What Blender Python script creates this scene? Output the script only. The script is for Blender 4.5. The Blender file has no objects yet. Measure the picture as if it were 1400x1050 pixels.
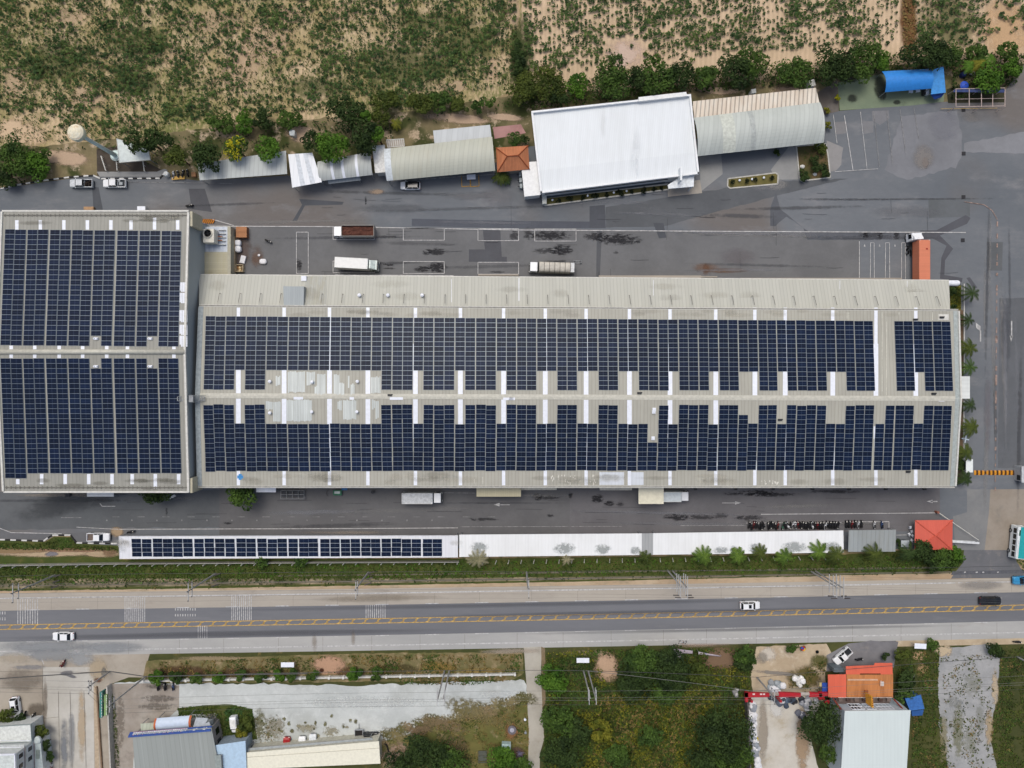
import bpy, bmesh, math, random
import numpy as np
from mathutils import Vector, noise as mnoise
from mathutils.geometry import tessellate_polygon

# basics
CAM_H = 160.0            # flying height of the camera, metres
SCALE = 0.17             # metres on the ground per unit of the site plan
PI = math.pi
SC = bpy.context.scene
COL = SC.collection
rnd = random.Random(11)
nrg = np.random.default_rng(5)

def W(u, v, z=0.0):
 """plan coordinates (u to the east, v to the south) of a point at height z -> metres"""
 k = SCALE * (CAM_H - z) / CAM_H
 return Vector(((u - 700) * k, (525 - v) * k, z))

def lin(c):
 if isinstance(c, str):
  c = tuple(int(c[i:i + 2], 16) for i in (0, 2, 4))
 out = []
 for x in c[:3]:
  x = x / 255.0
  out.append(x / 12.92 if x <= 0.04045 else ((x + 0.055) / 1.055) ** 2.4)
 return (out[0], out[1], out[2], 1.0)

# materials
class NT:
 def __init__(self, name):
  self.m = bpy.data.materials.new(name)
  self.m.use_nodes = True
  self.t = self.m.node_tree
  self.t.nodes.clear()
  self.out = self.t.nodes.new('ShaderNodeOutputMaterial')

 def n(self, kind, **kw):
  nd = self.t.nodes.new(kind)
  for k, v in kw.items():
   setattr(nd, k, v)
  return nd

 def l(self, a, b):
  self.t.links.new(a, b)

 def put(self, sock, val):
  if hasattr(val, 'is_linked') or isinstance(val, bpy.types.NodeSocket):
   self.l(val, sock)
  else:
   sock.default_value = val

 def math(self, op, a, b=0.0, c=None, clamp=False):
  nd = self.n('ShaderNodeMath', operation=op, use_clamp=clamp)
  self.put(nd.inputs[0], a)
  self.put(nd.inputs[1], b)
  if c is not None:
   self.put(nd.inputs[2], c)
  return nd.outputs[0]

 def mix(self, f, a, b, mode='MIX'):
  nd = self.n('ShaderNodeMix', data_type='RGBA', blend_type=mode)
  self.put(nd.inputs[0], f)
  self.put(nd.inputs[6], a)
  self.put(nd.inputs[7], b)
  return nd.outputs[2]

 def pos(self, scale=(1, 1, 1), rot=0.0):
  g = self.n('ShaderNodeNewGeometry')
  mp = self.n('ShaderNodeMapping')
  mp.inputs['Scale'].default_value = scale
  mp.inputs['Rotation'].default_value = (0, 0, rot)
  self.l(g.outputs['Position'], mp.inputs['Vector'])
  return mp.outputs[0]

 def noise(self, vec, scale, detail=4, rough=0.6):
  nd = self.n('ShaderNodeTexNoise')
  nd.inputs['Scale'].default_value = scale
  nd.inputs['Detail'].default_value = detail
  nd.inputs['Roughness'].default_value = rough
  self.l(vec, nd.inputs['Vector'])
  return nd.outputs['Fac']

 def ramp(self, fac, lo, hi):
  nd = self.n('ShaderNodeMapRange', interpolation_type='SMOOTHSTEP')
  self.l(fac, nd.inputs[0])
  nd.inputs[1].default_value = lo
  nd.inputs[2].default_value = hi
  return nd.outputs[0]

 def bsdf(self, color, rough=0.8, metal=0.0, spec=0.3, bump=None, bump_s=0.3, bump_d=0.05):
  b = self.n('ShaderNodeBsdfPrincipled')
  self.put(b.inputs['Base Color'], color)
  self.put(b.inputs['Roughness'], rough)
  b.inputs['Metallic'].default_value = metal
  b.inputs['Specular IOR Level'].default_value = spec
  if bump is not None:
   bp = self.n('ShaderNodeBump')
   bp.inputs['Strength'].default_value = bump_s
   bp.inputs['Distance'].default_value = bump_d
   self.l(bump, bp.inputs['Height'])
   self.l(bp.outputs[0], b.inputs['Normal'])
  return b.outputs[0]

 def done(self, sh):
  self.l(sh, self.out.inputs[0])
  return self.m

_M = {}

def plain(c, rough=0.6, spec=0.3, metal=0.0, name=None, var=0.10):
 """paint / plastic / metal with a faint worn mottling"""
 key = ('p', c if isinstance(c, str) else tuple(c), rough, spec, metal)
 if key in _M:
  return _M[key]
 t = NT(name or 'paint')
 col = lin(c)
 f = t.noise(t.pos(), 1.7, 5)
 d = tuple(x * (1 - var * 2) for x in col[:3]) + (1,)
 u = tuple(min(1, x * (1 + var * 0.6)) for x in col[:3]) + (1,)
 _M[key] = t.done(t.bsdf(t.mix(t.ramp(f, .3, .7), d, u), rough, metal, spec))
 return _M[key]

def ground_mat(name, c1, c2, s1=0.06, c3=None, s3=0.4, lo3=.55, hi3=.75, fine=0.25, sf=4.0, stretch=(1, 1, 1), rot=0.0, rough=0.9, c4=None, s4=.02, lo4=.5, hi4=.62):
 """weathered ground: two tones by a large noise, a third by a smaller one, and a grain"""
 t = NT(name)
 p = t.pos(stretch, rot)
 q = t.pos()
 col = t.mix(t.ramp(t.noise(p, s1, 6, .62), .35, .65), lin(c1), lin(c2))
 if c4:
  col = t.mix(t.ramp(t.noise(q, s4, 3, .5), lo4, hi4), col, lin(c4))
 if c3:
  col = t.mix(t.ramp(t.noise(p, s3, 6, .7), lo3, hi3), col, lin(c3))
 g = t.noise(q, sf, 3, .7)
 g2 = t.noise(p, sf * .22, 6, .75)
 k = t.math('MULTIPLY_ADD', t.math('MULTIPLY_ADD', g2, .7, t.math('MULTIPLY', g, .3)), 3 * fine, 1 - 1.5 * fine)
 mul = t.n('ShaderNodeVectorMath', operation='SCALE')
 t.l(col, mul.inputs[0])
 t.l(k, mul.inputs['Scale'])
 return t.done(t.bsdf(mul.outputs[0], rough, 0, .2, bump=g, bump_s=.25, bump_d=.06))

def sheet_mat(name, c, pitch=0.76, ang=0.0, seam=0.25, var=0.06, dirt=0.15, cd=None, rough=0.55, big=None, bigp=6.0, bigw=.12):
 """ribbed metal roofing; ribs run along the direction ang from +Y, seams every pitch metres"""
 t = NT(name)
 p = t.pos((1, 1, 1), ang)
 sx = t.n('ShaderNodeSeparateXYZ')
 t.l(p, sx.inputs[0])
 x = t.math('DIVIDE', sx.outputs[0], pitch)
 fr = t.math('FRACT', x)
 fl = t.math('FLOOR', x)
 tri = t.math('ABSOLUTE', t.math('SUBTRACT', fr, .5))
 line = t.ramp(tri, .36, .5)
 wn = t.n('ShaderNodeTexWhiteNoise', noise_dimensions='1D')
 t.l(fl, wn.inputs['W'])
 base = lin(c)
 cd = lin(cd) if cd else tuple(y * .72 for y in base[:3]) + (1,)
 st = t.noise(t.pos((1.0, .12, 1), ang), 1.1, 6, .7)
 bg = t.noise(t.pos(), .09, 4, .6)
 f = t.math('MULTIPLY', t.ramp(t.math('MULTIPLY', t.math('ADD', st, bg), .5), .38, .68), dirt * 3, clamp=True)
 col = t.mix(f, base, cd)
 k = t.math('MULTIPLY_ADD', wn.outputs[0], 2 * var, 1 - var)
 k = t.math('MULTIPLY', k, t.math('SUBTRACT', 1.0, t.math('MULTIPLY', line, seam)))
 if big:
  fr2 = t.math('FRACT', t.math('DIVIDE', sx.outputs[0], bigp))
  k = t.math('MULTIPLY', k, t.math('SUBTRACT', 1.0, t.math('MULTIPLY', t.ramp(fr2, 1 - bigw, 1), big)))
 mul = t.n('ShaderNodeVectorMath', operation='SCALE')
 t.l(col, mul.inputs[0])
 t.l(k, mul.inputs['Scale'])
 return t.done(t.bsdf(mul.outputs[0], rough, 0, .35, bump=tri, bump_s=.35, bump_d=.05))

def leaf_mat(name, c1, c2, c3=None, dry=.08):
 t = NT(name)
 g = t.n('ShaderNodeNewGeometry')
 r = g.outputs['Random Per Island']
 col = t.mix(r, lin(c1), lin(c2))
 if c3:
  col = t.mix(t.ramp(t.noise(t.pos(), .28, 4, .6), .45, .68), col, lin(c3))
 b = t.bsdf(col, .75, 0, .15)
 tr = t.n('ShaderNodeBsdfTranslucent')
 t.put(tr.inputs[0], col)
 mx = t.n('ShaderNodeMixShader')
 mx.inputs[0].default_value = .22
 t.l(b, mx.inputs[1])
 t.l(tr.outputs[0], mx.inputs[2])
 return t.done(mx.outputs[0])

def decal_mat(c, strength=.8, ns=.5, hard=2.0, rag=1.4, stretch=(1, 1, 1), square=False, rough=.9):
 key = ('d', str(c), strength, ns, hard, rag, stretch, square)
 if key in _M:
  return _M[key]
 t = NT('stain')
 uv = t.n('ShaderNodeUVMap')
 sx = t.n('ShaderNodeSeparateXYZ')
 t.l(uv.outputs[0], sx.inputs[0])
 ax, ay = t.math('ABSOLUTE', sx.outputs[0]), t.math('ABSOLUTE', sx.outputs[1])
 if square:
  r = t.math('POWER', t.math('ADD', t.math('POWER', ax, 6.0), t.math('POWER', ay, 6.0)), 1 / 6)
 else:
  r = t.math('SQRT', t.math('ADD', t.math('MULTIPLY', ax, ax), t.math('MULTIPLY', ay, ay)))
 n = t.noise(t.pos(stretch), ns, 6, .72)
 a = t.math('SUBTRACT', 1.0, r)
 env = t.math('MULTIPLY', a, 3.0, clamp=True)
 a = t.math('ADD', a, t.math('MULTIPLY', t.math('SUBTRACT', n, .5), rag * 2))
 a = t.math('MULTIPLY', t.math('MULTIPLY', t.math('MULTIPLY', a, hard, clamp=True), env), strength, clamp=True)
 g = t.noise(t.pos(), 3.0, 3, .7)
 mul = t.n('ShaderNodeVectorMath', operation='SCALE')
 mul.inputs[0].default_value = lin(c)[:3]
 t.l(t.math('MULTIPLY_ADD', g, .4, .8), mul.inputs['Scale'])
 b = t.bsdf(mul.outputs[0], rough, 0, .2)
 tr = t.n('ShaderNodeBsdfTransparent')
 mx = t.n('ShaderNodeMixShader')
 t.l(a, mx.inputs[0])
 t.l(tr.outputs[0], mx.inputs[1])
 t.l(b, mx.inputs[2])
 _M[key] = t.done(mx.outputs[0])
 return _M[key]

# mesh building
class MB:
 def __init__(self):
  self.v, self.f, self.mi, self.uv = [], [], [], []

 def add(self, vs, fs, m=0, uvs=None):
  o = len(self.v)
  self.v += [tuple(p) for p in vs]
  for i, f in enumerate(fs):
   self.f.append(tuple(o + k for k in f))
   self.mi.append(m if isinstance(m, int) else m[i])
   self.uv.append(uvs[i] if uvs else None)
  return self

 def quad(self, a, b, c, d, m=0, uv=None):
  return self.add([a, b, c, d], [(0, 1, 2, 3)], m, [uv] if uv else None)

 def hexa(self, lo, hi, m=0, ms=None, mb=None):
  """lo, hi: two rings of points, the lower and the upper, counter-clockwise seen from above"""
  n = len(lo)
  ms = m if ms is None else ms
  fs = [tuple(range(n, 2 * n)), tuple(range(n - 1, -1, -1))] + [(i, (i + 1) % n, n + (i + 1) % n, n + i) for i in range(n)]
  return self.add(list(lo) + list(hi), fs, [m, ms if mb is None else mb] + [ms] * n)

 def box(self, x0, x1, y0, y1, z0, z1, m=0, ms=None):
  r = [(x0, y0), (x1, y0), (x1, y1), (x0, y1)]
  return self.hexa([(x, y, z0) for x, y in r], [(x, y, z1) for x, y in r], m, ms)

 def obox(self, c, size, rot=0.0, m=0, ms=None, taper=1.0):
  cs, sn = math.cos(rot), math.sin(rot)
  lo, hi = [], []
  for sx, sy in ((-1, -1), (1, -1), (1, 1), (-1, 1)):
   for k, (lst, z) in enumerate(((lo, c[2]), (hi, c[2] + size[2]))):
    tt = taper if k else 1.0
    x, y = sx * size[0] / 2 * tt, sy * size[1] / 2 * tt
    lst.append((c[0] + x * cs - y * sn, c[1] + x * sn + y * cs, z))
  return self.hexa(lo, hi, m, ms)

 def tube(self, p0, p1, r0, r1=None, n=8, m=0, caps=True):
  r1 = r0 if r1 is None else r1
  p0, p1 = Vector(p0), Vector(p1)
  d = (p1 - p0).normalized()
  a = d.cross(Vector((0, 0, 1)) if abs(d.z) < .9 else Vector((1, 0, 0))).normalized()
  b = d.cross(a)
  vs = []
  for p, r in ((p0, r0), (p1, r1)):
   vs += [p + (a * math.cos(2 * PI * i / n) + b * math.sin(2 * PI * i / n)) * r for i in range(n)]
  fs = [(i, (i + 1) % n, n + (i + 1) % n, n + i) for i in range(n)]
  if caps:
   fs += [tuple(range(n - 1, -1, -1)), tuple(range(n, 2 * n))]
  return self.add(vs, fs, m)

 def path(self, pts, r, n=6, m=0):
  for a, b in zip(pts[:-1], pts[1:]):
   self.tube(a, b, r, r, n, m)
  return self

 def lathe(self, prof, c=(0, 0, 0), n=20, m=0, axis='z'):
  vs, fs = [], []
  for r, h in prof:
   for i in range(n):
    x, y = r * math.cos(2 * PI * i / n), r * math.sin(2 * PI * i / n)
    if axis == 'z':
     vs.append((c[0] + x, c[1] + y, c[2] + h))
    else:
     vs.append((c[0] + x, c[1] + h, c[2] + y))
  for k in range(len(prof) - 1):
   for i in range(n):
    fs.append((k * n + i, k * n + (i + 1) % n, (k + 1) * n + (i + 1) % n, (k + 1) * n + i))
  fs.append(tuple(range(n - 1, -1, -1)))
  o = (len(prof) - 1) * n
  fs.append(tuple(range(o, o + n)))
  return self.add(vs, fs, m)

 def rbox(self, c, size, bev=.08, seg=2, m=0, rot=0.0, top=(1, 1), shift=(0, 0)):
  """bevelled box, base centre c; its top may be scaled and shifted"""
  bm = bmesh.new()
  bmesh.ops.create_cube(bm, size=1)
  for v in bm.verts:
   up = v.co.z > 0
   v.co.x = v.co.x * size[0] * (top[0] if up else 1) + (shift[0] if up else 0)
   v.co.y = v.co.y * size[1] * (top[1] if up else 1) + (shift[1] if up else 0)
   v.co.z = (v.co.z + .5) * size[2]
  bmesh.ops.bevel(bm, geom=bm.edges[:], offset=bev, segments=seg, affect='EDGES', profile=.6)
  cs, sn = math.cos(rot), math.sin(rot)
  vs = [(c[0] + v.co.x * cs - v.co.y * sn, c[1] + v.co.x * sn + v.co.y * cs, c[2] + v.co.z) for v in bm.verts]
  bm.verts.index_update()
  fs = [tuple(v.index for v in f.verts) for f in bm.faces]
  bm.free()
  return self.add(vs, fs, m)

 def loft(self, secs, m=0):
  """rings of equal length -> closed skin with end caps"""
  n = len(secs[0])
  vs = [p for s in secs for p in s]
  fs = []
  for k in range(len(secs) - 1):
   for i in range(n):
    fs.append((k * n + i, k * n + (i + 1) % n, (k + 1) * n + (i + 1) % n, (k + 1) * n + i))
  fs.append(tuple(range(n - 1, -1, -1)))
  o = (len(secs) - 1) * n
  fs.append(tuple(range(o, o + n)))
  return self.add(vs, fs, m)

 def build(self, name, mats, parent=None, smooth=False, kind=None, fix=True):
  me = bpy.data.meshes.new(name)
  me.from_pydata(self.v, [], self.f)
  for m in (mats if isinstance(mats, (list, tuple)) else [mats]):
   me.materials.append(m)
  me.polygons.foreach_set('material_index', self.mi)
  if any(u is not None for u in self.uv):
   ul = me.uv_layers.new(name='UVMap')
   k = 0
   for f, u in zip(self.f, self.uv):
    for j in range(len(f)):
     ul.data[k].uv = u[j] if u else (0, 0)
     k += 1
  if smooth:
   me.polygons.foreach_set('use_smooth', [True] * len(me.polygons))
  if fix:
   bm = bmesh.new()
   bm.from_mesh(me)
   bmesh.ops.recalc_face_normals(bm, faces=bm.faces[:])
   bm.to_mesh(me)
   bm.free()
  o = bpy.data.objects.new(name, me)
  COL.objects.link(o)
  if parent is not None:
   o.parent = parent
   if parent.get('_world'):
    o.location = -parent.location
   elif parent.get('_worldpart'):
    pass
  if kind:
   o['kind'] = kind
  return o

def thing(name, label, cat, loc=(0, 0, 0), rotz=0.0, group=None, world=False):
 """an Empty at the base of a thing; world: its parts are written in world metres"""
 o = bpy.data.objects.new(name, None)
 o.empty_display_size = .3
 COL.objects.link(o)
 o.location = loc
 o.rotation_euler = (0, 0, rotz)
 o['label'] = label
 o['category'] = cat
 if group:
  o['group'] = group
 if world:
  o['_world'] = 1
 return o

def tag(o, label, cat, group=None):
 o['label'] = label
 o['category'] = cat
 if group:
  o['group'] = group
 return o

def sub(mb, name, mats, part, **kw):
 """a sub-part of a part (the part carries the offset already)"""
 return mb.build(name, mats, part, **kw)

def dup(root, loc, rotz, label, group=None):
 r = root.copy()
 COL.objects.link(r)
 r.location = loc
 r.rotation_euler = (0, 0, rotz)
 r['label'] = label
 if group:
  r['group'] = group
 for ch in list(root.children):
  c = ch.copy()
  COL.objects.link(c)
  c.parent = r
  for g in list(ch.children):
   d = g.copy()
   COL.objects.link(d)
   d.parent = c
 return r

def swap_mat(root, old, new):
 """give a copied thing a colour of its own (object-level slots keep the shared mesh)"""
 for ch in list(root.children) + [g for c in root.children for g in c.children]:
  for s in ch.material_slots:
   if s.material == old:
    s.link = 'OBJECT'
    s.material = new

def ragged(pts, amp, step, seed=0):
 """polygon outline with a wandering edge"""
 out = []
 n = len(pts)
 for i in range(n):
  a, b = Vector(pts[i]).to_2d(), Vector(pts[(i + 1) % n]).to_2d()
  L = (b - a).length
  k = max(1, int(L / step))
  nrm = Vector((-(b - a).y, (b - a).x)).normalized() if L > 0 else Vector((0, 0))
  for j in range(k):
   p = a.lerp(b, j / k)
   s = mnoise.noise((p.x * .11 + seed, p.y * .11, seed * 1.7)) + .6 * mnoise.noise((p.x * .5 + seed, p.y * .5, seed * 3.1))
   p = p + nrm * (s * amp)
   out.append((p.x, p.y))
 return out

def flat(name, pts, z, m, parent=None, kind=None, rag=0, step=6, seed=0, thick=0.0):
 """a sheet of ground, given by its plan outline"""
 pp = ragged(pts, rag, step, seed) if rag else pts
 ws = [W(u, v) for u, v in pp]
 ws = [(p.x, p.y, z) for p in ws]
 tris = tessellate_polygon([[Vector(p) for p in ws]])
 mb = MB()
 mb.add(ws, [tuple(t) for t in tris], 0)
 if thick:
  n = len(ws)
  lo = [(x, y, z - thick) for x, y, _ in ws]
  mb.add(ws + lo, [(i, (i + 1) % n, n + (i + 1) % n, n + i) for i in range(n)], 0)
 o = mb.build(name, m, parent, kind=kind)
 if o.data.polygons and sum(p.normal.z for p in o.data.polygons) < 0 and not thick:
  o.data.flip_normals()
 return o

_dz = [0]

def decal(name, parent, u, v, w, h, c, strength=.8, rot=0.0, z=.05, **kw):
 """a soft-edged stain or patch lying on the ground"""
 _dz[0] = (_dz[0] + 1) % 40
 p = W(u, v)
 a, b = w * SCALE / 2, h * SCALE / 2
 cs, sn = math.cos(rot), math.sin(rot)
 z = z + _dz[0] * .0007
 vs = [(p.x + x * cs - y * sn, p.y + x * sn + y * cs, z) for x, y in ((-a, -b), (a, -b), (a, b), (-a, b))]
 mb = MB().quad(*vs, 0, [(-1, -1), (1, -1), (1, 1), (-1, 1)])
 return mb.build(name, decal_mat(c, strength, **kw), parent, fix=False)

def stripe(mb, pts, w, z, m=0):
 """a painted line along plan points, w metres wide"""
 P = [W(u, v) for u, v in pts]
 for a, b in zip(P[:-1], P[1:]):
  d = (b - a)
  if d.length < 1e-6:
   continue
  n = Vector((-d.y, d.x, 0)).normalized() * (w / 2)
  e = d.normalized() * (w / 2) * 0
  mb.quad((a.x + n.x - e.x, a.y + n.y - e.y, z), (a.x - n.x - e.x, a.y - n.y - e.y, z), (b.x - n.x + e.x, b.y - n.y + e.y, z), (b.x + n.x + e.x, b.y + n.y + e.y, z), m)
 return mb

# leaves
def leaf_mesh(name, C, Nrm, S, mats, parent=None, aspect=.6, mi=None):
 """many leaf-shaped faces: centres C, normals Nrm, lengths S"""
 n = len(C)
 Nrm = Nrm / np.linalg.norm(Nrm, axis=1, keepdims=True)
 r = nrg.normal(size=(n, 3))
 T = np.cross(Nrm, r)
 T /= np.linalg.norm(T, axis=1, keepdims=True) + 1e-9
 B = np.cross(Nrm, T)
 s = S[:, None] * .5
 V = np.stack([C + T * s, C + B * s * aspect + Nrm * s * .25, C - T * s, C - B * s * aspect + Nrm * s * .25], 1).reshape(-1, 3)
 me = bpy.data.meshes.new(name)
 me.vertices.add(n * 4)
 me.vertices.foreach_set('co', V.astype(np.float32).ravel())
 me.loops.add(n * 4)
 me.loops.foreach_set('vertex_index', np.arange(n * 4, dtype=np.int32))
 me.polygons.add(n)
 me.polygons.foreach_set('loop_start', np.arange(0, n * 4, 4, dtype=np.int32))
 me.polygons.foreach_set('loop_total', np.full(n, 4, dtype=np.int32))
 for m in (mats if isinstance(mats, (list, tuple)) else [mats]):
  me.materials.append(m)
 if mi is not None:
  me.polygons.foreach_set('material_index', mi.astype(np.int32))
 me.update()
 me.validate()
 o = bpy.data.objects.new(name, me)
 COL.objects.link(o)
 if parent is not None:
  o.parent = parent
  if parent.get('_world'):
   o.location = -parent.location
 return o

def crown_points(c, rx, ry, rz, clumps, leaves, leaf, seed, flatness=.5):
 """leaf positions over the surfaces of many small clumps that fill an uneven dome"""
 g = np.random.default_rng(seed)
 th = g.uniform(0, 2 * PI, clumps)
 rr = np.sqrt(g.uniform(0, 1, clumps)) * .80
 ph = g.uniform(0, 2 * PI)
 lob = 1 + .16 * np.sin(2 * th + ph) + .13 * np.sin(3 * th + 2.1 * ph) + .07 * np.sin(5 * th + ph * 3)
 x, y = rr * np.cos(th) * lob, rr * np.sin(th) * lob
 z = np.sqrt(np.clip(1 - rr ** 2, 0, 1)) * (.55 + .45 * g.uniform(0, 1, clumps)) * 1.0
 cr = g.uniform(.24, .42, clumps) * min(rx, ry)
 ctr = np.stack([c[0] + x * rx, c[1] + y * ry, c[2] + (z - .3) * rz], 1)
 k = g.integers(0, clumps, leaves)
 d = g.normal(size=(leaves, 3))
 d[:, 2] = np.abs(d[:, 2]) * .9 - .15
 d /= np.linalg.norm(d, axis=1, keepdims=True)
 rad = cr[k] * g.uniform(.72, 1.08, leaves)
 P = ctr[k] + d * rad[:, None] * np.array([1, 1, .75])
 Nn = d + g.normal(size=(leaves, 3)) * .55 + np.array([0, 0, flatness])
 S = leaf * g.uniform(.6, 1.35, leaves)
 return P, Nn, S

BARK = None

def tree(name, label, u, v, rpx, h, mat, cat='tree', ry=None, group=None, leaf=.6, dens=1.0, seed=None, trunk=True, zc=None):
 """u, v, rpx: where its crown lies on the plan and how wide; h: height in metres"""
 global BARK
 BARK = BARK or plain('5a4a3a', .9, .1, name='bark')
 seed = int(u * 7 + v * 13) if seed is None else seed
 zc = h * .6 if zc is None else zc
 rx = rpx * SCALE * (CAM_H - zc) / CAM_H
 ryy = (ry * SCALE * (CAM_H - zc) / CAM_H) if ry else rx
 p = W(u, v, zc + (h - zc) * .5)
 root = thing(name, label, cat, (p.x, p.y, 0), group=group)
 area = rx * ryy * PI
 n = int(min(3800, area * 46 * dens * (.6 / leaf) ** 2 * .8)) + 60
 cl = int(min(60, 8 + area * .55))
 C, Nn, S = crown_points((0, 0, zc), rx * 1.0, ryy * 1.0, h - zc + .3, cl, n, leaf, seed)
 C[:, 2] = np.maximum(C[:, 2], .12)
 leaf_mesh('crown', C, Nn, S, mat, root)
 if trunk:
  g = random.Random(seed)
  mb = MB()
  r0 = max(.06, min(.35, h * .03))
  mb.tube((0, 0, 0), (0, 0, zc * .75), r0, r0 * .7, 8)
  for i in range(5):
   a = g.uniform(0, 2 * PI)
   q = Vector((math.cos(a) * rx * .55, math.sin(a) * ryy * .55, zc + (h - zc) * .3))
   mb.tube((0, 0, zc * g.uniform(.45, .72)), q, r0 * .5, r0 * .2, 6)
  mb.build('trunk' if cat == 'tree' else 'stem', BARK, root)
 return root

def in_poly(x, y, poly):
 ins = np.zeros(len(x), bool)
 j = len(poly) - 1
 for i in range(len(poly)):
  xi, yi = poly[i]
  xj, yj = poly[j]
  c = ((yi > y) != (yj > y)) & (x < (xj - xi) * (y - yi) / (yj - yi + 1e-12) + xi)
  ins ^= c
  j = i
 return ins

EXCL = [(828, 905, 18, 12), (834, 922, 13, 12), (985, 900, 26, 14), (450, 911, 28, 17), (88, 216, 36, 9), (625, 162, 50, 5), (690, 160, 24, 4), (415, 183, 22, 9), (700, 998, 9, 9)]   # bare spots

def scatter(name, poly, n, mats, size=.5, hmax=.5, seed=1, clump=.0, thr=None, label=None, cat=None, weights=None, up=.9, nscale=.05):
 """ground cover nobody could count: leaf faces over a plan polygon"""
 g = np.random.default_rng(seed)
 us, vs = [p[0] for p in poly], [p[1] for p in poly]
 U, V = g.uniform(min(us), max(us), n), g.uniform(min(vs), max(vs), n)
 k = in_poly(U, V, poly)
 for a, b, c, d in EXCL:
  k &= ((U - a) / c) ** 2 + ((V - b) / d) ** 2 > g.uniform(.3, 1.6, n)
 U, V = U[k], V[k]
 nz = np.array([mnoise.noise((a * nscale, b * nscale, seed)) + .6 * mnoise.noise((a * nscale * 3.3, b * nscale * 3.3, seed + 9)) for a, b in zip(U, V)])
 if thr is not None:
  k = nz > thr
  U, V, nz = U[k], V[k], nz[k]
 hh = hmax * np.clip(.55 + nz * .8, .1, 1.2) * g.uniform(.35, 1, len(U))
 C = np.stack([(U - 700) * SCALE, (525 - V) * SCALE, hh + .03], 1)
 Nn = g.normal(size=(len(U), 3)) * .6 + np.array([0, 0, up])
 S = size * g.uniform(.5, 1.4, len(U))
 mi = None
 if isinstance(mats, (list, tuple)) and len(mats) > 1:
  q = (nz - nz.min()) / (np.ptp(nz) + 1e-6) + g.normal(size=len(U)) * .12
  mi = np.clip((q * len(mats)).astype(int), 0, len(mats) - 1)
 o = leaf_mesh(name, C, Nn, S, mats, None, .55, mi)
 o['kind'] = 'stuff'
 if label:
  o['label'] = label
  o['category'] = cat or 'ground cover'
 return o
SKY_STRENGTH, SUN_STRENGTH, EXPOSURE = .115, 1.0, 0.2
# the setting: ground, field, yard, roads
M_soil = ground_mat('dry_ground', 'a08a6c', '7c7350', .05, c3='5f6338', s3=.25, lo3=.48, hi3=.62, fine=.3, sf=2.5)
GROUND = flat('ground', [(-5200, -5200), (6600, -5200), (6600, 6300), (-5200, 6300)], -.05, M_soil, kind='structure')

def field_mat(name, c1, c2, c3, lo3, hi3, pitch=1.1, ang=.03, furrow=.14):
 t = NT(name)
 p = t.pos((1, 1, 1), ang)
 sx = t.n('ShaderNodeSeparateXYZ')
 t.l(p, sx.inputs[0])
 wob = t.math('MULTIPLY', t.noise(t.pos(), .5, 3), .35)
 fr = t.math('FRACT', t.math('ADD', t.math('DIVIDE', sx.outputs[0], pitch), wob))
 tri = t.math('MULTIPLY', t.math('ABSOLUTE', t.math('SUBTRACT', fr, .5)), 2)
 col = t.mix(t.ramp(t.noise(t.pos(), .12, 5, .6), .38, .62), lin(c1), lin(c2))
 g = t.noise(t.pos((1, .45, 1)), 1.6, 6, .75)
 big = t.noise(t.pos(), .055, 4, .6)
 f = t.ramp(t.math('ADD', t.math('MULTIPLY', g, .55), t.math('MULTIPLY', big, .45)), lo3, hi3)
 col = t.mix(f, col, lin(c3))
 fine = t.noise(t.pos(), 5, 3, .7)
 k = t.math('MULTIPLY', t.math('MULTIPLY_ADD', fine, .5, .75), t.math('SUBTRACT', 1.06, t.math('MULTIPLY', tri, furrow)))
 mul = t.n('ShaderNodeVectorMath', operation='SCALE')
 t.l(col, mul.inputs[0])
 t.l(k, mul.inputs['Scale'])
 return t.done(t.bsdf(mul.outputs[0], .95, 0, .1, bump=tri, bump_s=.5, bump_d=.12))

M_fieldL = field_mat('weedy_field_soil', 'bfa98a', 'a0906a', '666c3e', .44, .62)
M_fieldR = field_mat('sandy_field_soil', 'c5ae92', 'b5a084', '98906a', .58, .78, furrow=.14)
FL = flat('field', [(-1500, -900), (706, -900), (712, 60), (722, 118), (640, 150), (560, 158), (450, 168), (360, 172), (200, 190), (130, 196), (60, 205), (-40, 200), (-1500, 200)], 0, M_fieldL, kind='structure', rag=3, seed=3)
FR = flat('field', [(706, -900), (2600, -900), (2600, 95), (1400, 92), (1300, 90), (1120, 100), (1000, 118), (850, 130), (722, 140), (712, 60)], .004, M_fieldR, kind='structure', rag=3, seed=4)
for (u, v, w, h, r, st) in [(330, 95, 110, 60, .4, .55), (365, 55, 90, 60, .2, .6), (120, 132, 60, 46, 0, .7), (28, 182, 95, 40, -.25, 1), (95, 22, 60, 30, 0, .5), (290, 30, 130, 40, 0, .5),
       (20, 110, 40, 60, 0, .5), (620, 118, 60, 20, 0, .6), (668, 95, 40, 40, 0, .6), (560, 85, 30, 24, 0, .5), (180, 165, 60, 12, 0, .5), (395, 20, 40, 30, 0, .5), (235, 75, 50, 40, .3, .35),
       (470, 18, 60, 26, 0, .4), (700, 20, 26, 60, 0, .7)]:
 decal('sand_patch', FL, u, v, w, h, 'c2aa8c', st * .95, r, z=.02, ns=.35, hard=2.2, rag=1.8, stretch=(1, .5, 1))
for (u, v, w, h, r) in [(85, 85, 130, 70, .2), (190, 60, 120, 60, 0), (560, 90, 200, 80, .1), (640, 60, 120, 60, 0), (180, 110, 110, 50, -.3), (440, 120, 120, 40, 0), (590, 30, 160, 40, 0)]:
 decal('weed_patch', FL, u, v, w, h, '48562e', .5, r, z=.05, ns=.4, hard=2, rag=1.6)
decal('dirt_track', FR, 1242, 30, 30, 140, '6b4c30', .9, 0, z=.03, ns=.3, hard=2, rag=.9, stretch=(1, .4, 1))
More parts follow.
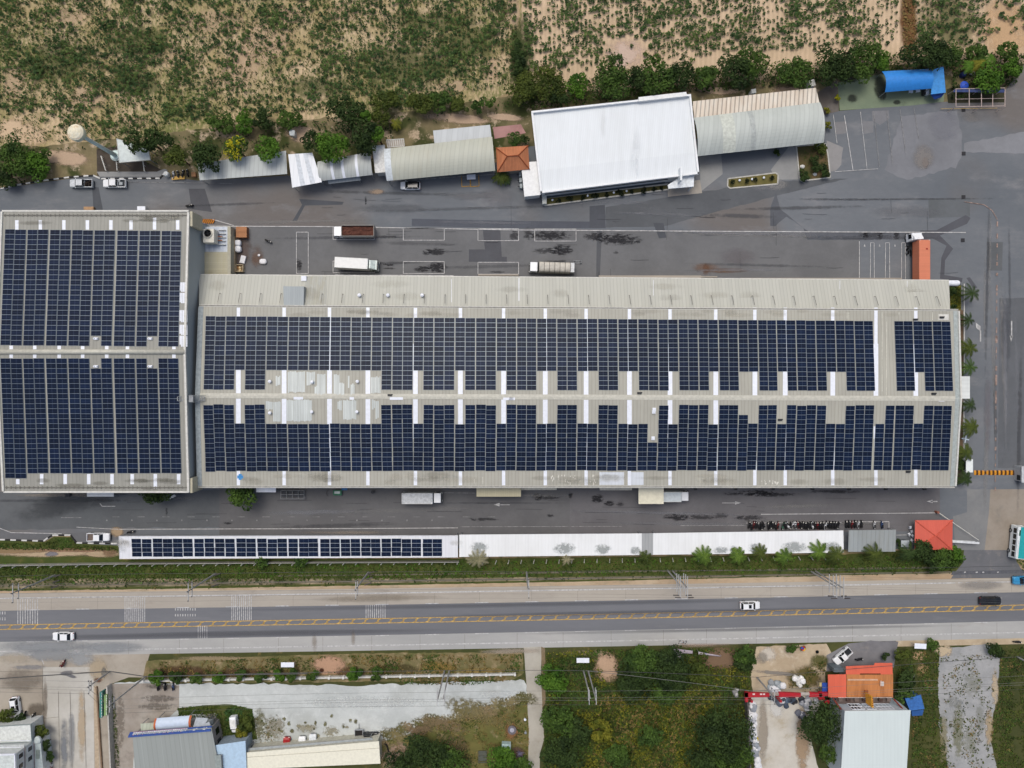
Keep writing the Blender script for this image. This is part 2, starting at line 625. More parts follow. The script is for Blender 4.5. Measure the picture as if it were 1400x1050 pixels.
decal('sand_patch', FR, 855, 75, 70, 52, 'c9b3a3', .8, 0, z=.03, ns=.4, hard=1.5, rag=1.0)
decal('sand_patch', FR, 1375, 40, 90, 100, 'c6a680', .7, 0, z=.03, ns=.3, hard=1.5, rag=1.2)
decal('weed_patch', FR, 1296, 35, 96, 110, '5c6338', .55, 0, z=.04, ns=.3, hard=1.6, rag=1.3)
decal('weed_patch', FR, 712, 80, 40, 130, '3d4826', .8, 0, z=.04, ns=.3, hard=1.8, rag=1.3)

# strip of rough ground between the field and the works
M_rough = ground_mat('rough_ground', '7a6e52', '57553a', .12, c3='ac9a82', s3=.3, lo3=.52, hi3=.66, fine=.3, sf=3, c4='3a4020', s4=.12, lo4=.5, hi4=.62)
flat('rough_ground', [(-300, 196), (60, 200), (130, 192), (200, 185), (360, 168), (560, 152), (722, 128), (850, 122), (1000, 112), (1120, 95), (1300, 84), (1500, 88), (1500, 140), (1300, 150), (1120, 160), (950, 180), (720, 210), (530, 240), (270, 250), (-300, 268)], .010, M_rough, kind='structure', rag=2, seed=8)
for (u, v, w, h) in [(88, 216, 90, 26), (415, 183, 60, 30), (625, 162, 110, 16), (690, 160, 60, 12), (980, 124, 80, 12), (1080, 125, 60, 14)]:
 decal('bare_earth', GROUND, u, v, w, h, 'b39c84', .9, -.08, z=.07, ns=.4, hard=2.4, rag=1.2, stretch=(.5, 1, 1))

M_yard = ground_mat('yard_asphalt', '6c7074', '60656a', .035, c3='7b7c7e', s3=.16, lo3=.50, hi3=.80, fine=.13, sf=5, c4='696562', s4=.02, rough=.85, stretch=(.5, 1, 1))
YARD = flat('yard', [(-260, 268), (0, 258), (60, 249), (128, 240), (140, 242), (225, 241), (270, 247), (395, 240), (440, 243), (510, 237), (530, 235), (680, 222), (725, 200), (950, 190), (1120, 156), (1144, 152), (1295, 139), (1375, 122), (1400, 88), (1440, 40), (1520, 20), (1520, 668), (1332, 672), (1330, 751), (1312, 751), (163, 748), (105, 742), (97, 733), (73, 733), (62, 740), (0, 738), (-260, 738)], .018, M_yard, kind='structure')

def patch(pts, c, z=.03, name='asphalt_patch', v2=None, **kw):
 key = ('patch', c)
 if key not in _M:
  r = [int(c[i:i + 2], 16) for i in (0, 2, 4)]
  d = ''.join('%02x' % max(0, int(x * .93)) for x in r)
  _M[key] = ground_mat('patch_asphalt', c, d, .12, fine=.13, sf=5, rough=.85)
 return flat(name, pts, z, _M[key], YARD, **kw)

# tonal areas of the yard
patch([(272, 311), (412, 309), (700, 313), (1000, 316), (1170, 317), (1176, 320), (1176, 384), (700, 378), (330, 376), (318, 318)], '6b6c6d', .024, rag=1, seed=2)
patch([(563, 299), (700, 302), (812, 303), (812, 312), (700, 312), (563, 309)], '53575e', .026)
patch([(806, 282), (827, 280), (828, 312), (806, 312)], '51545a', .029)
patch([(828, 283), (912, 270), (960, 262), (1060, 248), (1160, 244), (1060, 268), (905, 310), (828, 311)], '5b5e61', .0265, rag=1.5)
patch([(816, 315), (823, 315), (820, 380), (815, 380)], '55575a', .028)
patch([(893, 305), (907, 305), (911, 325), (901, 326)], '4f5257', .030)
patch([(660, 314), (684, 314), (686, 351), (693, 351), (693, 358), (641, 358), (641, 341), (663, 341)], '54565a', .028)
patch([(413, 280), (400, 302), (406, 302), (417, 281), (468, 280), (470, 276), (409, 272)], '505358', .028)
patch([(126, 256), (135, 256), (141, 288), (128, 288)], '505358', .028)
patch([(258, 258), (280, 258), (290, 290), (262, 286)], '54565a', .028)
patch([(1053, 285), (1061, 262), (1066, 285), (1098, 312), (1104, 328), (1180, 328), (1256, 326), (1256, 318), (1105, 316), (1075, 296), (1060, 309), (1053, 309)], '585b60', .028, rag=.8)
patch([(1258, 315), (1280, 315), (1320, 294), (1327, 298), (1322, 306), (1285, 322), (1303, 340), (1292, 356), (1291, 376), (1316, 380), (1315, 386), (1285, 381), (1287, 352), (1294, 336), (1275, 326), (1258, 328)], '54565b', .029)
patch([(1321, 380), (1326, 379), (1336, 393), (1331, 395)], '54565b', .029)
patch([(1269, 272), (1326, 270), (1326, 296), (1270, 298)], '606467', .027)
patch([(1350, 331), (1371, 331), (1370, 370), (1350, 370)], '5d6062', .027)
patch([(1141, 167), (1157, 166), (1158, 182), (1142, 184)], '7d7d7e', .027)
patch([(1179, 166), (1194, 166), (1194, 181), (1181, 183)], '7a7b7d', .027)
patch([(1130, 192), (1153, 202), (1150, 225), (1142, 234), (1132, 235)], '8a8988', .027, rag=1)
patch([(1192, 152), (1215, 151), (1216, 162), (1203, 171), (1193, 165)], '77787b', .0265)
patch([(1232, 160), (1310, 150), (1318, 210), (1306, 228), (1240, 246), (1210, 232)], '797b7f', .0255, rag=4, seed=9)
patch([(1318, 196), (1400, 180), (1520, 150), (1520, 260), (1400, 210), (1318, 208)], '7e8084', .026, rag=2)
patch([(1366, 408), (1520, 405), (1520, 640), (1364, 640)], '5f6266', .026, rag=1)
patch([(-260, 672), (0, 672), (300, 670), (560, 682), (600, 720), (200, 722), (60, 724), (-260, 722)], '5d6062', .024, rag=2, seed=4)
patch([(300, 668), (700, 668), (779, 668), (779, 732), (300, 731)], '626263', .0245)
patch([(779, 667), (1285, 666), (1285, 726), (779, 731)], '676668', .0245)
patch([(-260, 722), (0, 722), (17, 728), (85, 730), (150, 724), (163, 724), (163, 742), (105, 740), (97, 731), (73, 731), (62, 738), (-260, 736)], '67686a', .026)

M_conc = ground_mat('concrete', 'a49c90', '98938a', .08, c3='827c74', s3=.3, lo3=.58, hi3=.8, fine=.12, sf=4)
M_concg = ground_mat('grey_concrete', '8d8e8c', '828383', .1, c3='a09a90', s3=.2, lo3=.58, hi3=.8, fine=.12, sf=4)
M_concw = ground_mat('pale_concrete', 'bbb9b2', 'a8a59c', .08, c3='8f8b83', s3=.25, lo3=.58, hi3=.8, fine=.12, sf=4)
flat('concrete_apron', [(1354, 669), (1520, 668), (1520, 752), (1330, 752), (1336, 700)], .026, ground_mat('stained_concrete', '8f877c', '857c70', .15, c3='76736c', s3=.25, lo3=.5, hi3=.8, fine=.13, sf=4), kind='structure')
flat('concrete_apron', [(1322, 669), (1354, 669), (1352, 700), (1346, 752), (1306, 752), (1303, 706), (1322, 700)], .030, ground_mat('grey_apron', '7c7d7c', '727475', .15, fine=.13, sf=4), kind='structure')
flat('concrete_apron', [(1078, 201), (1089, 199), (1094, 245), (1061, 246), (1054, 232)], .028, M_concg, kind='structure')
flat('concrete_apron', [(956, 214), (986, 211), (988, 238), (958, 262)], .027, M_concg, kind='structure')
flat('concrete_apron', [(913, 252), (957, 246), (960, 264), (913, 269)], .036, M_conc, kind='structure')
GREEN = flat('paved_court', [(1145, 113), (1205, 101), (1292, 120), (1290, 139), (1250, 144), (1148, 151)], .030, ground_mat('green_concrete', '6d7a66', '78836c', .12, c3='596353', s3=.3, lo3=.55, hi3=.75, fine=.13, sf=4), kind='structure')
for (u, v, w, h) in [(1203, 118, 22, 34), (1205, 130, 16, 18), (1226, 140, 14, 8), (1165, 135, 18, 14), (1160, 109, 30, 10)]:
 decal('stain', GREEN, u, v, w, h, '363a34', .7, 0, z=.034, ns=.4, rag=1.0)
flat('concrete_apron', [(1118, 126), (1144, 110), (1147, 152), (1124, 158)], .0285, ground_mat('old_concrete', '6c6761', '5c5650', .2, fine=.16, sf=4), kind='structure')
flat('terrace', [(674, 174), (712, 170), (719, 182), (676, 190)], .05, ground_mat('pink_paving', 'a5807c', '94706c', .3, fine=.12, sf=5), kind='structure')
flat('concrete_apron', [(132, 204), (160, 200), (228, 236), (216, 242), (133, 241)], .020, ground_mat('dark_earth', '4d463e', '403a33', .3, c3='5e5a54', s3=.4, fine=.2, sf=3), kind='structure')
PLAT = flat('kerb_platform', [(133, 235), (215, 235), (225, 231), (230, 233), (219, 242), (137, 242)], .16, M_concg, kind='structure', thick=.16)

# stains of the yard: oil, rubber, dust
oil = [(845, 327, 58, 13, .9), (815, 323, 34, 10, .7), (768, 342, 30, 12, .9), (748, 343, 36, 7, .6), (596, 344, 30, 8, .8), (583, 345, 12, 6, .6), (597, 366, 26, 12, .95), (577, 368, 20, 7, .8), (409, 362, 8, 16, .8), (752, 322, 52, 12, .85),
    (722, 320, 14, 14, .6), (703, 322, 12, 12, .6), (735, 679, 14, 8, .9), (750, 680, 30, 5, .6), (817, 682, 16, 10, .9), (833, 688, 14, 6, .9), (848, 689, 12, 5, .6), (780, 677, 6, 8, .7), (1035, 674, 50, 7, .95), (1000, 675, 22, 4, .6), (1060, 676, 60, 5, .7),
    (925, 707, 34, 8, .9), (958, 707, 40, 6, .6), (1025, 708, 40, 6, .6), (985, 705, 20, 8, .5), (752, 705, 10, 4, .7), (660, 710, 40, 4, .7), (1183, 322, 7, 9, .9), (1203, 322, 7, 9, .9), (1225, 322, 9, 9, .8), (1140, 672, 70, 4, .6), (1195, 322, 46, 8, .4), (763, 358, 40, 4, .5), (530, 324, 36, 3, .6), (531, 362, 14, 3, .8), (533, 367, 18, 2, .6), (842, 345, 8, 3, .5),
    (870, 331, 10, 3, .5), (500, 274, 3, 9, .9), (311, 715, 12, 3, .8), (228, 700, 3, 12, .5), (680, 372, 20, 3, .5)]
for (u, v, w, h, st) in oil:
 decal('oil_stain', YARD, u, v, w * 1.25, h * 1.5, '2a2a2d', st * .85, 0, z=.06, ns=2.2, hard=1.5, rag=2.6, stretch=(.4, 1, 1))
for (u, v, w, h, c, st, r) in [(965, 366, 44, 16, '7b5a42', .4, 0), (990, 370, 80, 8, '74563e', .5, 0), (965, 369, 12, 20, '70503a', .45, 0), (514, 262, 26, 10, '9c8a78', .8, 0), (1265, 222, 12, 18, '6b4f40', .8, 0), (1262, 215, 36, 44, '87837f', .6, 0), (160, 727, 22, 18, 'a08c72', .9, 0),
        (680, 270, 60, 30, '7d7d80', .45, 0), (1040, 250, 60, 30, '86868a', .5, -.1), (1060, 252, 40, 18, '8b8a88', .5, 0), (640, 268, 90, 14, '77787b', .5, 0), (1240, 290, 120, 20, '74767a', .35, 0), (330, 340, 40, 60, '5f4a40', .45, 0), (352, 352, 22, 40, '6f5442', .5, 0), (90, 690, 180, 36, '4d5052', .5, .2),
        (110, 676, 140, 8, '8b857b', .5, 0), (60, 677, 100, 6, '9a9388', .4, 0), (470, 728, 150, 6, '948b80', .5, 0), (1010, 350, 60, 30, '757072', .4, 0), (1290, 170, 50, 60, '80828a', .35, .3), (1330, 160, 40, 20, '85817d', .4, 0), (1350, 560, 14, 140, '77757a', .4, 0),
        (1375, 460, 16, 120, '585b61', .5, 0), (900, 290, 80, 16, '74777b', .4, -.2), (540, 285, 120, 16, '66696d', .5, 0)]:
 decal('dust_stain', YARD, u, v, w, h, c, st, r, z=.09, ns=.3, hard=1.6, rag=1.1, stretch=(.6, 1, 1))

# painted markings of the yard
M_white = plain('b9b9b8', .7, .2, name='white_road_paint', var=.18)
M_faint = plain('8e8e8e', .8, .2, name='worn_road_paint', var=.25)
M_orange = plain('9a857b', .8, .2, name='faded_orange_paint', var=.3)
M_yel = plain('b98f3d', .8, .2, name='yellow_paint', var=.2)
mb = MB()
ZM = .128
stripe(mb, [(272, 309.3), (460, 310), (700, 314.5), (1000, 316.5), (1320, 318)], .2, ZM)
stripe(mb, [(291, 300), (320, 308.5)], .2, ZM)

def bay(x0, y0, x1, y1, sides='tblr', w=.15):
 if 't' in sides: stripe(mb, [(x0, y0), (x1, y0)], w, ZM)
 if 'b' in sides: stripe(mb, [(x0, y1), (x1, y1)], w, ZM)
 if 'l' in sides: stripe(mb, [(x0, y0), (x0, y1)], w, ZM)
 if 'r' in sides: stripe(mb, [(x1, y0), (x1, y1)], w, ZM)

bay(405.5, 317.5, 421.7, 374)
bay(455.5, 310, 512, 327.5, 'blr')
bay(455.5, 357, 512, 373, 'tblr')
for x0, x1, d in ((551.5, 607.5, 0), (653.5, 709, .7), (731, 787.5, 1.2)):
 bay(x0, 312.2 + d, x1, 328.5 + d)
for x0, x1, d in ((551.5, 607.5, 0), (653.5, 709, 1)):
 bay(x0, 357.7 + d, x1, 374 + d)
stripe(mb, [(458, 375.5), (620, 377), (622, 379)], .15, ZM)
stripe(mb, [(1174.5, 330), (1174.5, 384)], .15, ZM)
for a, b in ((1189.5, 1195), (1210, 1216), (1232, 1237.5)):
 stripe(mb, [(a, 384), (a + .3, 332), (b - .3, 332), (b, 384)], .13, ZM)
for u in (1182, 1202.5, 1223.5):
 mb.add([W(u - 1, 337, ZM), W(u + 1.3, 337, ZM), W(u, 333.5, ZM)], [(0, 1, 2)])
stripe(mb, [(163, 723.5), (300, 723), (480, 722.5), (626, 721.5)], .16, ZM)
stripe(mb, [(0, 722), (16, 728), (85, 729.5)], .15, ZM)
stripe(mb, [(105, 720.5), (162, 723.5)], .12, ZM)
stripe(mb, [(1040, 703), (1282, 701)], .16, ZM)
stripe(mb, [(1158, 713.5), (1215, 713), (1215, 723)], .14, ZM)
stripe(mb, [(1020, 715), (1150, 714)], .1, ZM)
stripe(mb, [(1225, 731.5), (1245, 731)], .13, ZM)
stripe(mb, [(1154, 158), (1166, 234)], .16, ZM)
for k, (a, b) in enumerate((((1176, 153), (1185, 231)), ((1139, 157), (1144, 196)))):
 stripe(mb, [a, b], .12, ZM)
stripe(mb, [(1141, 235), (1200, 231)], .12, ZM)

def arrow(u, v, L, rot, w=.2):
 c, s = math.cos(rot), math.sin(rot)
 T = lambda a, b: (u + a * c - b * s, v + a * s + b * c)
 stripe(mb, [T(-L / 2, 0), T(L / 2 - 5, 0)], w, ZM)
 p = [W(*T(L / 2 - 8, -2.3), ZM), W(*T(L / 2 - 8, 2.3), ZM), W(*T(L / 2, 0), ZM)]
 mb.add(p, [(0, 1, 2)])

arrow(1382.5, 453, 28, PI / 2, .3)
stripe(mb, [(1340, 467), (1340, 452)], .3, ZM)
mb.add([W(1340.5, 453, ZM), W(1340.5, 446, ZM), W(1334, 441, ZM), W(1334.5, 448, ZM)], [(0, 1, 2, 3)])
arrow(1274, 685.5, 14, PI, .25)
arrow(1000, 687.5, 26, 0, .13)
arrow(686, 690, 22, PI, .12)
stripe(mb, [(137, 688), (140, 692), (158, 692)], .16, ZM)
mb.build('road_marking', M_white, YARD)
mb = MB()
for (a, b) in (((1194, 152), (1202, 228)), ((1212, 152), (1220, 225)), ((1230, 149), (1238, 210)), ((1249, 147), (1256, 190))):
 stripe(mb, [a, b], .1, ZM)
stripe(mb, [(600, 668.5 + 5), (650, 674)], .12, ZM)
stripe(mb, [(84, 707.5), (112, 707.5)], .13, ZM)
for k in range(16):
 u = 146 + k * 34.2
 if k < 14:
  mb.add([W(u - 1.2, 712.3, ZM), W(u + 1.2, 712.3, ZM), W(u + .2, 709.5, ZM)], [(0, 1, 2)])
 stripe(mb, [(u + 8, 706.5), (u + 18, 706.5)], .1, ZM)
stripe(mb, [(172, 249), (320, 251)], .12, ZM)
stripe(mb, [(530, 248.5), (684, 238)], .2, ZM)
stripe(mb, [(630, 720), (850, 719.5)], .13, ZM)
stripe(mb, [(930, 718.5), (1020, 718)], .13, ZM)
mb.build('worn_marking', M_faint, YARD)
mb = MB()
pts = [(1318, 276), (1345, 280), (1356, 288), (1363, 300)]
for a, b in zip(pts[:-1], pts[1:]):
 stripe(mb, [a, b], .16, ZM)
y = 303
while y < 668:
 stripe(mb, [(1363.2 - (y - 303) * .008, y), (1363 - (y - 303) * .008, y + rnd.uniform(4, 10))], rnd.uniform(.14, .5), ZM)
 y += rnd.uniform(9, 17)
mb.build('worn_marking', M_orange, YARD)
mb = MB()
for (x0, x1) in ((631, 643), (643, 655)):
 stripe(mb, [(x0, 240.5), (x0 + .5, 255.5), (x1, 254.5), (x1 - .5, 239)], .15, ZM)
mb.build('road_marking', M_yel, YARD)
mb = MB()
for k in range(8):
 u = 270 + k * 2.8
 mb.quad(W(u, 305.5, ZM), W(u + 1.5, 305.5, ZM), W(u + 4.5, 299.5, ZM), W(u + 3, 299.5, ZM), 0)
 mb.quad(W(u + 1.5, 305.5, ZM - .002), W(u + 2.8, 305.5, ZM - .002), W(u + 5.8, 299.5, ZM - .002), W(u + 4.5, 299.5, ZM - .002), 1)
mb.build('hazard_marking', [plain('c07a2c', .8, .2), plain('3a2c22', .8, .2)], YARD)
# iron drain covers set in the asphalt
M_iron = plain('2d2d30', .7, .3, name='cast_iron')
for u, v in ((1317, 150.5), (1317.2, 210), (1317, 269.5), (1316, 328.5)):
 mb = MB()
 p = W(u, v)
 mb.box(p.x - .42, p.x + .42, p.y - .42, p.y + .42, .02, .135)
 mb.build('drain_cover', M_iron, YARD)
# fine cracks and tyre lines
mb = MB()
for k in range(60):
 u, v = rnd.uniform(420, 1300), rnd.uniform(262, 376)
 a = rnd.choice((0, 0, 0, PI / 2)) + rnd.uniform(-.06, .06)
 L = rnd.uniform(8, 34)
 stripe(mb, [(u, v), (u + L * .5 * math.cos(a), v + L * .5 * math.sin(a) + .5), (u + L * math.cos(a), v + L * math.sin(a))], .05, .122)
for k in range(36):
 u, v = rnd.uniform(30, 1280), rnd.uniform(680, 718)
 L = rnd.uniform(10, 60)
 stripe(mb, [(u, v), (u + L, v + rnd.uniform(-1, 1))], .05, .122)
mb.build('crack', plain('3e3e42', .9, .1), YARD)
for k in range(44):
 a = k % 4
 q = ((rnd.uniform(300, 1250), rnd.uniform(256, 306), 0), (rnd.uniform(420, 1200), rnd.uniform(318, 372), 0), (rnd.uniform(60, 1240), rnd.uniform(676, 720), 0), (rnd.uniform(1330, 1395), rnd.uniform(300, 660), PI / 2))[a]
 decal('tyre_stain', YARD, q[0], q[1], rnd.uniform(90, 320), rnd.uniform(3, 9), rnd.choice(('4a4b4e', '54565a', '83858a', '8b8a88')), rnd.uniform(.25, .5), q[2] + rnd.uniform(-.04, .04), z=.085, ns=.5, hard=1.4, rag=1.2)

# the highway
M_road = ground_mat('highway_asphalt', '6f7175', '66686c', .05, c3='7a7b7d', s3=.3, lo3=.55, hi3=.8, fine=.10, sf=6, stretch=(.15, 1, 1))
M_shN = ground_mat('shoulder_concrete', 'a59f94', '9d978d', .1, c3='8c857b', s3=.3, lo3=.55, hi3=.8, fine=.10, sf=4, stretch=(.3, 1, 1))
M_shS = ground_mat('grey_shoulder_concrete', 'a5a5a2', '999a98', .1, c3='8f8b84', s3=.3, lo3=.58, hi3=.8, fine=.10, sf=4, stretch=(.3, 1, 1))
M_dirt = ground_mat('verge_dirt', 'b3a188', 'a58f73', .15, c3='94876f', s3=.4, lo3=.5, hi3=.7, fine=.18, sf=4, stretch=(.5, 1, 1))
X0, X1 = -3000, 4400

def hw(v0, v1):
 """a line across the plan through (0, v0) and (1400, v1)"""
 f = lambda u: v0 + (v1 - v0) * u / 1400 + 1.4 * math.sin(max(0, min(1, u / 1400)) * PI)
 return f

def band(name, f0, f1, z, m, u0=X0, u1=X1, kind='structure', parent=None):
 us = [u0] + [u for u in range(-200, 1700, 50) if u0 < u < u1] + [u1]
 mb = MB()
 for a, b in zip(us[:-1], us[1:]):
  mb.quad(W(a, f1(a), z), W(b, f1(b), z), W(b, f0(b), z), W(a, f0(a), z))
 return mb.build(name, m, parent, kind=kind)

EdgeN, AspN, AspS, EdgeS = hw(807, 783), hw(835, 809.5), hw(877.5, 849), hw(897, 872.5)
LineN, LineS = hw(818, 795), hw(890.5, 864.5)
YelN, YelS = hw(854.5, 827), hw(860.5, 833.5)
band('shoulder', hw(800, 774), hw(838, 812), .008, M_dirt)
band('shoulder', hw(811, 790), AspN, .020, M_shN)
SHS = band('shoulder', AspS, EdgeS, .020, M_shS)
ROAD = band('road', AspN, AspS, .024, M_road)
mb = MB()
ZR = .034

def along(f, u0, u1, w, z=ZR, step=60, m=0):
 u = u0
 while u < u1:
  e = min(u1, u + step)
  stripe(mb, [(u, f(u)), (e, f(e))], w, z, m)
  u = e

along(LineN, -400, 1300, .26)
along(LineN, 1300, 1306, .2)
for k in range(3):
 along(LineN, 1310 + k * 10, 1316 + k * 10, .2)
along(LineN, 1345, 1800, .2)
along(LineS, 146, 1800, .26)
along(LineS, -400, 40, .18)
stripe(mb, [(40, 894.5), (50, 896), (57, 901), (60, 908)], .2, ZR)
for k in range(-3, 10):
 if k in (0, 1, 2, 3, 4):
  along(LineS, 62 + k * 13, 68 + k * 13, .16)
for k in range(-6, 28):
 u = 36 + k * 68.2
 along(lambda x: AspN(x) - .6, u, u + 18, .2, .036)
 along(lambda x: AspS(x) + .6, u, u + 18, .2, .036)

def rumble(u0, u1, n, v0, v1, w=.16):
 for i in range(n):
  u = u0 + (u1 - u0) * i / (n - 1)
  stripe(mb, [(u, v0), (u, v1)], w, .038)

rumble(24.5, 51.5, 9, 819, 853)
rumble(171, 198, 11, 815, 850)
rumble(317, 343.5, 11, 813, 848)
rumble(500.5, 526.5, 10, 827, 845)
for v in (833, 841):
 rumble(240, 267, 9, v - 1.6, v + 1.6, .2)
rumble(271, 283, 5, 855.5, 872.5, .14)
for v in (838, 846):
 rumble(-14, 7, 7, v - 2, v + 2, .2)
mb.build('lane_marking', M_white, ROAD)
mb = MB()
along(YelN, -400, 1800, .17)
along(YelS, -400, 1800, .17)
for k in range(-24, 104):
 u = 12 + k * 17.35
 a, b = YelN(u), YelS(u)
 stripe(mb, [(u - 3, b), (u + 3, b - (b - a) * .42), (u + 0.5, b - (b - a) * .58), (u + 6, a)], .2, .037)
mb.build('centre_marking', plain('c2a05a', .8, .2, var=.2), ROAD)
mb = MB()
for k in range(22):
 u = -20 + k * 66 + rnd.uniform(-5, 5)
 stripe(mb, [(u, AspS(u) + 1), (u, EdgeS(u))], .06, .03)
 stripe(mb, [(u + 20, LineN(u)), (u + 20, AspN(u) - 1)], .05, .03)
mb.build('joint', plain('7b776f', .9, .1), SHS)
for (u, v, w, h, c, st) in [(300, 868, 700, 10, '5c5e63', .5), (900, 838, 800, 8, '5f6166', .5), (700, 828, 900, 8, '606267', .4), (1000, 862, 700, 7, '606267', .4)]:
 decal('wear_stain', ROAD, u, v - 1, w, h, c, st, .0195, z=.0275, ns=.2, hard=1.2, rag=.8, stretch=(.05, 1, 1))
for (u, v, w, h, c, st) in [(60, 884, 160, 22, '8b8f92', .7), (150, 885, 120, 20, '8b9094', .6), (520, 818, 200, 12, '918879', .5), (700, 890, 120, 10, 'ab9f90', .5), (960, 882, 100, 8, 'aa9688', .5), (1340, 800, 80, 16, '8d8a85', .6), (430, 880, 10, 30, '8d8274', .4), (483, 872, 8, 30, '8d8274', .4)]:
 decal('dust_stain', ROAD, u, v, w, h, c, st, .0195, z=.04, ns=.25, hard=1.4, rag=.9, stretch=(.4, 1, 1))
# driveway from the gate to the highway
flat('driveway', [(1318, 752), (1384, 752), (1390, 768), (1400, 784), (1400, 790), (1300, 791), (1306, 782), (1316, 770)], .026, ground_mat('driveway_asphalt', '67686b', '5f6164', .15, c3='85807a', s3=.25, lo3=.5, hi3=.8, fine=.12, sf=4), kind='structure')
flat('driveway', [(1302, 781), (1400, 779), (1402, 783.5), (1300, 786)], .034, plain('5b5d62', .9, .1), kind='structure')
mb = MB()
for u in (1318, 1334, 1343, 1363):
 stripe(mb, [(u, 782.5), (u + 2.5, 782)], .25, .04)
mb.build('road_marking', M_white, ROAD)

# verges
M_grass = ground_mat('verge_grass_ground', '3d4a22', '4c5128', .2, c3='5f5a35', s3=.4, lo3=.55, hi3=.75, fine=.3, sf=3)
flat('verge', [(-400, 760), (0, 762), (163, 765), (626, 764), (1155, 758), (1240, 752), (1318, 752), (1318, 770), (1306, 783), (1100, 788), (700, 797), (300, 804), (0, 808), (-400, 812)], .012, M_grass, kind='structure', rag=.6, seed=5)
M_dry = ground_mat('dry_verge', '7f7560', '6b654b', .2, c3='9d8f76', s3=.3, lo3=.5, hi3=.68, fine=.25, sf=3, stretch=(.4, 1, 1), c4='46492c', s4=.1, lo4=.5, hi4=.6)
band('verge', lambda u: (791 if u < 500 else 791 - (u - 500) * .008), lambda u: EdgeN(u) - 2, .016, M_dry, -400, 1300)
mb = MB()
for dz, (f0, f1) in enumerate(((794, 773.5), (801, 780))):
 f = hw(f0 if dz else 791, f1)
 for u in range(380 if not dz else -20, 1300, 40):
  stripe(mb, [(u, f(u)), (u + 40, f(u + 40))], .28, .03 + dz * .004)
mb.build('ditch_edge', plain('6d675c', .9, .1), GROUND)

flat('verge', [(-400, 738), (0, 738), (62, 741), (73, 734), (97, 734), (105, 743), (163, 746), (163, 768), (-400, 768)], .020, M_grass, kind='structure', rag=.4, seed=6)
for (u, v, w, h, c, st) in [(60, 756, 190, 13, 'a5937a', 1), (140, 757, 60, 12, 'a8957a', .9), (20, 753, 120, 10, '8a7558', .8), (100, 752, 120, 7, '8b6f58', .8), (70, 757.5, 24, 8, '77757a', .9), (150, 755, 26, 16, '7b634c', .6)]:
 decal('bare_earth', GROUND, u, v, w, h, c, st, 0, z=.05, ns=.5, hard=2.2, rag=1.0, stretch=(.4, 1, 1))

# south of the highway
M_wild = ground_mat('scrub_ground', '4a4c2a', '3a4022', .15, c3='6b6038', s3=.3, lo3=.55, hi3=.72, fine=.3, sf=3)
band('scrubland', EdgeS, lambda u: 1500, .002, M_wild, -900, 2400)
flat('concrete_apron', [(-300, 880 + 18), (0, 894), (205, 893), (196, 926), (176, 926), (152, 935), (152, 1200), (-300, 1200)], .012, ground_mat('worn_concrete', 'a39c90', '958d80', .08, c3='7f776c', s3=.2, lo3=.52, hi3=.8, fine=.12, sf=4), kind='structure', rag=.3)
flat('street', [(58, 912), (128, 912), (128, 935), (130, 1200), (82, 1200), (62, 1000)], .016, M_concw, kind='structure')
SWL = flat('path', [(128, 938), (133, 938), (140, 1200), (133, 1200)], .025, plain('b0a08a', .9, .1), kind='structure')
for (u, v, w, h, c, st, r) in [(134, 915, 34, 44, 'b5a68c', .6, .2), (142, 919, 9, 18, '77746c', .9, 0), (92, 920, 24, 8, '75767a', .7, .15), (97, 924, 24, 6, '6b6c70', .8, -.3), (70, 895, 90, 24, '8e9295', .6, 0), (110, 900, 50, 26, '9ba0a3', .6, 0),
        (88, 1020, 14, 90, '7d8288', .7, 0), (98, 1010, 12, 100, '858a90', .5, 0), (30, 930, 70, 40, '7f776c', .5, 0), (20, 900, 50, 20, 'b0a796', .5, 0), (62, 960, 8, 80, '7c7266', .6, 0), (52, 1000, 14, 60, '6d655a', .6, 0), (112, 990, 14, 120, 'b7a488', .6, 0), (134, 930, 14, 8, '6a4636', .8, 0), (40, 912, 60, 8, '84868a', .5, 0), (50, 970, 30, 24, '5f574c', .6, 0)]:
 decal('dust_stain', SWL, u, v, w, h, c, st, r, z=.03, ns=.35, hard=1.7, rag=1.0)
mb = MB()
for a in ([(59, 905), (58, 940)], [(58, 940), (60, 1000), (62, 1050)], [(80, 945), (82, 1050)], [(0, 940), (58, 941)], [(62, 982), (80, 980)], [(96, 945), (99, 1050)], [(115, 944), (118, 1050)], [(0, 918), (130, 919)]):
 stripe(mb, a, .07, .075)
mb.build('joint', plain('6c665c', .9, .1), SWL)
# lot south of the highway
flat('verge', [(200, 903), (195, 930), (240, 934), (700, 930), (716, 920), (714, 892), (500, 893)], .014, ground_mat('dry_grass_ground', '7c6f50', '5d5c38', .2, c3='958467', s3=.35, lo3=.5, hi3=.68, fine=.28, sf=3), kind='structure', rag=1.2, seed=7)
for (u, v, w, h, c, st) in [(450, 910, 60, 34, 'a9886f', 1), (250, 918, 110, 20, '53402e', .8), (330, 920, 80, 18, '53402e', .7), (540, 916, 80, 22, '4a4428', .8), (600, 912, 60, 20, '8a7440', .7), (660, 918, 80, 14, '857343', .8), (390, 900, 60, 10, '6a6a40', .7), (480, 920, 50, 20, '56402c', .6), (290, 900, 120, 8, '96876a', .7), (440, 916, 8, 8, '4a2c20', .9)]:
 decal('bare_earth', GROUND, u, v, w, h, c, st, 0, z=.035, ns=.9, hard=2, rag=.9)
M_gravel = ground_mat('pale_gravel', 'bbc0be', 'adb2b0', .08, c3='c5c9c7', s3=.25, lo3=.5, hi3=.75, fine=.2, sf=3.5, c4='a5a9a5', s4=.05)
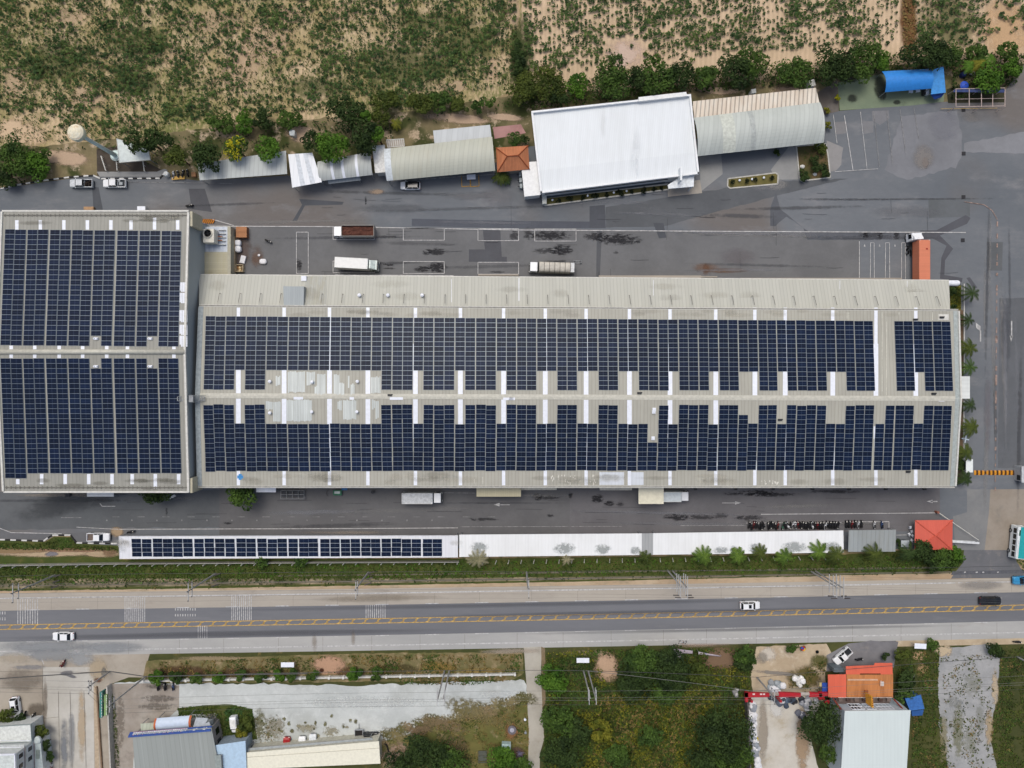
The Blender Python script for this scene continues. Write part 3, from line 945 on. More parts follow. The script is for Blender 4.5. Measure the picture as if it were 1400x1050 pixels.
GRAV = flat('gravel_lot', [(196, 930), (240, 934), (500, 937), (717, 930), (722, 958), (707, 962), (680, 970), (640, 980), (606, 986), (572, 992), (560, 1004), (520, 1014), (330, 1040), (200, 1060), (160, 1060), (152, 935)], .018, M_gravel, kind='structure', rag=3, seed=2)
flat('paved_court', [(152, 935), (200, 934), (245, 937), (245, 968), (210, 1000), (185, 1010), (170, 1200), (152, 1200)], .022, ground_mat('stained_court', '8d857b', '9d978e', .15, c3='77706a', s3=.25, lo3=.5, hi3=.78, fine=.12, sf=4), kind='structure', rag=.5)
for (u, v, w, h, c, st, r) in [(217, 955, 56, 12, '716a62', .6, 0), (215, 966, 60, 12, '766f66', .6, 0), (222, 938, 50, 10, '6c675f', .6, 0), (165, 985, 14, 90, '7d746a', .5, 0), (660, 975, 130, 36, '6f6742', .75, -.3), (605, 990, 80, 24, '77694f', .75, -.2), (375, 995, 40, 40, '8b8673', .6, 0), (355, 990, 20, 50, '6b6a4e', .7, 0), (420, 996, 34, 14, '96917c', .6, 0), (453, 1000, 28, 18, '8b8670', .6, 0), (545, 1000, 60, 10, '8d8a80', .5, -.2), (500, 960, 200, 20, 'c9cdcb', .4, 0), (680, 950, 60, 14, 'c9cdcb', .4, 0)]:
 decal('weed_patch', GRAV, u, v, w, h, c, st, r, z=.05, ns=1.1, hard=1.9, rag=2.2)
for k in range(26):
 f = k / 25
 u = 520 + 200 * f
 v = (1012 - 40 * f / .3 * .55 if f < .3 else 990 - (f - .3) * 46) + rnd.uniform(-6, 4)
 decal('weed_patch', GRAV, u, v, rnd.uniform(18, 40), rnd.uniform(12, 26), rnd.choice(('6c6540', '7d7350', '5f5c36', '8b7a5c')), rnd.uniform(.6, .9), rnd.uniform(-.5, .3), z=.06, ns=2.0, hard=1.8, rag=2.6)
for k in range(20):
 decal('weed_patch', GRAV, rnd.uniform(345, 500), rnd.uniform(978, 1008), rnd.uniform(4, 10), rnd.uniform(4, 10), rnd.choice(('6c6a4a', '5d5a3c', '8b8770')), .8, 0, z=.07, ns=2.0, hard=2, rag=2)
flat('lawn', [(243, 968), (300, 963), (318, 963), (345, 969), (352, 1010), (330, 1014), (297, 1012), (296, 976), (245, 978)], .040, M_grass, kind='structure', rag=1.5, seed=9)
M_lawn = ground_mat('rough_lawn', '686238', '565a2e', .2, c3='86795a', s3=.4, lo3=.52, hi3=.7, fine=.35, sf=2.5)
flat('rough_lawn', [(524, 1050), (516, 1016), (560, 1002), (572, 992), (606, 986), (640, 980), (680, 970), (707, 962), (722, 956), (726, 1010), (720, 1050), (720, 1200), (500, 1200)], .020, M_lawn, kind='structure', rag=2, seed=12)
for (u, v, w, h, c, st) in [(545, 1035, 60, 50, 'a08a78', .8), (700, 1000, 26, 30, '7c5c3e', .9), (708, 1030, 24, 24, '5c4a40', .8), (620, 1022, 50, 50, '6a5a46', .5), (575, 998, 40, 18, '7d6a54', .6), (630, 1038, 40, 30, '4a4a2a', .7)]:
 decal('bare_earth', GROUND, u, v, w, h, c, st, 0, z=.06, ns=.5, hard=2, rag=1.3)
flat('path', [(716, 885), (740, 884), (740, 930), (742, 980), (744, 1010), (738, 1030), (737, 1200), (718, 1200), (722, 1050), (723, 1000), (720, 940)], .032, ground_mat('path_concrete', 'aaa69b', '9d998e', .15, c3='8b8679', s3=.3, lo3=.55, hi3=.8, fine=.12, sf=4), kind='structure', rag=.3)
flat('path', [(740, 884), (745, 886), (746, 960), (741, 968)], .028, plain('7e6f58', .9, .1), kind='structure', rag=.5)
# lot with the recycling yard
M_sand = ground_mat('sandy_lot', 'b5a68d', 'a3937b', .12, c3='c3b9a6', s3=.25, lo3=.5, hi3=.75, fine=.15, sf=4)
flat('sandy_lot', [(1034, 884), (1130, 880), (1140, 900), (1128, 920), (1130, 960), (1075, 962), (1030, 950), (1026, 925)], .016, M_sand, kind='structure', rag=1.5, seed=3)
RY = flat('recycling_yard', [(1026, 950), (1125, 952), (1106, 1000), (1118, 1050), (1125, 1200), (1038, 1200), (1031, 1010)], .022, ground_mat('pale_yard', 'c0bdb4', 'b3aea2', .1, c3='a2967f', s3=.2, lo3=.52, hi3=.75, fine=.13, sf=4), kind='structure', rag=1, seed=5)
decal('dust_stain', RY, 1043, 1000, 18, 110, '9b9284', .7, 0, z=.03, ns=.3, rag=.8)
decal('dust_stain', RY, 1098, 1010, 26, 110, 'a08a70', .8, 0, z=.03, ns=.3, rag=1.2)
decal('dust_stain', RY, 1062, 965, 24, 40, 'd2d2ce', .7, 0, z=.035, ns=.5, rag=1)
for (u, v, w, h, c, st) in [(1050, 895, 30, 26, 'c6bfb2', .8), (1042, 900, 20, 20, '8d877c', .5), (1100, 926, 60, 40, '5d5530', .85), (1060, 920, 90, 7, '87837c', .7), (1120, 905, 30, 30, '55562f', .8)]:
 decal('dust_stain', GROUND, u, v, w, h, c, st, -.1 if w > 80 else 0, z=.04, ns=.4, hard=1.8, rag=1.2)
flat('forecourt', [(1130, 896), (1160, 880), (1190, 876), (1228, 877), (1222, 912), (1130, 918)], .030, ground_mat('forecourt_asphalt', '77777a', '68686b', .15, c3='8b8781', s3=.25, lo3=.52, hi3=.8, fine=.12, sf=4), kind='structure', rag=1)
flat('gravel_strip', [(1284, 888), (1348, 880), (1368, 900), (1364, 950), (1352, 1000), (1362, 1050), (1364, 1200), (1296, 1200), (1296, 1050), (1284, 990), (1282, 940)], .024, ground_mat('grey_gravel', '9a9b9b', '8c8e8e', .15, c3='6b6d5c', s3=.5, lo3=.58, hi3=.75, fine=.25, sf=3), kind='structure', rag=2.5, seed=6)
band('sandy_lot', lambda u: EdgeS(u) - .5, lambda u: EdgeS(u) + 8, .010, M_sand, 1225, 1800)
for (u, v, w, h, c, st) in [(1256, 896, 22, 20, 'a48a6a', .9), (1262, 915, 20, 20, 'a08763', .7), (1290, 890, 30, 20, 'b7a78c', .9), (1360, 940, 12, 60, 'b5a58c', .8), (1352, 995, 14, 60, 'a59478', .8), (1330, 935, 30, 40, '7c7e62', .25), (1326, 1015, 24, 50, '74764f', .25), (1310, 1000, 20, 90, '77785a', .5), (1290, 1010, 14, 90, '8a8466', .6), (1340, 980, 16, 60, '5f6340', .2), (1306, 960, 30, 20, '5c5f4c', .2)]:
 decal('weed_patch', GROUND, u, v, w, h, c, st, 0, z=.06, ns=.9, hard=1.8, rag=1.8)
for (u, v, w, h, c, st) in [(830, 912, 44, 50, 'ae937a', 1), (985, 900, 70, 40, '7a6450', .85), (880, 897, 60, 10, '8f8468', .8), (800, 893, 90, 10, '8d8466', .7), (855, 960, 120, 30, '77632f', .6), (930, 985, 120, 80, '6b5b2c', .6)]:
 decal('bare_earth', GROUND, u, v, w, h, c, st, 0, z=.05, ns=.8, hard=2, rag=.8)
# roofs and halls
class Plane:
 """an inclined roof plane through three points: z = a + bx*x + by*y"""
 def __init__(self, p, q, r):
  n = (q - p).cross(r - p)
  self.bx, self.by = -n.x / n.z, -n.y / n.z
  self.a = p.z - self.bx * p.x - self.by * p.y

 def z(self, x, y):
  return self.a + self.bx * x + self.by * y

 def y_of(self, x, v):
  A = (525 - v) * SCALE / CAM_H
  return A * (CAM_H - self.a - self.bx * x) / (1 + A * self.by)

 def x_of(self, u, v):
  B = (u - 700) * SCALE / CAM_H
  x = B * (CAM_H - 10)
  for _ in range(6):
   x = B * (CAM_H - self.z(x, self.y_of(x, v)))
  return x

 def at(self, u, v, up=0.0):
  x = self.x_of(u, v)
  y = self.y_of(x, v)
  return Vector((x, y, self.z(x, y) + up))

M_beige = sheet_mat('beige_roof_sheet', 'a4a398', .76, 0, .22, .035, .16, rough=.6)
M_greyroof = sheet_mat('grey_roof_sheet', '92928a', .76, 0, .2, .035, .18, rough=.6)
M_pale = sheet_mat('pale_roof_sheet', 'aeafa6', .76, 0, .2, .04, .08, 'a5a495', rough=.6)
M_wroof = sheet_mat('white_roof_sheet', 'd4dadd', .5, .09, .06, .015, .12, 'bfc4c4', rough=.5)
M_skyl = plain('dde2ea', .45, .4, name='skylight_sheet', var=.04)
M_trim = plain('c9c9c2', .5, .4, name='pale_trim', var=.08)
M_gutter = plain('6e6d66', .6, .3, name='gutter', var=.2)
M_cladg = sheet_mat('grey_wall_sheet', 'a3abad', .3, 0, .15, .04, .1)
M_cladw = plain('cfd2d0', .6, .3, name='white_wall', var=.06)
M_cladb = plain('b1ad98', .6, .3, name='beige_wall', var=.06)
M_dark = plain('26282b', .5, .4, name='dark_steel', var=.1)
M_steel = plain('8b9094', .4, .5, .3, name='galvanised_steel', var=.12)
M_ridge = plain('b9b8ac', .5, .4, name='ridge_cap', var=.08)
M_frame = plain('76838f', .4, .5, .5, name='aluminium', var=.03)

def panel_mat():
 t = NT('solar_glass')
 g = t.n('ShaderNodeNewGeometry')
 oi = t.n('ShaderNodeObjectInfo')
 r = t.math('FRACT', t.math('ADD', g.outputs['Random Per Island'], oi.outputs['Random']))
 col = t.mix(r, lin('091427'), lin('0f1e38'))
 big = t.ramp(t.noise(t.pos(), .07, 3, .5), .35, .65)
 col = t.mix(t.math('MULTIPLY', big, .45), col, lin('0a1324'))
 uv = t.n('ShaderNodeUVMap')
 sx = t.n('ShaderNodeSeparateXYZ')
 t.l(uv.outputs[0], sx.inputs[0])
 ln = None
 for s, c, w in ((sx.outputs[0], .5, .022), (sx.outputs[1], .5, .02)):
  d = t.math('ABSOLUTE', t.math('SUBTRACT', s, c))
  m = t.math('LESS_THAN', d, w)
  ln = m if ln is None else t.math('MAXIMUM', ln, m)
 col = t.mix(t.math('MULTIPLY', ln, .32), col, lin('5a6880'))
 b = t.bsdf(col, .32, 0, .10)
 return t.done(b)

M_pv = panel_mat()

def pv_panel(mb, P, x0, x1, y0, y1, h=.12, rim=.04):
 """one framed panel on the roof plane P"""
 q = [(x0, y0), (x1, y0), (x1, y1), (x0, y1)]
 lo = [(x, y, P.z(x, y) + h - .05) for x, y in q]
 hi = [(x, y, P.z(x, y) + h) for x, y in q]
 mb.hexa(lo, hi, 0)
 g = [(x0 + rim, y0 + rim), (x1 - rim, y0 + rim), (x1 - rim, y1 - rim), (x0 + rim, y1 - rim)]
 mb.quad(*[(x, y, P.z(x, y) + h + .006) for x, y in g], 1, [(0, 0), (1, 0), (1, 1), (0, 1)])

def pv_field(root, panels):
 """panels: (plane, x0, x1, y0, y1); the hundred nearest the middle are parts, the rest one part"""
 P = sorted(panels, key=lambda p: (p[1] + p[2]) ** 2 / 4 + (p[3] + p[4]) ** 2 / 4)
 for p in P[:100]:
  mb = MB()
  pv_panel(mb, *p)
  mb.build('solar_panel', [M_frame, M_pv], root, fix=False)
 if P[100:]:
  mb = MB()
  for p in P[100:]:
   pv_panel(mb, *p)
  o = mb.build('solar_panel', [M_frame, M_pv], root, kind='stuff', fix=False)

def roof_slab(mb, pts, th=.12, m=0, ms=0):
 hi = [Vector(p) for p in pts]
 if (hi[1] - hi[0]).cross(hi[2] - hi[0]).z < 0:
  hi = hi[::-1]
 lo = [p - Vector((0, 0, th)) for p in hi]
 return mb.hexa(lo, hi, m, ms)

def hall(name, label, ridge_v, nw, ne, se, sw, ze, zr, mroof, mwall, inset=.5):
 """gabled hall; its four eave corners on the plan"""
 A, B, C, D = W(*nw, ze), W(*ne, ze), W(*se, ze), W(*sw, ze)
 RW = Vector(((A.x + D.x) / 2, (525 - ridge_v[0]) * SCALE * (CAM_H - zr) / CAM_H, zr))
 RE = Vector(((B.x + C.x) / 2, (525 - ridge_v[1]) * SCALE * (CAM_H - zr) / CAM_H, zr))
 c = (A + B + C + D) / 4
 root = thing(name, label, 'factory hall', (c.x, c.y, 0), world=True)
 mb = MB()
 roof_slab(mb, [A, B, RE, RW], .15)
 roof_slab(mb, [D, C, RE, RW], .15)
 roof = mb.build('roof', mroof, root)
 mb = MB()
 e = lambda p, dx, dy: (p.x + dx, p.y + dy)
 i = inset
 q = [e(D, .25, i), e(C, -.25, i), e(B, -.25, -i), e(A, .25, -i)]
 mb.hexa([(x, y, 0) for x, y in q], [(x, y, ze - .17) for x, y in q], 0)
 for p0, p1, pr, s in ((A, D, RW, .25), (B, C, RE, -.25)):
  x = p0.x + s
  x2 = p1.x + s
  mb.add([(x, p0.y - i, ze - .17), (x2, p1.y + i, ze - .17), (pr.x + s, pr.y, zr - .2)], [(0, 1, 2)])
 mb.build('wall', mwall, root)
 return root, roof, Plane(A, B, RW), Plane(D, C, RW), (A, B, C, D, RW, RE)

def on_roof(mb, P, u0, u1, v0, v1, h=.03, m=0, th=.02):
 pts = [P.at(u0, v1, h), P.at(u1, v1, h), P.at(u1, v0, h), P.at(u0, v0, h)]
 mb.hexa([p - Vector((0, 0, th)) for p in pts], pts, m)

# west hall
LH, LHroof, LN_, LS_, LC = hall('factory_hall', 'huge square factory hall under dense solar panels, beige ridge running through its middle', (481, 481), (3, 289.5), (258, 290.5), (258, 673), (5, 671.5), 11.0, 12.7, M_greyroof, M_cladg)
cols = [(30, 82, 140), (150, 203, 258), (270, 322, 378), (387, 442, 496), (505, 558, 613), (627, 680, 735), (745, 800, 853), (862, 910, 965)]
panels = []
for gi, (a, b, c) in enumerate(cols):
 for ci, (u0, u1) in enumerate((((a - 1) / 3.889, (b - 1.2) / 3.889), ((b + 1.2) / 3.889, (c + 1) / 3.889))):
  x0, x1 = LN_.x_of(u0, 315), LN_.x_of(u1, 315)
  va = 313.6 + u0 * .010
  y0, y1 = LN_.y_of(x0, va), LN_.y_of(x0, 472 + u0 * .008)
  j = rnd.uniform(-.03, .03)
  notch = (gi, ci) in ((4, 0), (6, 1))
  d = (y1 - y0) / 23
  for k in range(23 - (2 if notch else 0)):
   s = rnd.uniform(-.012, .012)
   panels.append((LN_, x0 + s, x1 + s, y0 + (k + 1) * d + .014 + j, y0 + k * d - .014 + j))
  y0, y1 = LS_.y_of(x0, 490), LS_.y_of(x0, 647)
  d = (y1 - y0) / 23
  for k in range(2 if notch else 0, 24 if gi == 0 else 23):
   s = rnd.uniform(-.012, .012)
   panels.append((LS_, x0 + s, x1 + s, y0 + (k + 1) * d + .014 + j, y0 + k * d - .014 + j))
pv_field(LH, panels)
for k, u in enumerate((90, 215, 340, 465, 590, 697, 822, 945)):
 mb = MB()
 w = 2.3
 on_roof(mb, LN_, u / 3.889 - w, u / 3.889 + w, 301 - (3.5 if k == 6 else 0), 314)
 mb.build('skylight', M_skyl, LH)
for k, u in enumerate((95, 222, 347, 472, 596, 703, 826, 950)):
 mb = MB()
 on_roof(mb, LS_, u / 3.889 - 2.4, u / 3.889 + 2.4, (655 if k == 0 else 648), 662 + (6 if k == 6 else 0))
 mb.build('skylight', M_skyl, LH)
for u in (60, 185, 315, 440, 568, 678, 925):
 for P_, va_, vb_ in ((LN_, 472.5, 479), (LS_, 484, 489.5)):
  mb = MB()
  on_roof(mb, P_, u / 3.889 - 2.4, u / 3.889 + 2.4, va_, vb_)
  mb.build('skylight', M_skyl, LH)
A, B, C, D, RW, RE = LC
mb = MB()
mb.tube(RW + Vector((0, 0, .05)), RE + Vector((0, 0, .05)), .55, .55, 10)
mb.build('ridge_cap', M_ridge, LH, smooth=True)
for (p, q, nm) in ((A, B, 'gutter'), (D, C, 'gutter')):
 s = 1 if nm and p is A else -1
 mb = MB()
 mb.box(p.x, q.x, min(p.y, p.y + s * .35), max(p.y, p.y + s * .35), 10.7, 11.08)
 gp = mb.build('gutter', M_trim, LH)
 mb = MB()
 y = p.y - s * .8
 mb.box(p.x + .4, q.x - .4, y - .12, y + .12, 11.09, 11.16)
 for k in range(40):
  x = p.x + .6 + k * (q.x - p.x - 1) / 40
  mb.box(x, x + .18, y - .25, y + .25, 11.07, 11.19)
 mb.build('gutter', M_gutter, LH)
for (p, r, q, s) in ((B, RE, C, -1), (A, RW, D, 1)):
 mb = MB()
 for a, b in ((p, r), (r, q)):
  a, b = (a, b) if a.y < b.y else (b, a)
  lo = [(a.x - .22, a.y, a.z - .3), (a.x + .22, a.y, a.z - .3), (b.x + .22, b.y, b.z - .3), (b.x - .22, b.y, b.z - .3)]
  mb.hexa(lo, [(x, y, z + .55) for x, y, z in lo], 0)
 mb.build('verge_trim', M_trim, LH)
for v0, v1 in ((292, 312), (652, 672)):
 MB().box(B.x + .23, B.x + .75, W(0, v1, 9).y, W(0, v0, 9).y, 6.0, 10.9).build('corner_flashing', M_cladb, LH)
for (v0, v1) in ((386, 399), (400.5, 414.5), (424, 440.5), (444, 458), (459, 474)):
 mb = MB()
 for k in range(5):
  on_roof(mb, LN_, 245.6 + k * 2.2, 247.4 + k * 2.2, v0, v1 - rnd.uniform(0, 3) * (k == 0), .05)
 mb.build('stacked_sheet', M_skyl, LH)
for (u, P, v) in ((132, LN_, 463), (206, LN_, 463), (132, LS_, 501), (206, LS_, 501)):
 mb = MB()
 p = P.at(u, v)
 mb.obox((p.x, p.y, p.z), (.9, .5, .35), 0)
 mb.tube((p.x - .3, p.y, p.z), (p.x - .3, p.y, p.z + .6), .12)
 mb.tube((p.x + .3, p.y, p.z), (p.x + .3, p.y, p.z + .6), .12)
 mb.build('roof_vent', M_skyl, LH)

# long hall
RH, RHroof, RN_, RS_, RC = hall('factory_hall', 'very long factory hall with notched solar rows and white skylight strips along the beige roof', (540.8, 545), (272, 419), (1310, 425), (1305.5, 664.5), (270, 664.5), 8.2, 9.5, M_beige, M_cladb)
SL = (326, 388.5, 450.5, 503, 568, 629.5, 688.5, 745.5, 801.3, 860.5, 916, 978.5, 1032, 1073.5, 1138.5, 1197.5, 1252)
for k, u in enumerate(SL):
 for P_, hw_, va_, vb_ in ((RN_, 2.3, 420.5, 470), (RN_, 3.2, 470, 541.2 + k * .2), (RS_, 3.2, 545 + k * .2, 600), (RS_, 2.3, 600, 663.5)):
  mb = MB()
  on_roof(mb, P_, u - hw_, u + hw_, va_, vb_)
  mb.build('skylight', M_skyl, RH)
PB = [280.3, 308.5, 336.4, 364.7, 394.2, 422.8, 451.6, 479.9, 508.1, 536.4, 565.2, 593, 621.8, 650.1, 678.4, 706, 733.4, 760.9, 788.7, 817, 844.5, 871.8, 899.3, 926.8, 954, 981.6, 1008.6, 1035.6, 1061.1, 1087.6, 1114.6, 1141.6, 1167.3, 1193.5]
PB2 = [1222, 1247.8, 1274.3, 1299.5]
colsU = []
for L in (PB, PB2):
 for a, b in zip(L[:-1], L[1:]):
  m = (a + b) / 2
  colsU += [(a + .75, m - .15), (m + .35, b - .35)]
notU = [(321, 336.5), (363, 522.5), (564, 580), (620, 636.5), (676, 692.5), (733, 762), (788, 818), (844, 873.6), (912, 927.5), (967, 983), (1008, 1037), (1061, 1076.5), (1129, 1157), (1248, 1262)]
notL = [(321, 336.5, 4), (363, 522.5, 4), (564, 580, 4), (620, 636, 4), (676, 692.5, 4), (733, 762, 4), (788, 818, 4), (844, 884.5, 4), (884.5, 898.5, 8), (911, 927.5, 4), (967, 983, 4), (1008, 1022, 2), (1022, 1036, 4), (1061, 1076, 4), (1128, 1157, 4), (1194, 1209, 4), (1247, 1262, 4)]
colsL = sorted(colsU + [(1196.3, 1208.3), (1209.2, 1221)])
panels = []
for (u0, u1) in colsU:
 c = (u0 + u1) / 2
 x0, x1 = RN_.x_of(u0, 450), RN_.x_of(u1, 450)
 va, vb = 432.2 + (c - 280) * .0072, 532.6 + (c - 280) * .0018
 y0, y1 = RN_.y_of(x0, va), RN_.y_of(x0, vb)
 n = 15
 d = (y1 - y0) / n
 j = rnd.uniform(-.03, .03)
 for k in range(11 if any(a < c < b for a, b in notU) else n):
  s = rnd.uniform(-.012, .012)
  panels.append((RN_, x0 + s, x1 + s, y0 + (k + 1) * d + .013 + j, y0 + k * d - .013 + j))
for (u0, u1) in colsL:
 c = (u0 + u1) / 2
 x0, x1 = RS_.x_of(u0, 640), RS_.x_of(u1, 640)
 if c > 560:
  sh = (c - 560) / 740 * -.35
  x0, x1 = x0 + sh, x1 + sh
 va, vb = 553.2 + (c - 280) * .001, 644.4 - (c - 280) * .0018
 y0, y1 = RS_.y_of(x0, va), RS_.y_of(x0, vb)
 n = 14
 d = (y1 - y0) / n
 j = rnd.uniform(-.10, .10)
 k0 = 0
 for a, b, q in notL:
  if a < c < b:
   k0 = q
 for k in range(k0, n):
  s = rnd.uniform(-.03, .03) - .012 * (k - 7)
  if c < 560:
   s = rnd.uniform(-.03, .03) + .008 * (k - 7)
  panels.append((RS_, x0 + s, x1 + s, y0 + (k + 1) * d + .013 + j, y0 + k * d - .013 + j))
pv_field(RH, panels)
A, B, C, D, RW, RE = RC
mb = MB()
mb.obox((0, 0, 0), (0.001, .001, .001))
mb = MB()
for s in (-1, 1):
 pts = [RW + Vector((0, 0, .06)), RE + Vector((0, 0, .06)), RE + Vector((0, s * .55, .02)), RW + Vector((0, s * .55, .02))]
 roof_slab(mb, pts, .03)
mb.build('ridge_cap', M_ridge, RH)
for u, w in ((408, 13), (481, 6), (542, 18), (700, 8), (1287, 8), (695, 14)):
 mb = MB()
 on_roof(mb, RS_, u - w / 2, u + w / 2, 541.4 + u * .003, 545.0 + u * .003, .09)
 mb.build('ridge_patch', M_skyl, RH)
mb = MB()
for p, q, s in ((A, B, 1), (D, C, -1)):
 for k in range(1):
  lo = [(p.x, p.y - .02 if s > 0 else p.y - .4, 7.9), (q.x, q.y - .02 if s > 0 else q.y - .4, 7.9), (q.x, q.y + .4 if s > 0 else q.y + .02, 7.9), (p.x, p.y + .4 if s > 0 else p.y + .02, 7.9)]
  mb.hexa(lo, [(x, y, 8.24) for x, y, z in lo], 0)
mb.build('gutter', M_trim, RH)
mb = MB()
for p, q, s in ((A, B, 1), (D, C, -1)):
 lo = [(p.x, p.y + s * .08, 8.2), (q.x, q.y + s * .08, 8.2), (q.x, q.y + s * .28, 8.2), (p.x, p.y + s * .28, 8.2)]
 if s < 0:
  lo = lo[::-1]
 mb.hexa(lo, [(x, y, 8.245) for x, y, z in lo], 0)
mb.build('gutter', M_gutter, RH)
mb = MB()
for a, b in ((C, RE), (RE, B)):
 lo = [(a.x - .15, a.y, a.z - .3), (a.x + .2, a.y, a.z - .3), (b.x + .2, b.y, b.z - .3), (b.x - .15, b.y, b.z - .3)]
 mb.hexa(lo, [(x, y, z + .6) for x, y, z in lo], 0)
 lo = [(a.x - 1.1, a.y, a.z - .02), (a.x - .16, a.y, a.z - .02), (b.x - .16, b.y, b.z - .02), (b.x - 1.1, b.y, b.z - .02)]
 mb.hexa(lo, [(x, y, z + .08) for x, y, z in lo], 1)
mb.build('verge_trim', [M_trim, plain('9fa8a6', .5, .4, var=.1)], RH)
mb = MB()
lo = [(D.x - .2, D.y, 7.6), (D.x + 1.2, D.y, 7.6), (A.x + 1.2, A.y, 7.6), (A.x - .2, A.y, 7.6)]
for a, b in ((D, RW), (RW, A)):
 lo = [(a.x - .1, a.y, a.z - .02), (a.x + 1.0, a.y, a.z - .02), (b.x + 1.0, b.y, b.z - .02), (b.x - .1, b.y, b.z - .02)]
 mb.hexa(lo, [(x, y, z + .10) for x, y, z in lo], 0)
mb.build('verge_trim', plain('8e989c', .5, .4, var=.12), RH)
Z2 = lambda x, y: (340 + x / 7.0, 490 + y / 7.0)
M_stk = sheet_mat('clear_roof_sheet', 'c6cdca', .28, 0, .4, .10, .2, rough=.4)
for (a, b, c, d) in [(375, 120, 545, 330), (555, 120, 635, 260), (655, 140, 740, 350), (815, 150, 870, 350), (870, 230, 915, 350), (950, 160, 970, 290), (1170, 170, 1262, 340), (260, 165, 305, 265), (975, 240, 1015, 350), (630, 260, 660, 350),
      (235, 405, 308, 612), (165, 405, 230, 500), (365, 390, 605, 605), (850, 400, 893, 500), (905, 390, 1030, 590), (1180, 390, 1215, 490), (1215, 400, 1245, 580)]:
 u0, v0 = Z2(a, b)
 u1, v1 = Z2(c, d)
 P = RN_ if v1 < 541.5 else RS_
 mb = MB()
 k = u0
 while k < u1 - .8:
  on_roof(mb, P, k, min(k + 2.1, u1), v0 + rnd.uniform(0, 2.2), v1 - rnd.uniform(0, 2.2), .05 + rnd.uniform(0, .03))
  k += 2.35
 mb.build('stacked_sheet', M_stk, RH)
for (x, y) in ((210, 220), (612, 225), (1045, 220), (210, 520), (610, 510), (1040, 510)):
 u, v = Z2(x, y)
 P = RN_ if v < 541 else RS_
 p = P.at(u, v)
 mb = MB()
 mb.tube(p, p + Vector((0, 0, .5)), .22, .22, 10)
 mb.lathe([(.1, .85), (.34, .75), (.36, .5), (.2, .45)][::-1], p, 12)
 mb.build('roof_vent', M_skyl, RH)
for (u, v) in ((893.5, 563), (892.5, 599), (894, 560)):
 p = RS_.at(u, v)
 mb = MB()
 mb.obox(p, (.7, .8, .45))
 mb.tube(p + Vector((0, 0, .45)), p + Vector((0, 0, .7)), .2)
 mb.build('roof_vent', M_skyl, RH)
for (u, v, P) in ((533, 540.2, RN_), (874, 537.3, RN_), (1276, 538.3, RN_), (1241, 644.8, RS_), (1251, 437, RN_), (1287, 434, RN_), (1066, 574, RS_)):
 p = P.at(u, v)
 mb = MB()
 mb.obox(p, (.9, .45, .3))
 mb.obox(p + Vector((.5, .1, 0)), (.25, .25, .2))
 mb.build('cable_box', M_dark, RH)
mb = MB()
for (u0, u1, v0, v1) in ((324.5, 332.5, 650, 654), (326.5, 330.5, 648, 656)):
 on_roof(mb, RS_, u0, u1, v0, v1, .075 + (v1 - v0) * .001)
mb.build('tarpaulin_patch', plain('3f8ac4', .5, .4), RH)
mb = MB()
on_roof(mb, RS_, 819.5, 853, 645.5, 663)
on_roof(mb, RS_, 862.5, 880, 645.5, 663)
mb.build('skylight', sheet_mat('clear_sheet_grey', 'c6ccd2', .76, 0, .1, .05, .1), RH)
mb = MB()
rs = random.Random(4)
for _ in range(26):
 u, v = rs.uniform(752, 818), rs.uniform(648, 660)
 on_roof(mb, RS_, u, u + rs.uniform(.6, 1.3), v, v + rs.uniform(1, 4), .021, 0, .015)
for _ in range(14):
 u, v = rs.uniform(1040, 1064), rs.uniform(656, 661)
 on_roof(mb, RS_, u, u + rs.uniform(.8, 2.3), v, v + rs.uniform(.5, 3), .021, 0, .015)
mb.build('paint_fleck', plain('d8d6cc', .7, .2), RH)
mb = MB()
for (u, v0, v1, P) in ((1158, 427, 437, RN_), (1160.5, 427, 437, RN_), (1275, 427, 438, RN_), (648.5, 655, 661, RS_), (660, 652, 662, RS_), (1229, 427, 431, RN_), (1212, 440, 540, RN_), (1206, 427, 535, RN_)):
 on_roof(mb, P, u - .35, u + .35, v0, v1, .023, 0, .015)
mb.build('paint_fleck', plain('c6c5b8', .7, .2), RH)
mb = MB()
on_roof(mb, RN_, 1283, 1297, 429.5, 437.5, .03)
mb.build('roof_hatch', M_trim, RH)
# footbridge between the two halls
t = MB()
p0, p1 = W(249, 545, 10.5), W(280, 545, 9.6)
for dy in (-.45, .45):
 t.tube((p0.x, p0.y + dy, 12.6), (p1.x, p0.y + dy, 9.9), .06)
 t.tube((p0.x + 2.3, p0.y + dy * 1.6, 13.1), (p1.x, p0.y + dy * 1.6, 11.0), .04)
for k in range(12):
 f = k / 11
 x = p0.x + (p1.x - p0.x) * f
 t.box(x - .06, x + .12, p0.y - .45, p0.y + .45, 12.6 - 2.7 * f - .03, 12.6 - 2.7 * f + .03)
for k in (0, 3, 6):
 x = p0.x + 2.3 + k * .45
 t.tube((x, p0.y - .72, 10), (x, p0.y - .72, 12.9), .04)
 t.tube((x, p0.y + .72, 10), (x, p0.y + .72, 12.9), .04)
t.obox((p0.x + 2.6, p0.y + .05, 11.2), (.9, 1.5, .8), 0)
g = thing('access_ladder', 'galvanised access ladder bridging the gap between the square hall and the long hall', 'ladder', (p0.x, p0.y, 9.9), world=True)
t.build('frame', M_steel, g)

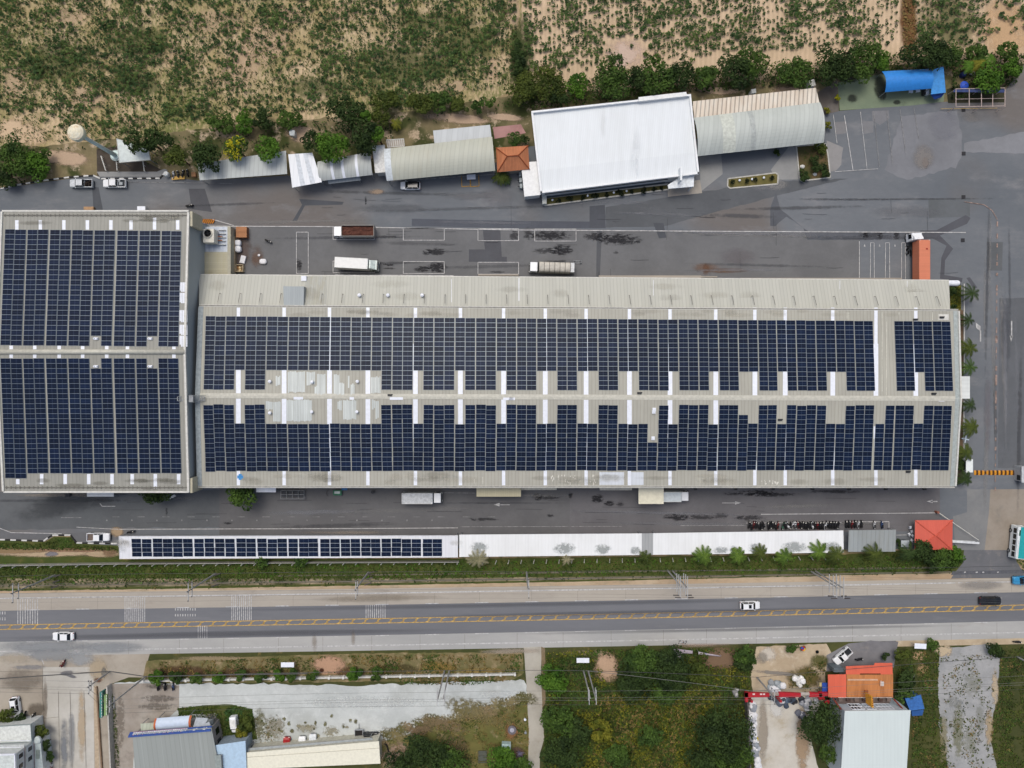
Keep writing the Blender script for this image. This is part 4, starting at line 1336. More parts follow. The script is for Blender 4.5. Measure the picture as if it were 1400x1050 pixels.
# lean-to along the north wall of the long hall
A, B = W(272, 375.7, 5.0), W(1297.5, 383.6, 5.0)
C, D = W(1299, 423.2, 7.2), W(272, 417.8, 7.2)
LT = thing('loading_shed', 'pale lean-to roof running along the whole north wall of the long hall', 'lean-to', ((A.x + B.x) / 2, (A.y + D.y) / 2, 0), world=True)
mb = MB()
roof_slab(mb, [D, C, B, A], .12)
mb.build('roof', M_pale, LT)
PL = Plane(A, B, D)
mb = MB()
mb.hexa([(A.x, A.y - .3, 4.7), (B.x, B.y - .3, 4.7), (B.x, B.y + .2, 4.7), (A.x, A.y + .2, 4.7)], [(A.x, A.y - .3, 4.87), (B.x, B.y - .3, 4.87), (B.x, B.y + .2, 4.9), (A.x, A.y + .2, 4.9)], 0)
mb.build('gutter', M_trim, LT)
mb = MB()
mb.hexa([(D.x + .2, D.y - .35, 0), (C.x - .2, C.y - .35, 0), (B.x - .2, B.y - 1.2, 0), (A.x + .2, A.y - 1.2, 0)], [(D.x + .2, D.y - .35, 6.9), (C.x - .2, C.y - .35, 6.9), (B.x - .2, B.y - 1.2, 4.9), (A.x + .2, A.y - 1.2, 4.9)], 0)
mb.build('wall', M_cladb, LT)
for k in range(36):  # thin dark rods added in place of the shadow lines of pipes on this roof
 u = 302 + k * 27.9
 if 388 < u < 420:
  continue
 p, q = PL.at(u, 401.5 + k * .13), PL.at(u + (u - 640) * .006, 414 + k * .13)
 mb = MB()
 mb.tube(p + Vector((0, 0, .75)), q + Vector((0, 0, .9)), .055, .055, 6)
 mb.tube(p, p + Vector((0, 0, .75)), .05, .05, 6)
 mb.build('shadow_rod', M_gutter, LT)
for u in (492, 531, 577.6):
 p = PL.at(u, 404)
 mb = MB()
 mb.tube(p, p + Vector((0, 0, .6)), .3, .3, 12)
 mb.lathe([(.25, .5), (.42, .6), (.38, .8), (.1, .95)], p, 14)
 mb.build('roof_vent', M_skyl, LT)
mb = MB()
a = [PL.at(389, 419.0, .05), PL.at(416, 419.5, .05), PL.at(418.5, 393, .05), PL.at(390.5, 392.7, .05)]
mb.hexa(a, [p + Vector((0, 0, h)) for p, h in zip(a, (.5, .5, 1.6, 1.6))], 0)
mb.build('dormer', sheet_mat('zinc_sheet', '98a0a2', .5, 0, .1, .04, .1), LT)
mb = MB()
on_roof(mb, PL, 417.5, 446.5, 378.3, 416, .03)
mb.build('replacement_sheet', sheet_mat('zinc_sheet_worn', 'a5a9a6', .5, 0, .15, .06, .3, '9a9888'), LT)
mb = MB()
p = PL.at(416, 381)
mb.obox(p, (1.15, 1.1, .4))
mb.build('roof_hatch', M_skyl, LT)
mb = MB()
on_roof(mb, PL, 709, 710, 380, 418, .025)
for u in (444, 617, 893, 1148, 1240):
 on_roof(mb, PL, u, u + .5, 379 + u * .004, 418, .022, 0, .015)
mb.build('roof_seam', M_skyl, LT)
mb = MB()
for (u0, u1, v0, v1) in ((818, 957, 377.5, 381.5), (957, 979, 378.5, 380), (1010, 1230, 380.8, 382.2), (654, 709, 375.8, 377.6)):
 p, q = W(u0, v1), W(u1, v0)
 mb.box(p.x, q.x, p.y, q.y, 0, 1.0)
dk = mb.build('loading_dock', M_conc)
tag(dk, 'low concrete loading dock edge showing along the lean-to eave facing the yard', 'loading dock')

# small plant house in the corner of the yard
PH = thing('plant_house', 'small beige flat roofed annex carrying the square cooling tower in the hall corner', 'annex', (*W(294, 345).xy, 0), world=True)
mb = MB()
roof_slab(mb, [W(272, 346, 2.8), W(311, 346, 2.9), W(311, 376, 2.9), W(272, 376, 2.8)], .2)
mb.build('roof', sheet_mat('beige_flat_roof', 'a8a48e', .5, PI / 2, .12, .04, .2, '9a8e58'), PH)
mb = MB()
roof_slab(mb, [W(272, 310, 2.4), W(311, 310, 2.4), W(311, 345, 2.4), W(272, 345, 2.4)], .2)
mb.build('deck', sheet_mat('white_deck', 'c3cad2', .8, PI / 2, .12, .05, .3, '8696ac'), PH)
mb = MB()
for (a, b, c, d, z0, z1) in ((311, 309.5, 315.3, 376, 0, 3.2),):
 lo = [W(a, d, 0), W(c, d, 0), W(c, b, 0), W(a, b, 0)]
 hi = [W(a, d, z1), W(c, d, z1), W(c, b, z1), W(a, b, z1)]
 k = [Vector((h.x, h.y, 0)) for h in hi]
 mb.hexa(k, hi, 0)
hi = [W(272, 346.3, 2.75), W(311, 346.3, 2.75), W(311, 344.3, 2.75), W(272, 344.3, 2.75)]
mb.hexa([Vector((h.x, h.y, 0)) for h in hi], hi, 0)
mb.build('wall', plain('a6a391', .6, .3, var=.08), PH)
mb = MB()
hi = [W(272, 345, 2.18), W(310.8, 345, 2.18), W(310.8, 310, 2.18), W(272, 310, 2.18)]
mb.hexa([Vector((h.x, h.y, 0)) for h in hi], hi, 0)
mb.build('base', M_cladb, PH)
mb = MB()
for k in range(5):
 p, q = W(299, 315 + k * 5, 2.42), W(309, 315 + k * 5, 2.42)
 mb.box(p.x, q.x, p.y - .04, p.y + .04, 2.42, 2.9)
mb.build('railing', M_trim, PH)
p = W(286.5, 323, 4.5)
CT = thing('cooling_tower', 'cream square cooling tower with a round black fan opening', 'cooling tower', (p.x, p.y, 2.42))
mb = MB()
mb.rbox((0, 0, .4), (2.5, 3.1, 2.3), .08, 2)
mb.build('casing', plain('dcd9cb', .5, .4, var=.06), CT)
mb = MB()
mb.lathe([(.95, 2.5), (1.0, 3.1), (.9, 3.1), (.82, 2.9), (.80, 2.72)], (-.1, .5, 0), 28)
mb.build('fan_stack', plain('cfccbe', .5, .4, var=.06), CT, smooth=False)
mb = MB()
mb.lathe([(.79, 2.73), (.79, 2.80)], (-.1, .5, 0), 28)
mb.build('fan_opening', plain('0c0d0e', .9, .1, var=.0), CT)
mb = MB()
for k in range(4):
 a = k * PI / 2 + .3
 mb.obox((-.1 + .38 * math.cos(a), .5 + .38 * math.sin(a), 2.82), (.7, .16, .03), a)
mb.build('fan_blade', plain('22252a', .6, .3), CT)
mb = MB()
for sx in (-1, 1):
 for sy in (-1, 1):
  mb.box(sx * 1.05 - .08, sx * 1.05 + .08, sy * 1.35 - .08, sy * 1.35 + .08, 0, .4)
mb.box(-1.9, -1.2, -1.2, -.9, .1, .35)
mb.tube((1.2, -.6, .5), (2.2, -.6, .5), .12)
mb.tube((1.2, .3, .5), (2.2, .3, .5), .12)
mb.build('leg', plain('9b5a3a', .6, .3), CT)
mb = MB()
p = W(280, 309.5)
mb.rbox((p.x, p.y, 0), (1.3, .75, 1.5), .06)
t = thing('water_drum', 'blue plastic tub beside the cooling tower deck', 'tub', (p.x, p.y, 0), world=True)
mb.build('body', plain('4d7fb4', .5, .4), t)
mb = MB()
mb.lathe([(.22, 1.5), (.2, 1.58)], (p.x, p.y, 0), 14)
mb.build('lid', plain('3a669a', .5, .4), t)

# helpers for the lower roofs
def shed(name, label, cat, cs, zs, m, group=None, walls=None, posts=True, th=.1, mats2=None, fascia=None, inset=.35):
 """flat or leaning roof over posts or walls; cs: four plan corners NW NE SE SW, zs: their heights"""
 zs = zs if isinstance(zs, (list, tuple)) else [zs] * 4
 P = [W(u, v, z) for (u, v), z in zip(cs, zs)]
 c = sum(P, Vector()) / 4
 root = thing(name, label, cat, (c.x, c.y, 0), group=group, world=True)
 mb = MB()
 roof_slab(mb, P[::-1], th)
 r = mb.build('roof', m, root)
 Q = [p.lerp(c, 0) + (Vector((c.x, c.y, p.z)) - p).normalized() * inset for p in P]
 if walls:
  mb = MB()
  mb.hexa([(q.x, q.y, 0) for q in Q[::-1]], [(q.x, q.y, q.z - th - .02) for q in Q[::-1]], 0)
  mb.build('wall', walls, root)
 elif posts:
  for q in Q:
   mb = MB()
   mb.tube((q.x, q.y, 0), (q.x, q.y, q.z - th), .08, .08, 8)
   mb.build('post', M_steel, root)
 if fascia:
  mb = MB()
  for a, b in zip(P, P[1:] + P[:1]):
   d = (b - a).normalized()
   n = Vector((d.y, -d.x, 0)) * .06
   mb.hexa([a - n * .2 + Vector((0, 0, -.3)), b - n * .2 + Vector((0, 0, -.3)), b + n + Vector((0, 0, -.3)), a + n + Vector((0, 0, -.3))], [a - n * .2 + Vector((0, 0, .1)), b - n * .2 + Vector((0, 0, .1)), b + n + Vector((0, 0, .1)), a + n + Vector((0, 0, .1))], 0)
  mb.build('fascia', fascia, root)
 return root, r, P

def vault(name, label, cat, cs, z, rise, m, walls=None, group=None, n=12, end=None, posts=True, cut=1.0):
 """a barrel roof, arched across its short (north-south) side"""
 NW, NE, SE, SW = [W(u, v, z) for u, v in cs]
 c = (NW + NE + SE + SW) / 4
 root = thing(name, label, cat, (c.x, c.y, 0), group=group, world=True)
 mb = MB()
 a, b = [], []
 for i in range(n + 1):
  f = i / n
  h = rise * (1 - (2 * f - 1) ** 2)
  a.append(SW.lerp(NW, f) + Vector((0, 0, h)))
  b.append(SE.lerp(NE, f) + Vector((0, 0, h)))
 vs = a + b
 mb.add(vs, [(i, n + 1 + i, n + 2 + i, i + 1) for i in range(n)], 0)
 lo = [p - Vector((0, 0, .08)) for p in vs]
 mb.add(lo, [(i + 1, n + 2 + i, n + 1 + i, i) for i in range(n)], 0)
 mb.add(a + [p - Vector((0, 0, .08)) for p in a], [(i, i + 1, n + 2 + i, n + 1 + i) for i in range(n)], 0)
 mb.add(b + [p - Vector((0, 0, .08)) for p in b], [(i + 1, i, n + 1 + i, n + 2 + i) for i in range(n)], 0)
 r = mb.build('roof', m, root, smooth=False, fix=False)
 if walls:
  mb = MB()
  Q = [p + (Vector((c.x, c.y, p.z)) - p).normalized() * .4 for p in (SW, SE, NE, NW)]
  mb.hexa([(q.x, q.y, 0) for q in Q], [(q.x, q.y, z - .1) for q in Q], 0)
  for p, q in ((a, 0), (b, 1)):
   s = .12 if q == 0 else -.12
   mb.add([v + Vector((s, 0, -.1)) for v in p], [tuple(range(len(p)))], 0)
  mb.build('wall', walls, root)
 elif posts:
  for q in (SW, SE, NE, NW):
   q = q + (Vector((c.x, c.y, q.z)) - q).normalized() * .3
   mb = MB()
   mb.tube((q.x, q.y, 0), (q.x, q.y, z), .08)
   mb.build('post', M_steel, root)
 return root, (NW, NE, SE, SW)

def sl(name, c, ang=.09, pitch=.76, seam=.18, var=.04, dirt=.15, cd=None, rough=.55):
 return sheet_mat(name, c, pitch, ang, seam, var, dirt, cd, rough)

# north row
shed('pump_shelter', 'pale flat roofed shelter at the foot of the water tower', 'shelter', [(159.5, 189.5), (203, 203), (205.5, 218.5), (163, 222.5)], [4.2, 4.0, 3.6, 3.8], plain('cdd6d3', .55, .3, name='pale_roof', var=.06), fascia=M_trim)
shed('parking_shed', 'long grey lean-to shed half hidden under round trees beside the west hall road', 'shed', [(270, 224), (391, 206), (392.5, 237.8), (273, 246.5)], [4.2, 4.2, 3.5, 3.5], sl('grey_shed_roof', 'b7bdbb', .12, 1.0))
r, _, P = shed('white_shed', 'bright white roofed shed with two pale grey strips between two grey sheds', 'shed', [(394, 211), (427, 208.8), (440, 249), (399.5, 256.5)], [4.6, 4.6, 3.9, 3.9], sl('white_shed_roof', 'e3e7ea', .1, 1.0, .08, .02, .06, 'c5c8c8'))
for f in (.28, .62):
 mb = MB()
 a, b, c, d = P
 q = [a.lerp(b, f), a.lerp(b, f + .16), d.lerp(c, f + .16), d.lerp(c, f)]
 roof_slab(mb, [x + Vector((0, 0, .03)) for x in q[::-1]], .02)
 mb.build('roof_strip', plain('c9d0d6', .5, .3), r)
r, (NW, NE, SE, SW) = vault('arched_shed', 'grey arched shed with three white strips behind the big round green tree', 'shed', [(434, 221), (507, 207.5), (509.5, 239), (437.5, 247.5)], 3.6, .9, sl('grey_arch_roof', 'b0b5b2', .13, .9))
for f in (.24, .44, .7):
 mb = MB()
 for i in range(12):
  g, h = i / 12, (i + 1) / 12
  hh = lambda t: .9 * (1 - (2 * t - 1) ** 2) + .03
  w = .05
  mb.quad(SW.lerp(SE, f).lerp(NW.lerp(NE, f), g) + Vector((0, 0, hh(g))), SW.lerp(SE, f + w).lerp(NW.lerp(NE, f + w), g) + Vector((0, 0, hh(g))), SW.lerp(SE, f + w).lerp(NW.lerp(NE, f + w), h) + Vector((0, 0, hh(h))), SW.lerp(SE, f).lerp(NW.lerp(NE, f), h) + Vector((0, 0, hh(h))))
 mb.build('roof_strip', M_skyl, r)
shed('awning', 'narrow grey awning below the south eave of the striped arched shed', 'awning', [(448, 246), (492, 241), (493, 246.5), (449, 251.5)], [2.8, 2.8, 2.4, 2.4], sl('awning_roof', '8c9397', .1))
shed('store_room', 'small white flat roofed store against the west end of the long arched shed', 'store', [(509, 199.5), (526, 198.2), (527.5, 235.5), (513, 236.5)], 3.6, plain('d6d8d6', .6, .3, var=.12), walls=plain('b9bab6', .7, .2), fascia=M_trim)
r, _, P = shed('lattice_canopy', 'small white slatted canopy on the north side of the arched shed', 'canopy', [(528.5, 191.5), (552, 190), (553, 200), (530, 201.5)], 3.2, plain('a39c92', .7, .2))
mb = MB()
a, b, c, d = P
for i in range(9):
 f = i / 8
 p, q = a.lerp(b, f), d.lerp(c, f)
 mb.tube(p + Vector((0, 0, .08)), q + Vector((0, 0, .08)), .07, .07, 6)
for f in (0, 1):
 mb.tube(a.lerp(d, f) + Vector((0, 0, .08)), b.lerp(c, f) + Vector((0, 0, .08)), .09, .09, 6)
mb.build('slats', M_trim, r)
r, (NW, NE, SE, SW) = vault('long_arched_shed', 'long beige grey arched shed with a white west end, a car parked along it', 'shed', [(526, 203.5), (673, 187), (677, 233.5), (529.5, 247.3)], 4.0, 1.2, sl('beige_arch_roof', 'adb0a4', .1, 1.0, .14, .03, .12, 'a09a86'))
mb = MB()
for i in range(12):
 g, h = i / 12, (i + 1) / 12
 hh = lambda t: 1.2 * (1 - (2 * t - 1) ** 2) + .03
 for f0, f1 in ((-.005, .055),):
  mb.quad(SW.lerp(SE, f0).lerp(NW.lerp(NE, f0), g) + Vector((0, 0, hh(g))), SW.lerp(SE, f1).lerp(NW.lerp(NE, f1), g) + Vector((0, 0, hh(g))), SW.lerp(SE, f1).lerp(NW.lerp(NE, f1), h) + Vector((0, 0, hh(h))), SW.lerp(SE, f0).lerp(NW.lerp(NE, f0), h) + Vector((0, 0, hh(h))))
mb.build('roof_strip', plain('c8d0d4', .5, .3), r)
shed('grey_lean_to', 'pale grey flat lean-to behind the long arched shed, next to the pink terrace', 'lean-to', [(592, 178.5), (670, 170.5), (672, 187), (594, 196)], [3.4, 3.4, 3.6, 3.6], sl('light_grey_roof', 'b3b8b9', .1, 1.2, .08), walls=plain('8d8f8b', .7, .2))

def hip(name, label, cat, cs, z, rise, m, walls, mh, f=.35, group=None, inset=.7):
 P = [W(u, v, z) for u, v in cs]
 NW, NE, SE, SW = P
 c = sum(P, Vector()) / 4
 root = thing(name, label, cat, (c.x, c.y, 0), group=group, world=True)
 r0 = NW.lerp(SW, .5).lerp(NE.lerp(SE, .5), f) + Vector((0, 0, rise))
 r1 = NW.lerp(SW, .5).lerp(NE.lerp(SE, .5), 1 - f) + Vector((0, 0, rise))
 mb = MB()
 mb.add([NW, NE, SE, SW, r0, r1], [(0, 4, 5, 1), (1, 5, 2), (2, 5, 4, 3), (3, 4, 0), (0, 1, 2, 3)], 0)
 mb.build('roof', m, root)
 for a, b in ((NW, r0), (SW, r0), (NE, r1), (SE, r1), (r0, r1)):
  if (a - b).length < .05:
   continue
  mb = MB()
  mb.tube(a + Vector((0, 0, .02)), b + Vector((0, 0, .04)), .13, .13, 6)
  mb.build('ridge_cap', mh, root)
 mb = MB()
 Q = [p + (Vector((c.x, c.y, p.z)) - p).normalized() * inset for p in (SW, SE, NE, NW)]
 mb.hexa([(q.x, q.y, 0) for q in Q], [(q.x, q.y, z - .02) for q in Q], 0)
 mb.build('wall', walls, root)
 return root

hip('tiled_pavilion', 'orange tiled hip roofed pavilion squeezed between the arched shed and the white office', 'pavilion', [(678, 202), (722, 199), (724, 231.5), (680, 235.5)], 3.6, 2.0, sheet_mat('orange_tiles', 'bd7a54', .35, .08, .3, .08, .2, '8f5a3c'), plain('8f8a82', .7, .2), plain('8d4a2c', .7, .2), .33)
# white office block
OC = [(726.3, 153), (944, 129.7), (955.5, 238), (739, 264.5)]
P = [W(u, v, 4.3) for u, v in OC]
c = sum(P, Vector()) / 4
OB = thing('office_building', 'large white flat roofed office block with dark glass front and planter facing the yard', 'building', (c.x, c.y, 0), world=True)
NW, NE, SE, SW = P
mb = MB()
roof_slab(mb, [NW - Vector((0, 0, .3)), NE - Vector((0, 0, .3)), NW.lerp(SW, .72).lerp(NE.lerp(SE, .72), 1) - Vector((0, 0, .05)), NW.lerp(SW, .72) - Vector((0, 0, .05))], .15)
roof_slab(mb, [NW.lerp(SW, .72) - Vector((0, 0, .05)), NE.lerp(SE, .72) - Vector((0, 0, .05)), SE - Vector((0, 0, .3)), SW - Vector((0, 0, .3))], .15)
mb.build('roof', M_wroof, OB)
for a, b, hgt in ((NW, NE, .45), (NE, SE, .35), (SE, SW, .35), (SW, NW, .35)):
 d = (b - a).normalized()
 n = Vector((-d.y, d.x, 0))
 mb = MB()
 lo = [a - n * .38, b - n * .38, b + n * .02, a + n * .02]
 lo = [p - Vector((0, 0, .5)) for p in lo]
 mb.hexa(lo, [p + Vector((0, 0, .5 + hgt)) for p in lo], 0)
 mb.build('parapet', plain('dfe2e3', .5, .3, var=.04), OB)
mb = MB()
q = [W(873, 132.8, 5.0), W(938, 125.6, 5.0), W(940, 131, 5.0), W(873.5, 138.5, 5.0)]
mb.hexa([Vector((p.x, p.y, 0)) for p in q[::-1]], q[::-1], 0)
mb.build('stair_core', plain('dcdedd', .5, .3, var=.05), OB)
mb = MB()
Q = [p + (Vector((c.x, c.y, p.z)) - p).normalized() * .5 for p in (SW, SE, NE, NW)]
mb.hexa([(q.x, q.y, 0) for q in Q], [(q.x, q.y, 3.8) for q in Q], 0)
mb.build('wall', plain('c4c8ca', .6, .3, var=.05), OB)
dv = (SE - SW).normalized()
nv = Vector((dv.y, -dv.x, 0))
L = (SE - SW).length
M_glass = plain('10161b', .08, .6, name='dark_glass', var=.02)
for k in range(14):
 a = SW + dv * (1.5 + k * (L * .80 - 1.5) / 14) + nv * -.25
 b = SW + dv * (1.5 + (k + .9) * (L * .80 - 1.5) / 14) + nv * -.25
 for z0, z1 in ((.7, 3.3),):
  mb = MB()
  mb.hexa([Vector((p.x, p.y, z0)) for p in (a, b, b - nv * .2, a - nv * .2)][::-1], [Vector((p.x, p.y, z1)) for p in (a, b, b - nv * .2, a - nv * .2)][::-1], 0)
  mb.build('window', M_glass, OB)
for zz in (.35, 3.45):
 mb = MB()
 a, b = SW + dv * 1.0 - nv * .3, SW + dv * L * .81 - nv * .3
 mb.hexa([Vector((p.x, p.y, zz)) for p in (a, b, b + nv * .5, a + nv * .5)][::-1], [Vector((p.x, p.y, zz + .12)) for p in (a, b, b + nv * .5, a + nv * .5)][::-1], 0)
 mb.build('louvre', plain('3a444c', .4, .4), OB)
mb = MB()
a = W(894, 252, 3)
q = [W(913, 252.3, 4.5), W(931, 238, 6.9), W(949, 236.5, 6.9), W(948, 254, 4.5), W(931, 256, 4.5)]
top = [W(913, 253, 3.4), W(931, 241, 3.4), W(949, 239, 3.4), W(948.5, 255, 3.4), W(914, 258, 3.4)]
mb.hexa([p - Vector((0, 0, .35)) for p in top], top, 0) if (top[1] - top[0]).cross(top[2] - top[0]).z > 0 else mb.hexa([p - Vector((0, 0, .35)) for p in top[::-1]], top[::-1], 0)
for p in (top[2], top[3]):
 mb.tube((p.x - .4, p.y, 0), (p.x - .4, p.y, 3.1), .15)
mb.build('entrance_canopy', plain('d3d9dc', .4, .4), OB)
mb = MB()
p0, p1 = W(930.5, 229, 5.6), W(930.5, 247, 5.6)
mb.box(p0.x - .15, p0.x + .25, p1.y, p0.y, 3.6, 6.0)
mb.build('fin', plain('dfe4e6', .4, .4), OB)
q = [W(713, 223.5, 3.4), W(733.5, 222, 3.4), W(738.5, 265, 3.4), W(717.5, 267.5, 3.4)]
AN = thing('annex', 'narrow white flat roofed annex on the west end of the white office block', 'annex', (*((q[0] + q[2]) / 2).xy, 0), world=True)
mb = MB()
mb.hexa([Vector((p.x, p.y, 0)) for p in q[::-1]], [p - Vector((0, 0, .13)) for p in q[::-1]], 0)
mb.build('wall', M_cladw, AN)
mb = MB()
cc = (q[0] + q[2]) / 2
q2 = [p + (p - cc).normalized() * .25 for p in q]
mb.hexa([p - Vector((0, 0, .12)) for p in q2[::-1]], q2[::-1], 0)
mb.build('roof', plain('dcdedd', .5, .3, var=.1), AN)
for k, v in enumerate((232, 240, 248, 256)):
 p = W(710.5 + k * .6, v)
 t = thing('air_conditioner', 'grey outdoor cooling unit standing by the west wall of the white annex', 'air conditioner', (p.x, p.y, 0), group='cooling units by the annex')
 MB().rbox((0, 0, .1), (.6, 1.0, 1.1), .04).build('casing', plain('9aa3a6', .5, .3), t)
 MB().lathe([(.38, 0), (.38, .03)], (-.32, 0, .65), 14, 0, 'y').build('fan', M_dark, t)
# planter in front of the office
q = [W(741, 271, .25), W(913, 251.8, .25), W(914.5, 259, .25), W(744.5, 281, .25)]
PT = thing('planter', 'long narrow planter with a row of round clipped bushes under the office windows', 'planter', (*((q[0] + q[2]) / 2).xy, 0), world=True)
mb = MB()
for a, b in zip(q, q[1:] + q[:1]):
 d = (b - a).normalized()
 n = Vector((d.y, -d.x, 0)) * .16
 pts = [a - n, b - n, b + n, a + n]
 if (pts[1] - pts[0]).cross(pts[2] - pts[0]).z < 0:
  pts = pts[::-1]
 mb.hexa([p - Vector((0, 0, .25)) for p in pts], [p + Vector((0, 0, .12)) for p in pts], 0)
mb.build('kerb', plain('b9b7ae', .7, .2), PT)
mb = MB()
mb.quad(*[Vector((p.x, p.y, .24)) for p in q[::-1]])
mb.build('soil', ground_mat('planter_soil', '5e5a34', '514d2c', .5, c3='6d673c', s3=1.5, fine=.25, sf=5), PT)
M_ball = leaf_mesh_mat = leaf_mat('dark_clipped_leaves', '1d2418', '2c3620')
fx = lambda u: 276.5 - (u - 743) * .121
bx = ((763, 3.4), (780, 4.8), (797.5, 3.8), (813, 5.2), (830, 3.6), (848, 5.2), (864, 3), (880, 4.6), (895, 3.6), (905, 2.6))
for k, (u, r) in enumerate(bx):
 tree('clipped_bush', 'small dark clipped bush in the office planter' if r < 4 else 'large dark clipped bush in the office planter', u, fx(u), r, r * .3, M_ball, 'bush', group='clipped bushes in the office planter', leaf=.28, dens=.6, zc=.5)
for u in (755, 803, 838.5, 856):
 p = W(u, fx(u) - .5)
 t = thing('garden_light', 'white stub garden light between bushes of the office planter', 'garden light', (p.x, p.y, .24), group='garden lights of the office planter')
 MB().tube((0, 0, 0), (0, 0, .35), .06).build('post', M_trim, t)
 MB().lathe([(.12, .3), (.24, .4), (.24, .6), (.1, .7)], (0, 0, 0), 10).build('lamp_head', M_skyl, t)
mb = MB()
p, q = W(741, 266), W(748, 281)
mb.box(p.x, p.x + 1.0, q.y, p.y, 0, 1.6)
tag(mb.build('ramp_wall', plain('b9bdb8', .6, .2)), 'low pale concrete wall closing the west end of the office planter', 'wall')
# arched roof east of the office
M_arch5 = sl('pale_grey_arch', 'b2b8b3', .12, 1.0, .14, .05, .12, '9fa6a0')
r, (NW, NE, SE, SW) = vault('long_arched_shed', 'long pale grey arched shed adjoining the east side of the white office', 'shed', [(948.5, 161), (1121, 139.8), (1126, 195), (953.5, 213.5)], 4.2, 1.5, M_arch5)
for f0, f1 in ((.20, .30), (.42, .46)):
 mb = MB()
 for i in range(12):
  g, h = i / 12, (i + 1) / 12
  hh = lambda t: 1.5 * (1 - (2 * t - 1) ** 2) + .03
  mb.quad(SW.lerp(SE, f0).lerp(NW.lerp(NE, f0), g) + Vector((0, 0, hh(g))), SW.lerp(SE, f1).lerp(NW.lerp(NE, f1), g) + Vector((0, 0, hh(g))), SW.lerp(SE, f1).lerp(NW.lerp(NE, f1), h) + Vector((0, 0, hh(h))), SW.lerp(SE, f0).lerp(NW.lerp(NE, f0), h) + Vector((0, 0, hh(h))))
 mb.build('roof_strip', plain('bfc4ba' if f0 < .3 else 'a5aba8', .5, .3), r)
M_rust = sheet_mat('rusty_ribbed_roof', 'd2ccbf', .95, .12, .05, .05, .2, 'b39a80', big=.62, bigp=.95, bigw=.42)
shed('rusty_lean_to', 'rust streaked ribbed lean-to along the north side of the pale arched shed', 'lean-to', [(947, 138.5), (1115.5, 120), (1120.5, 141), (949.5, 161)], [3.4, 3.4, 4.0, 4.0], M_rust)
shed('cabin', 'tiny white cabin on bare ground near the rusty ribbed roof corner', 'cabin', [(1106, 110), (1113, 108), (1115.5, 117), (1108, 118)], 2.2, M_trim, walls=M_cladw, inset=.1)
shed('pump_hut', 'tiny pale hut beside the hedge trees north of the rusty ribbed roof', 'hut', [(1027, 122), (1033.5, 121), (1034, 127), (1027.5, 128)], 2.0, plain('9fa3a2', .6, .2), walls=M_cladw, inset=.1)
shed('pump_hut', 'tiny pale hut on bare ground between the two round green trees', 'hut', [(395, 177), (403, 178), (402.5, 185.5), (396, 185)], 1.8, plain('a9b0b2', .6, .2), walls=M_cladw, inset=.1)
# blue tarpaulin roofs
M_tarp = plain('2d7ecb', .45, .4, name='blue_tarpaulin', var=.06)
vault('tarpaulin_shelter', 'wide bright blue arched tarpaulin shelter on the green court', 'shelter', [(1205.5, 97.5), (1271.5, 94), (1273.5, 121), (1210, 126)], 3.0, 1.1, M_tarp)
shed('tarpaulin_shelter', 'narrow blue sloping tarpaulin shelter at the east end of the arched blue one', 'shelter', [(1275, 95), (1290, 91), (1293, 126.5), (1273, 129)], [3.2, 3.2, 2.8, 2.8], plain('3a88cc', .5, .4, var=.1))
q = [W(1272, 129, 2.2), W(1292, 127, 2.2), W(1287, 133, 1.6), W(1278, 136, 1.6)]
mb = MB()
roof_slab(mb, q, .06)
t = thing('tarpaulin_flap', 'dark blue loose tarpaulin flap hanging at the front of the narrow blue shelter', 'tarpaulin', (*q[0].xy, 0), world=True)
mb.build('sheet', plain('1d3f86', .6, .3), t)
MB().tube((q[2].x, q[2].y, 0), (q[2].x, q[2].y, 1.6), .04).build('pole', M_steel, t)
# long carports south of the yard
CP, cr, P = shed('carport', 'long white carport carrying its own row of solar panels beside the south fence', 'carport', [(162.5, 733), (626, 732), (626, 762), (163.5, 764)], [3.1, 3.1, 2.7, 2.7], sl('white_carport_roof', 'd6d9dd', 0, .76, .08, .02, .08, 'b9b8b6'), fascia=plain('d0d2d4', .5, .3))
NW, NE, SE, SW = P
PP = Plane(SW, SE, NW)
xs = [703, 757, 815, 868, 922, 976, 1035, 1090, 1145, 1200, 1258, 1311, 1370, 1424, 1478, 1534, 1591, 1642, 1703, 1757, 1813, 1866, 1921, 1973, 2029, 2083, 2136, 2189, 2248, 2301]
panels = []
for x in xs:
 u0, u1 = x / 3.889, (x + 50) / 3.889
 x0, x1 = PP.x_of(u0, 750), PP.x_of(u1, 750)
 y0, y1 = PP.y_of(x0, 736.4 + rnd.uniform(-.6, .4)), PP.y_of(x0, 761.2 + rnd.uniform(-.4, .3) - (x - 703) * .0006)
 d = (y1 - y0) / 4
 for k in range(4):
  s = rnd.uniform(-.05, .05)
  panels.append((PP, x0 + s, x1 + s, y0 + (k + 1) * d + .03, y0 + k * d - .03))
pv_field(CP, panels)
M_wcar = sl('white_carport_sheet', 'e0e3e3', 0, .76, .06, .02, .1, 'c0c2be')
shed('carport', 'long plain white carport west of the grey strip, next to the solar carport', 'carport', [(628, 731), (877.5, 729.3), (877.5, 758.8), (628, 761.5)], [3.1, 3.1, 2.8, 2.8], M_wcar)
shed('carport_link', 'short grey translucent roof strip joining the two plain white carports', 'roof strip', [(877.5, 729.3), (893, 729), (893, 758.5), (877.5, 758.8)], [3.06, 3.06, 2.76, 2.76], sl('grey_strip', '9fa2a2', 0, .76, .15), posts=False)
shed('carport', 'long plain white carport sheltering the packed motorcycle row', 'carport', [(893, 729), (1153, 725.2), (1153.5, 755.5), (893, 758.5)], [3.1, 3.1, 2.8, 2.8], M_wcar)
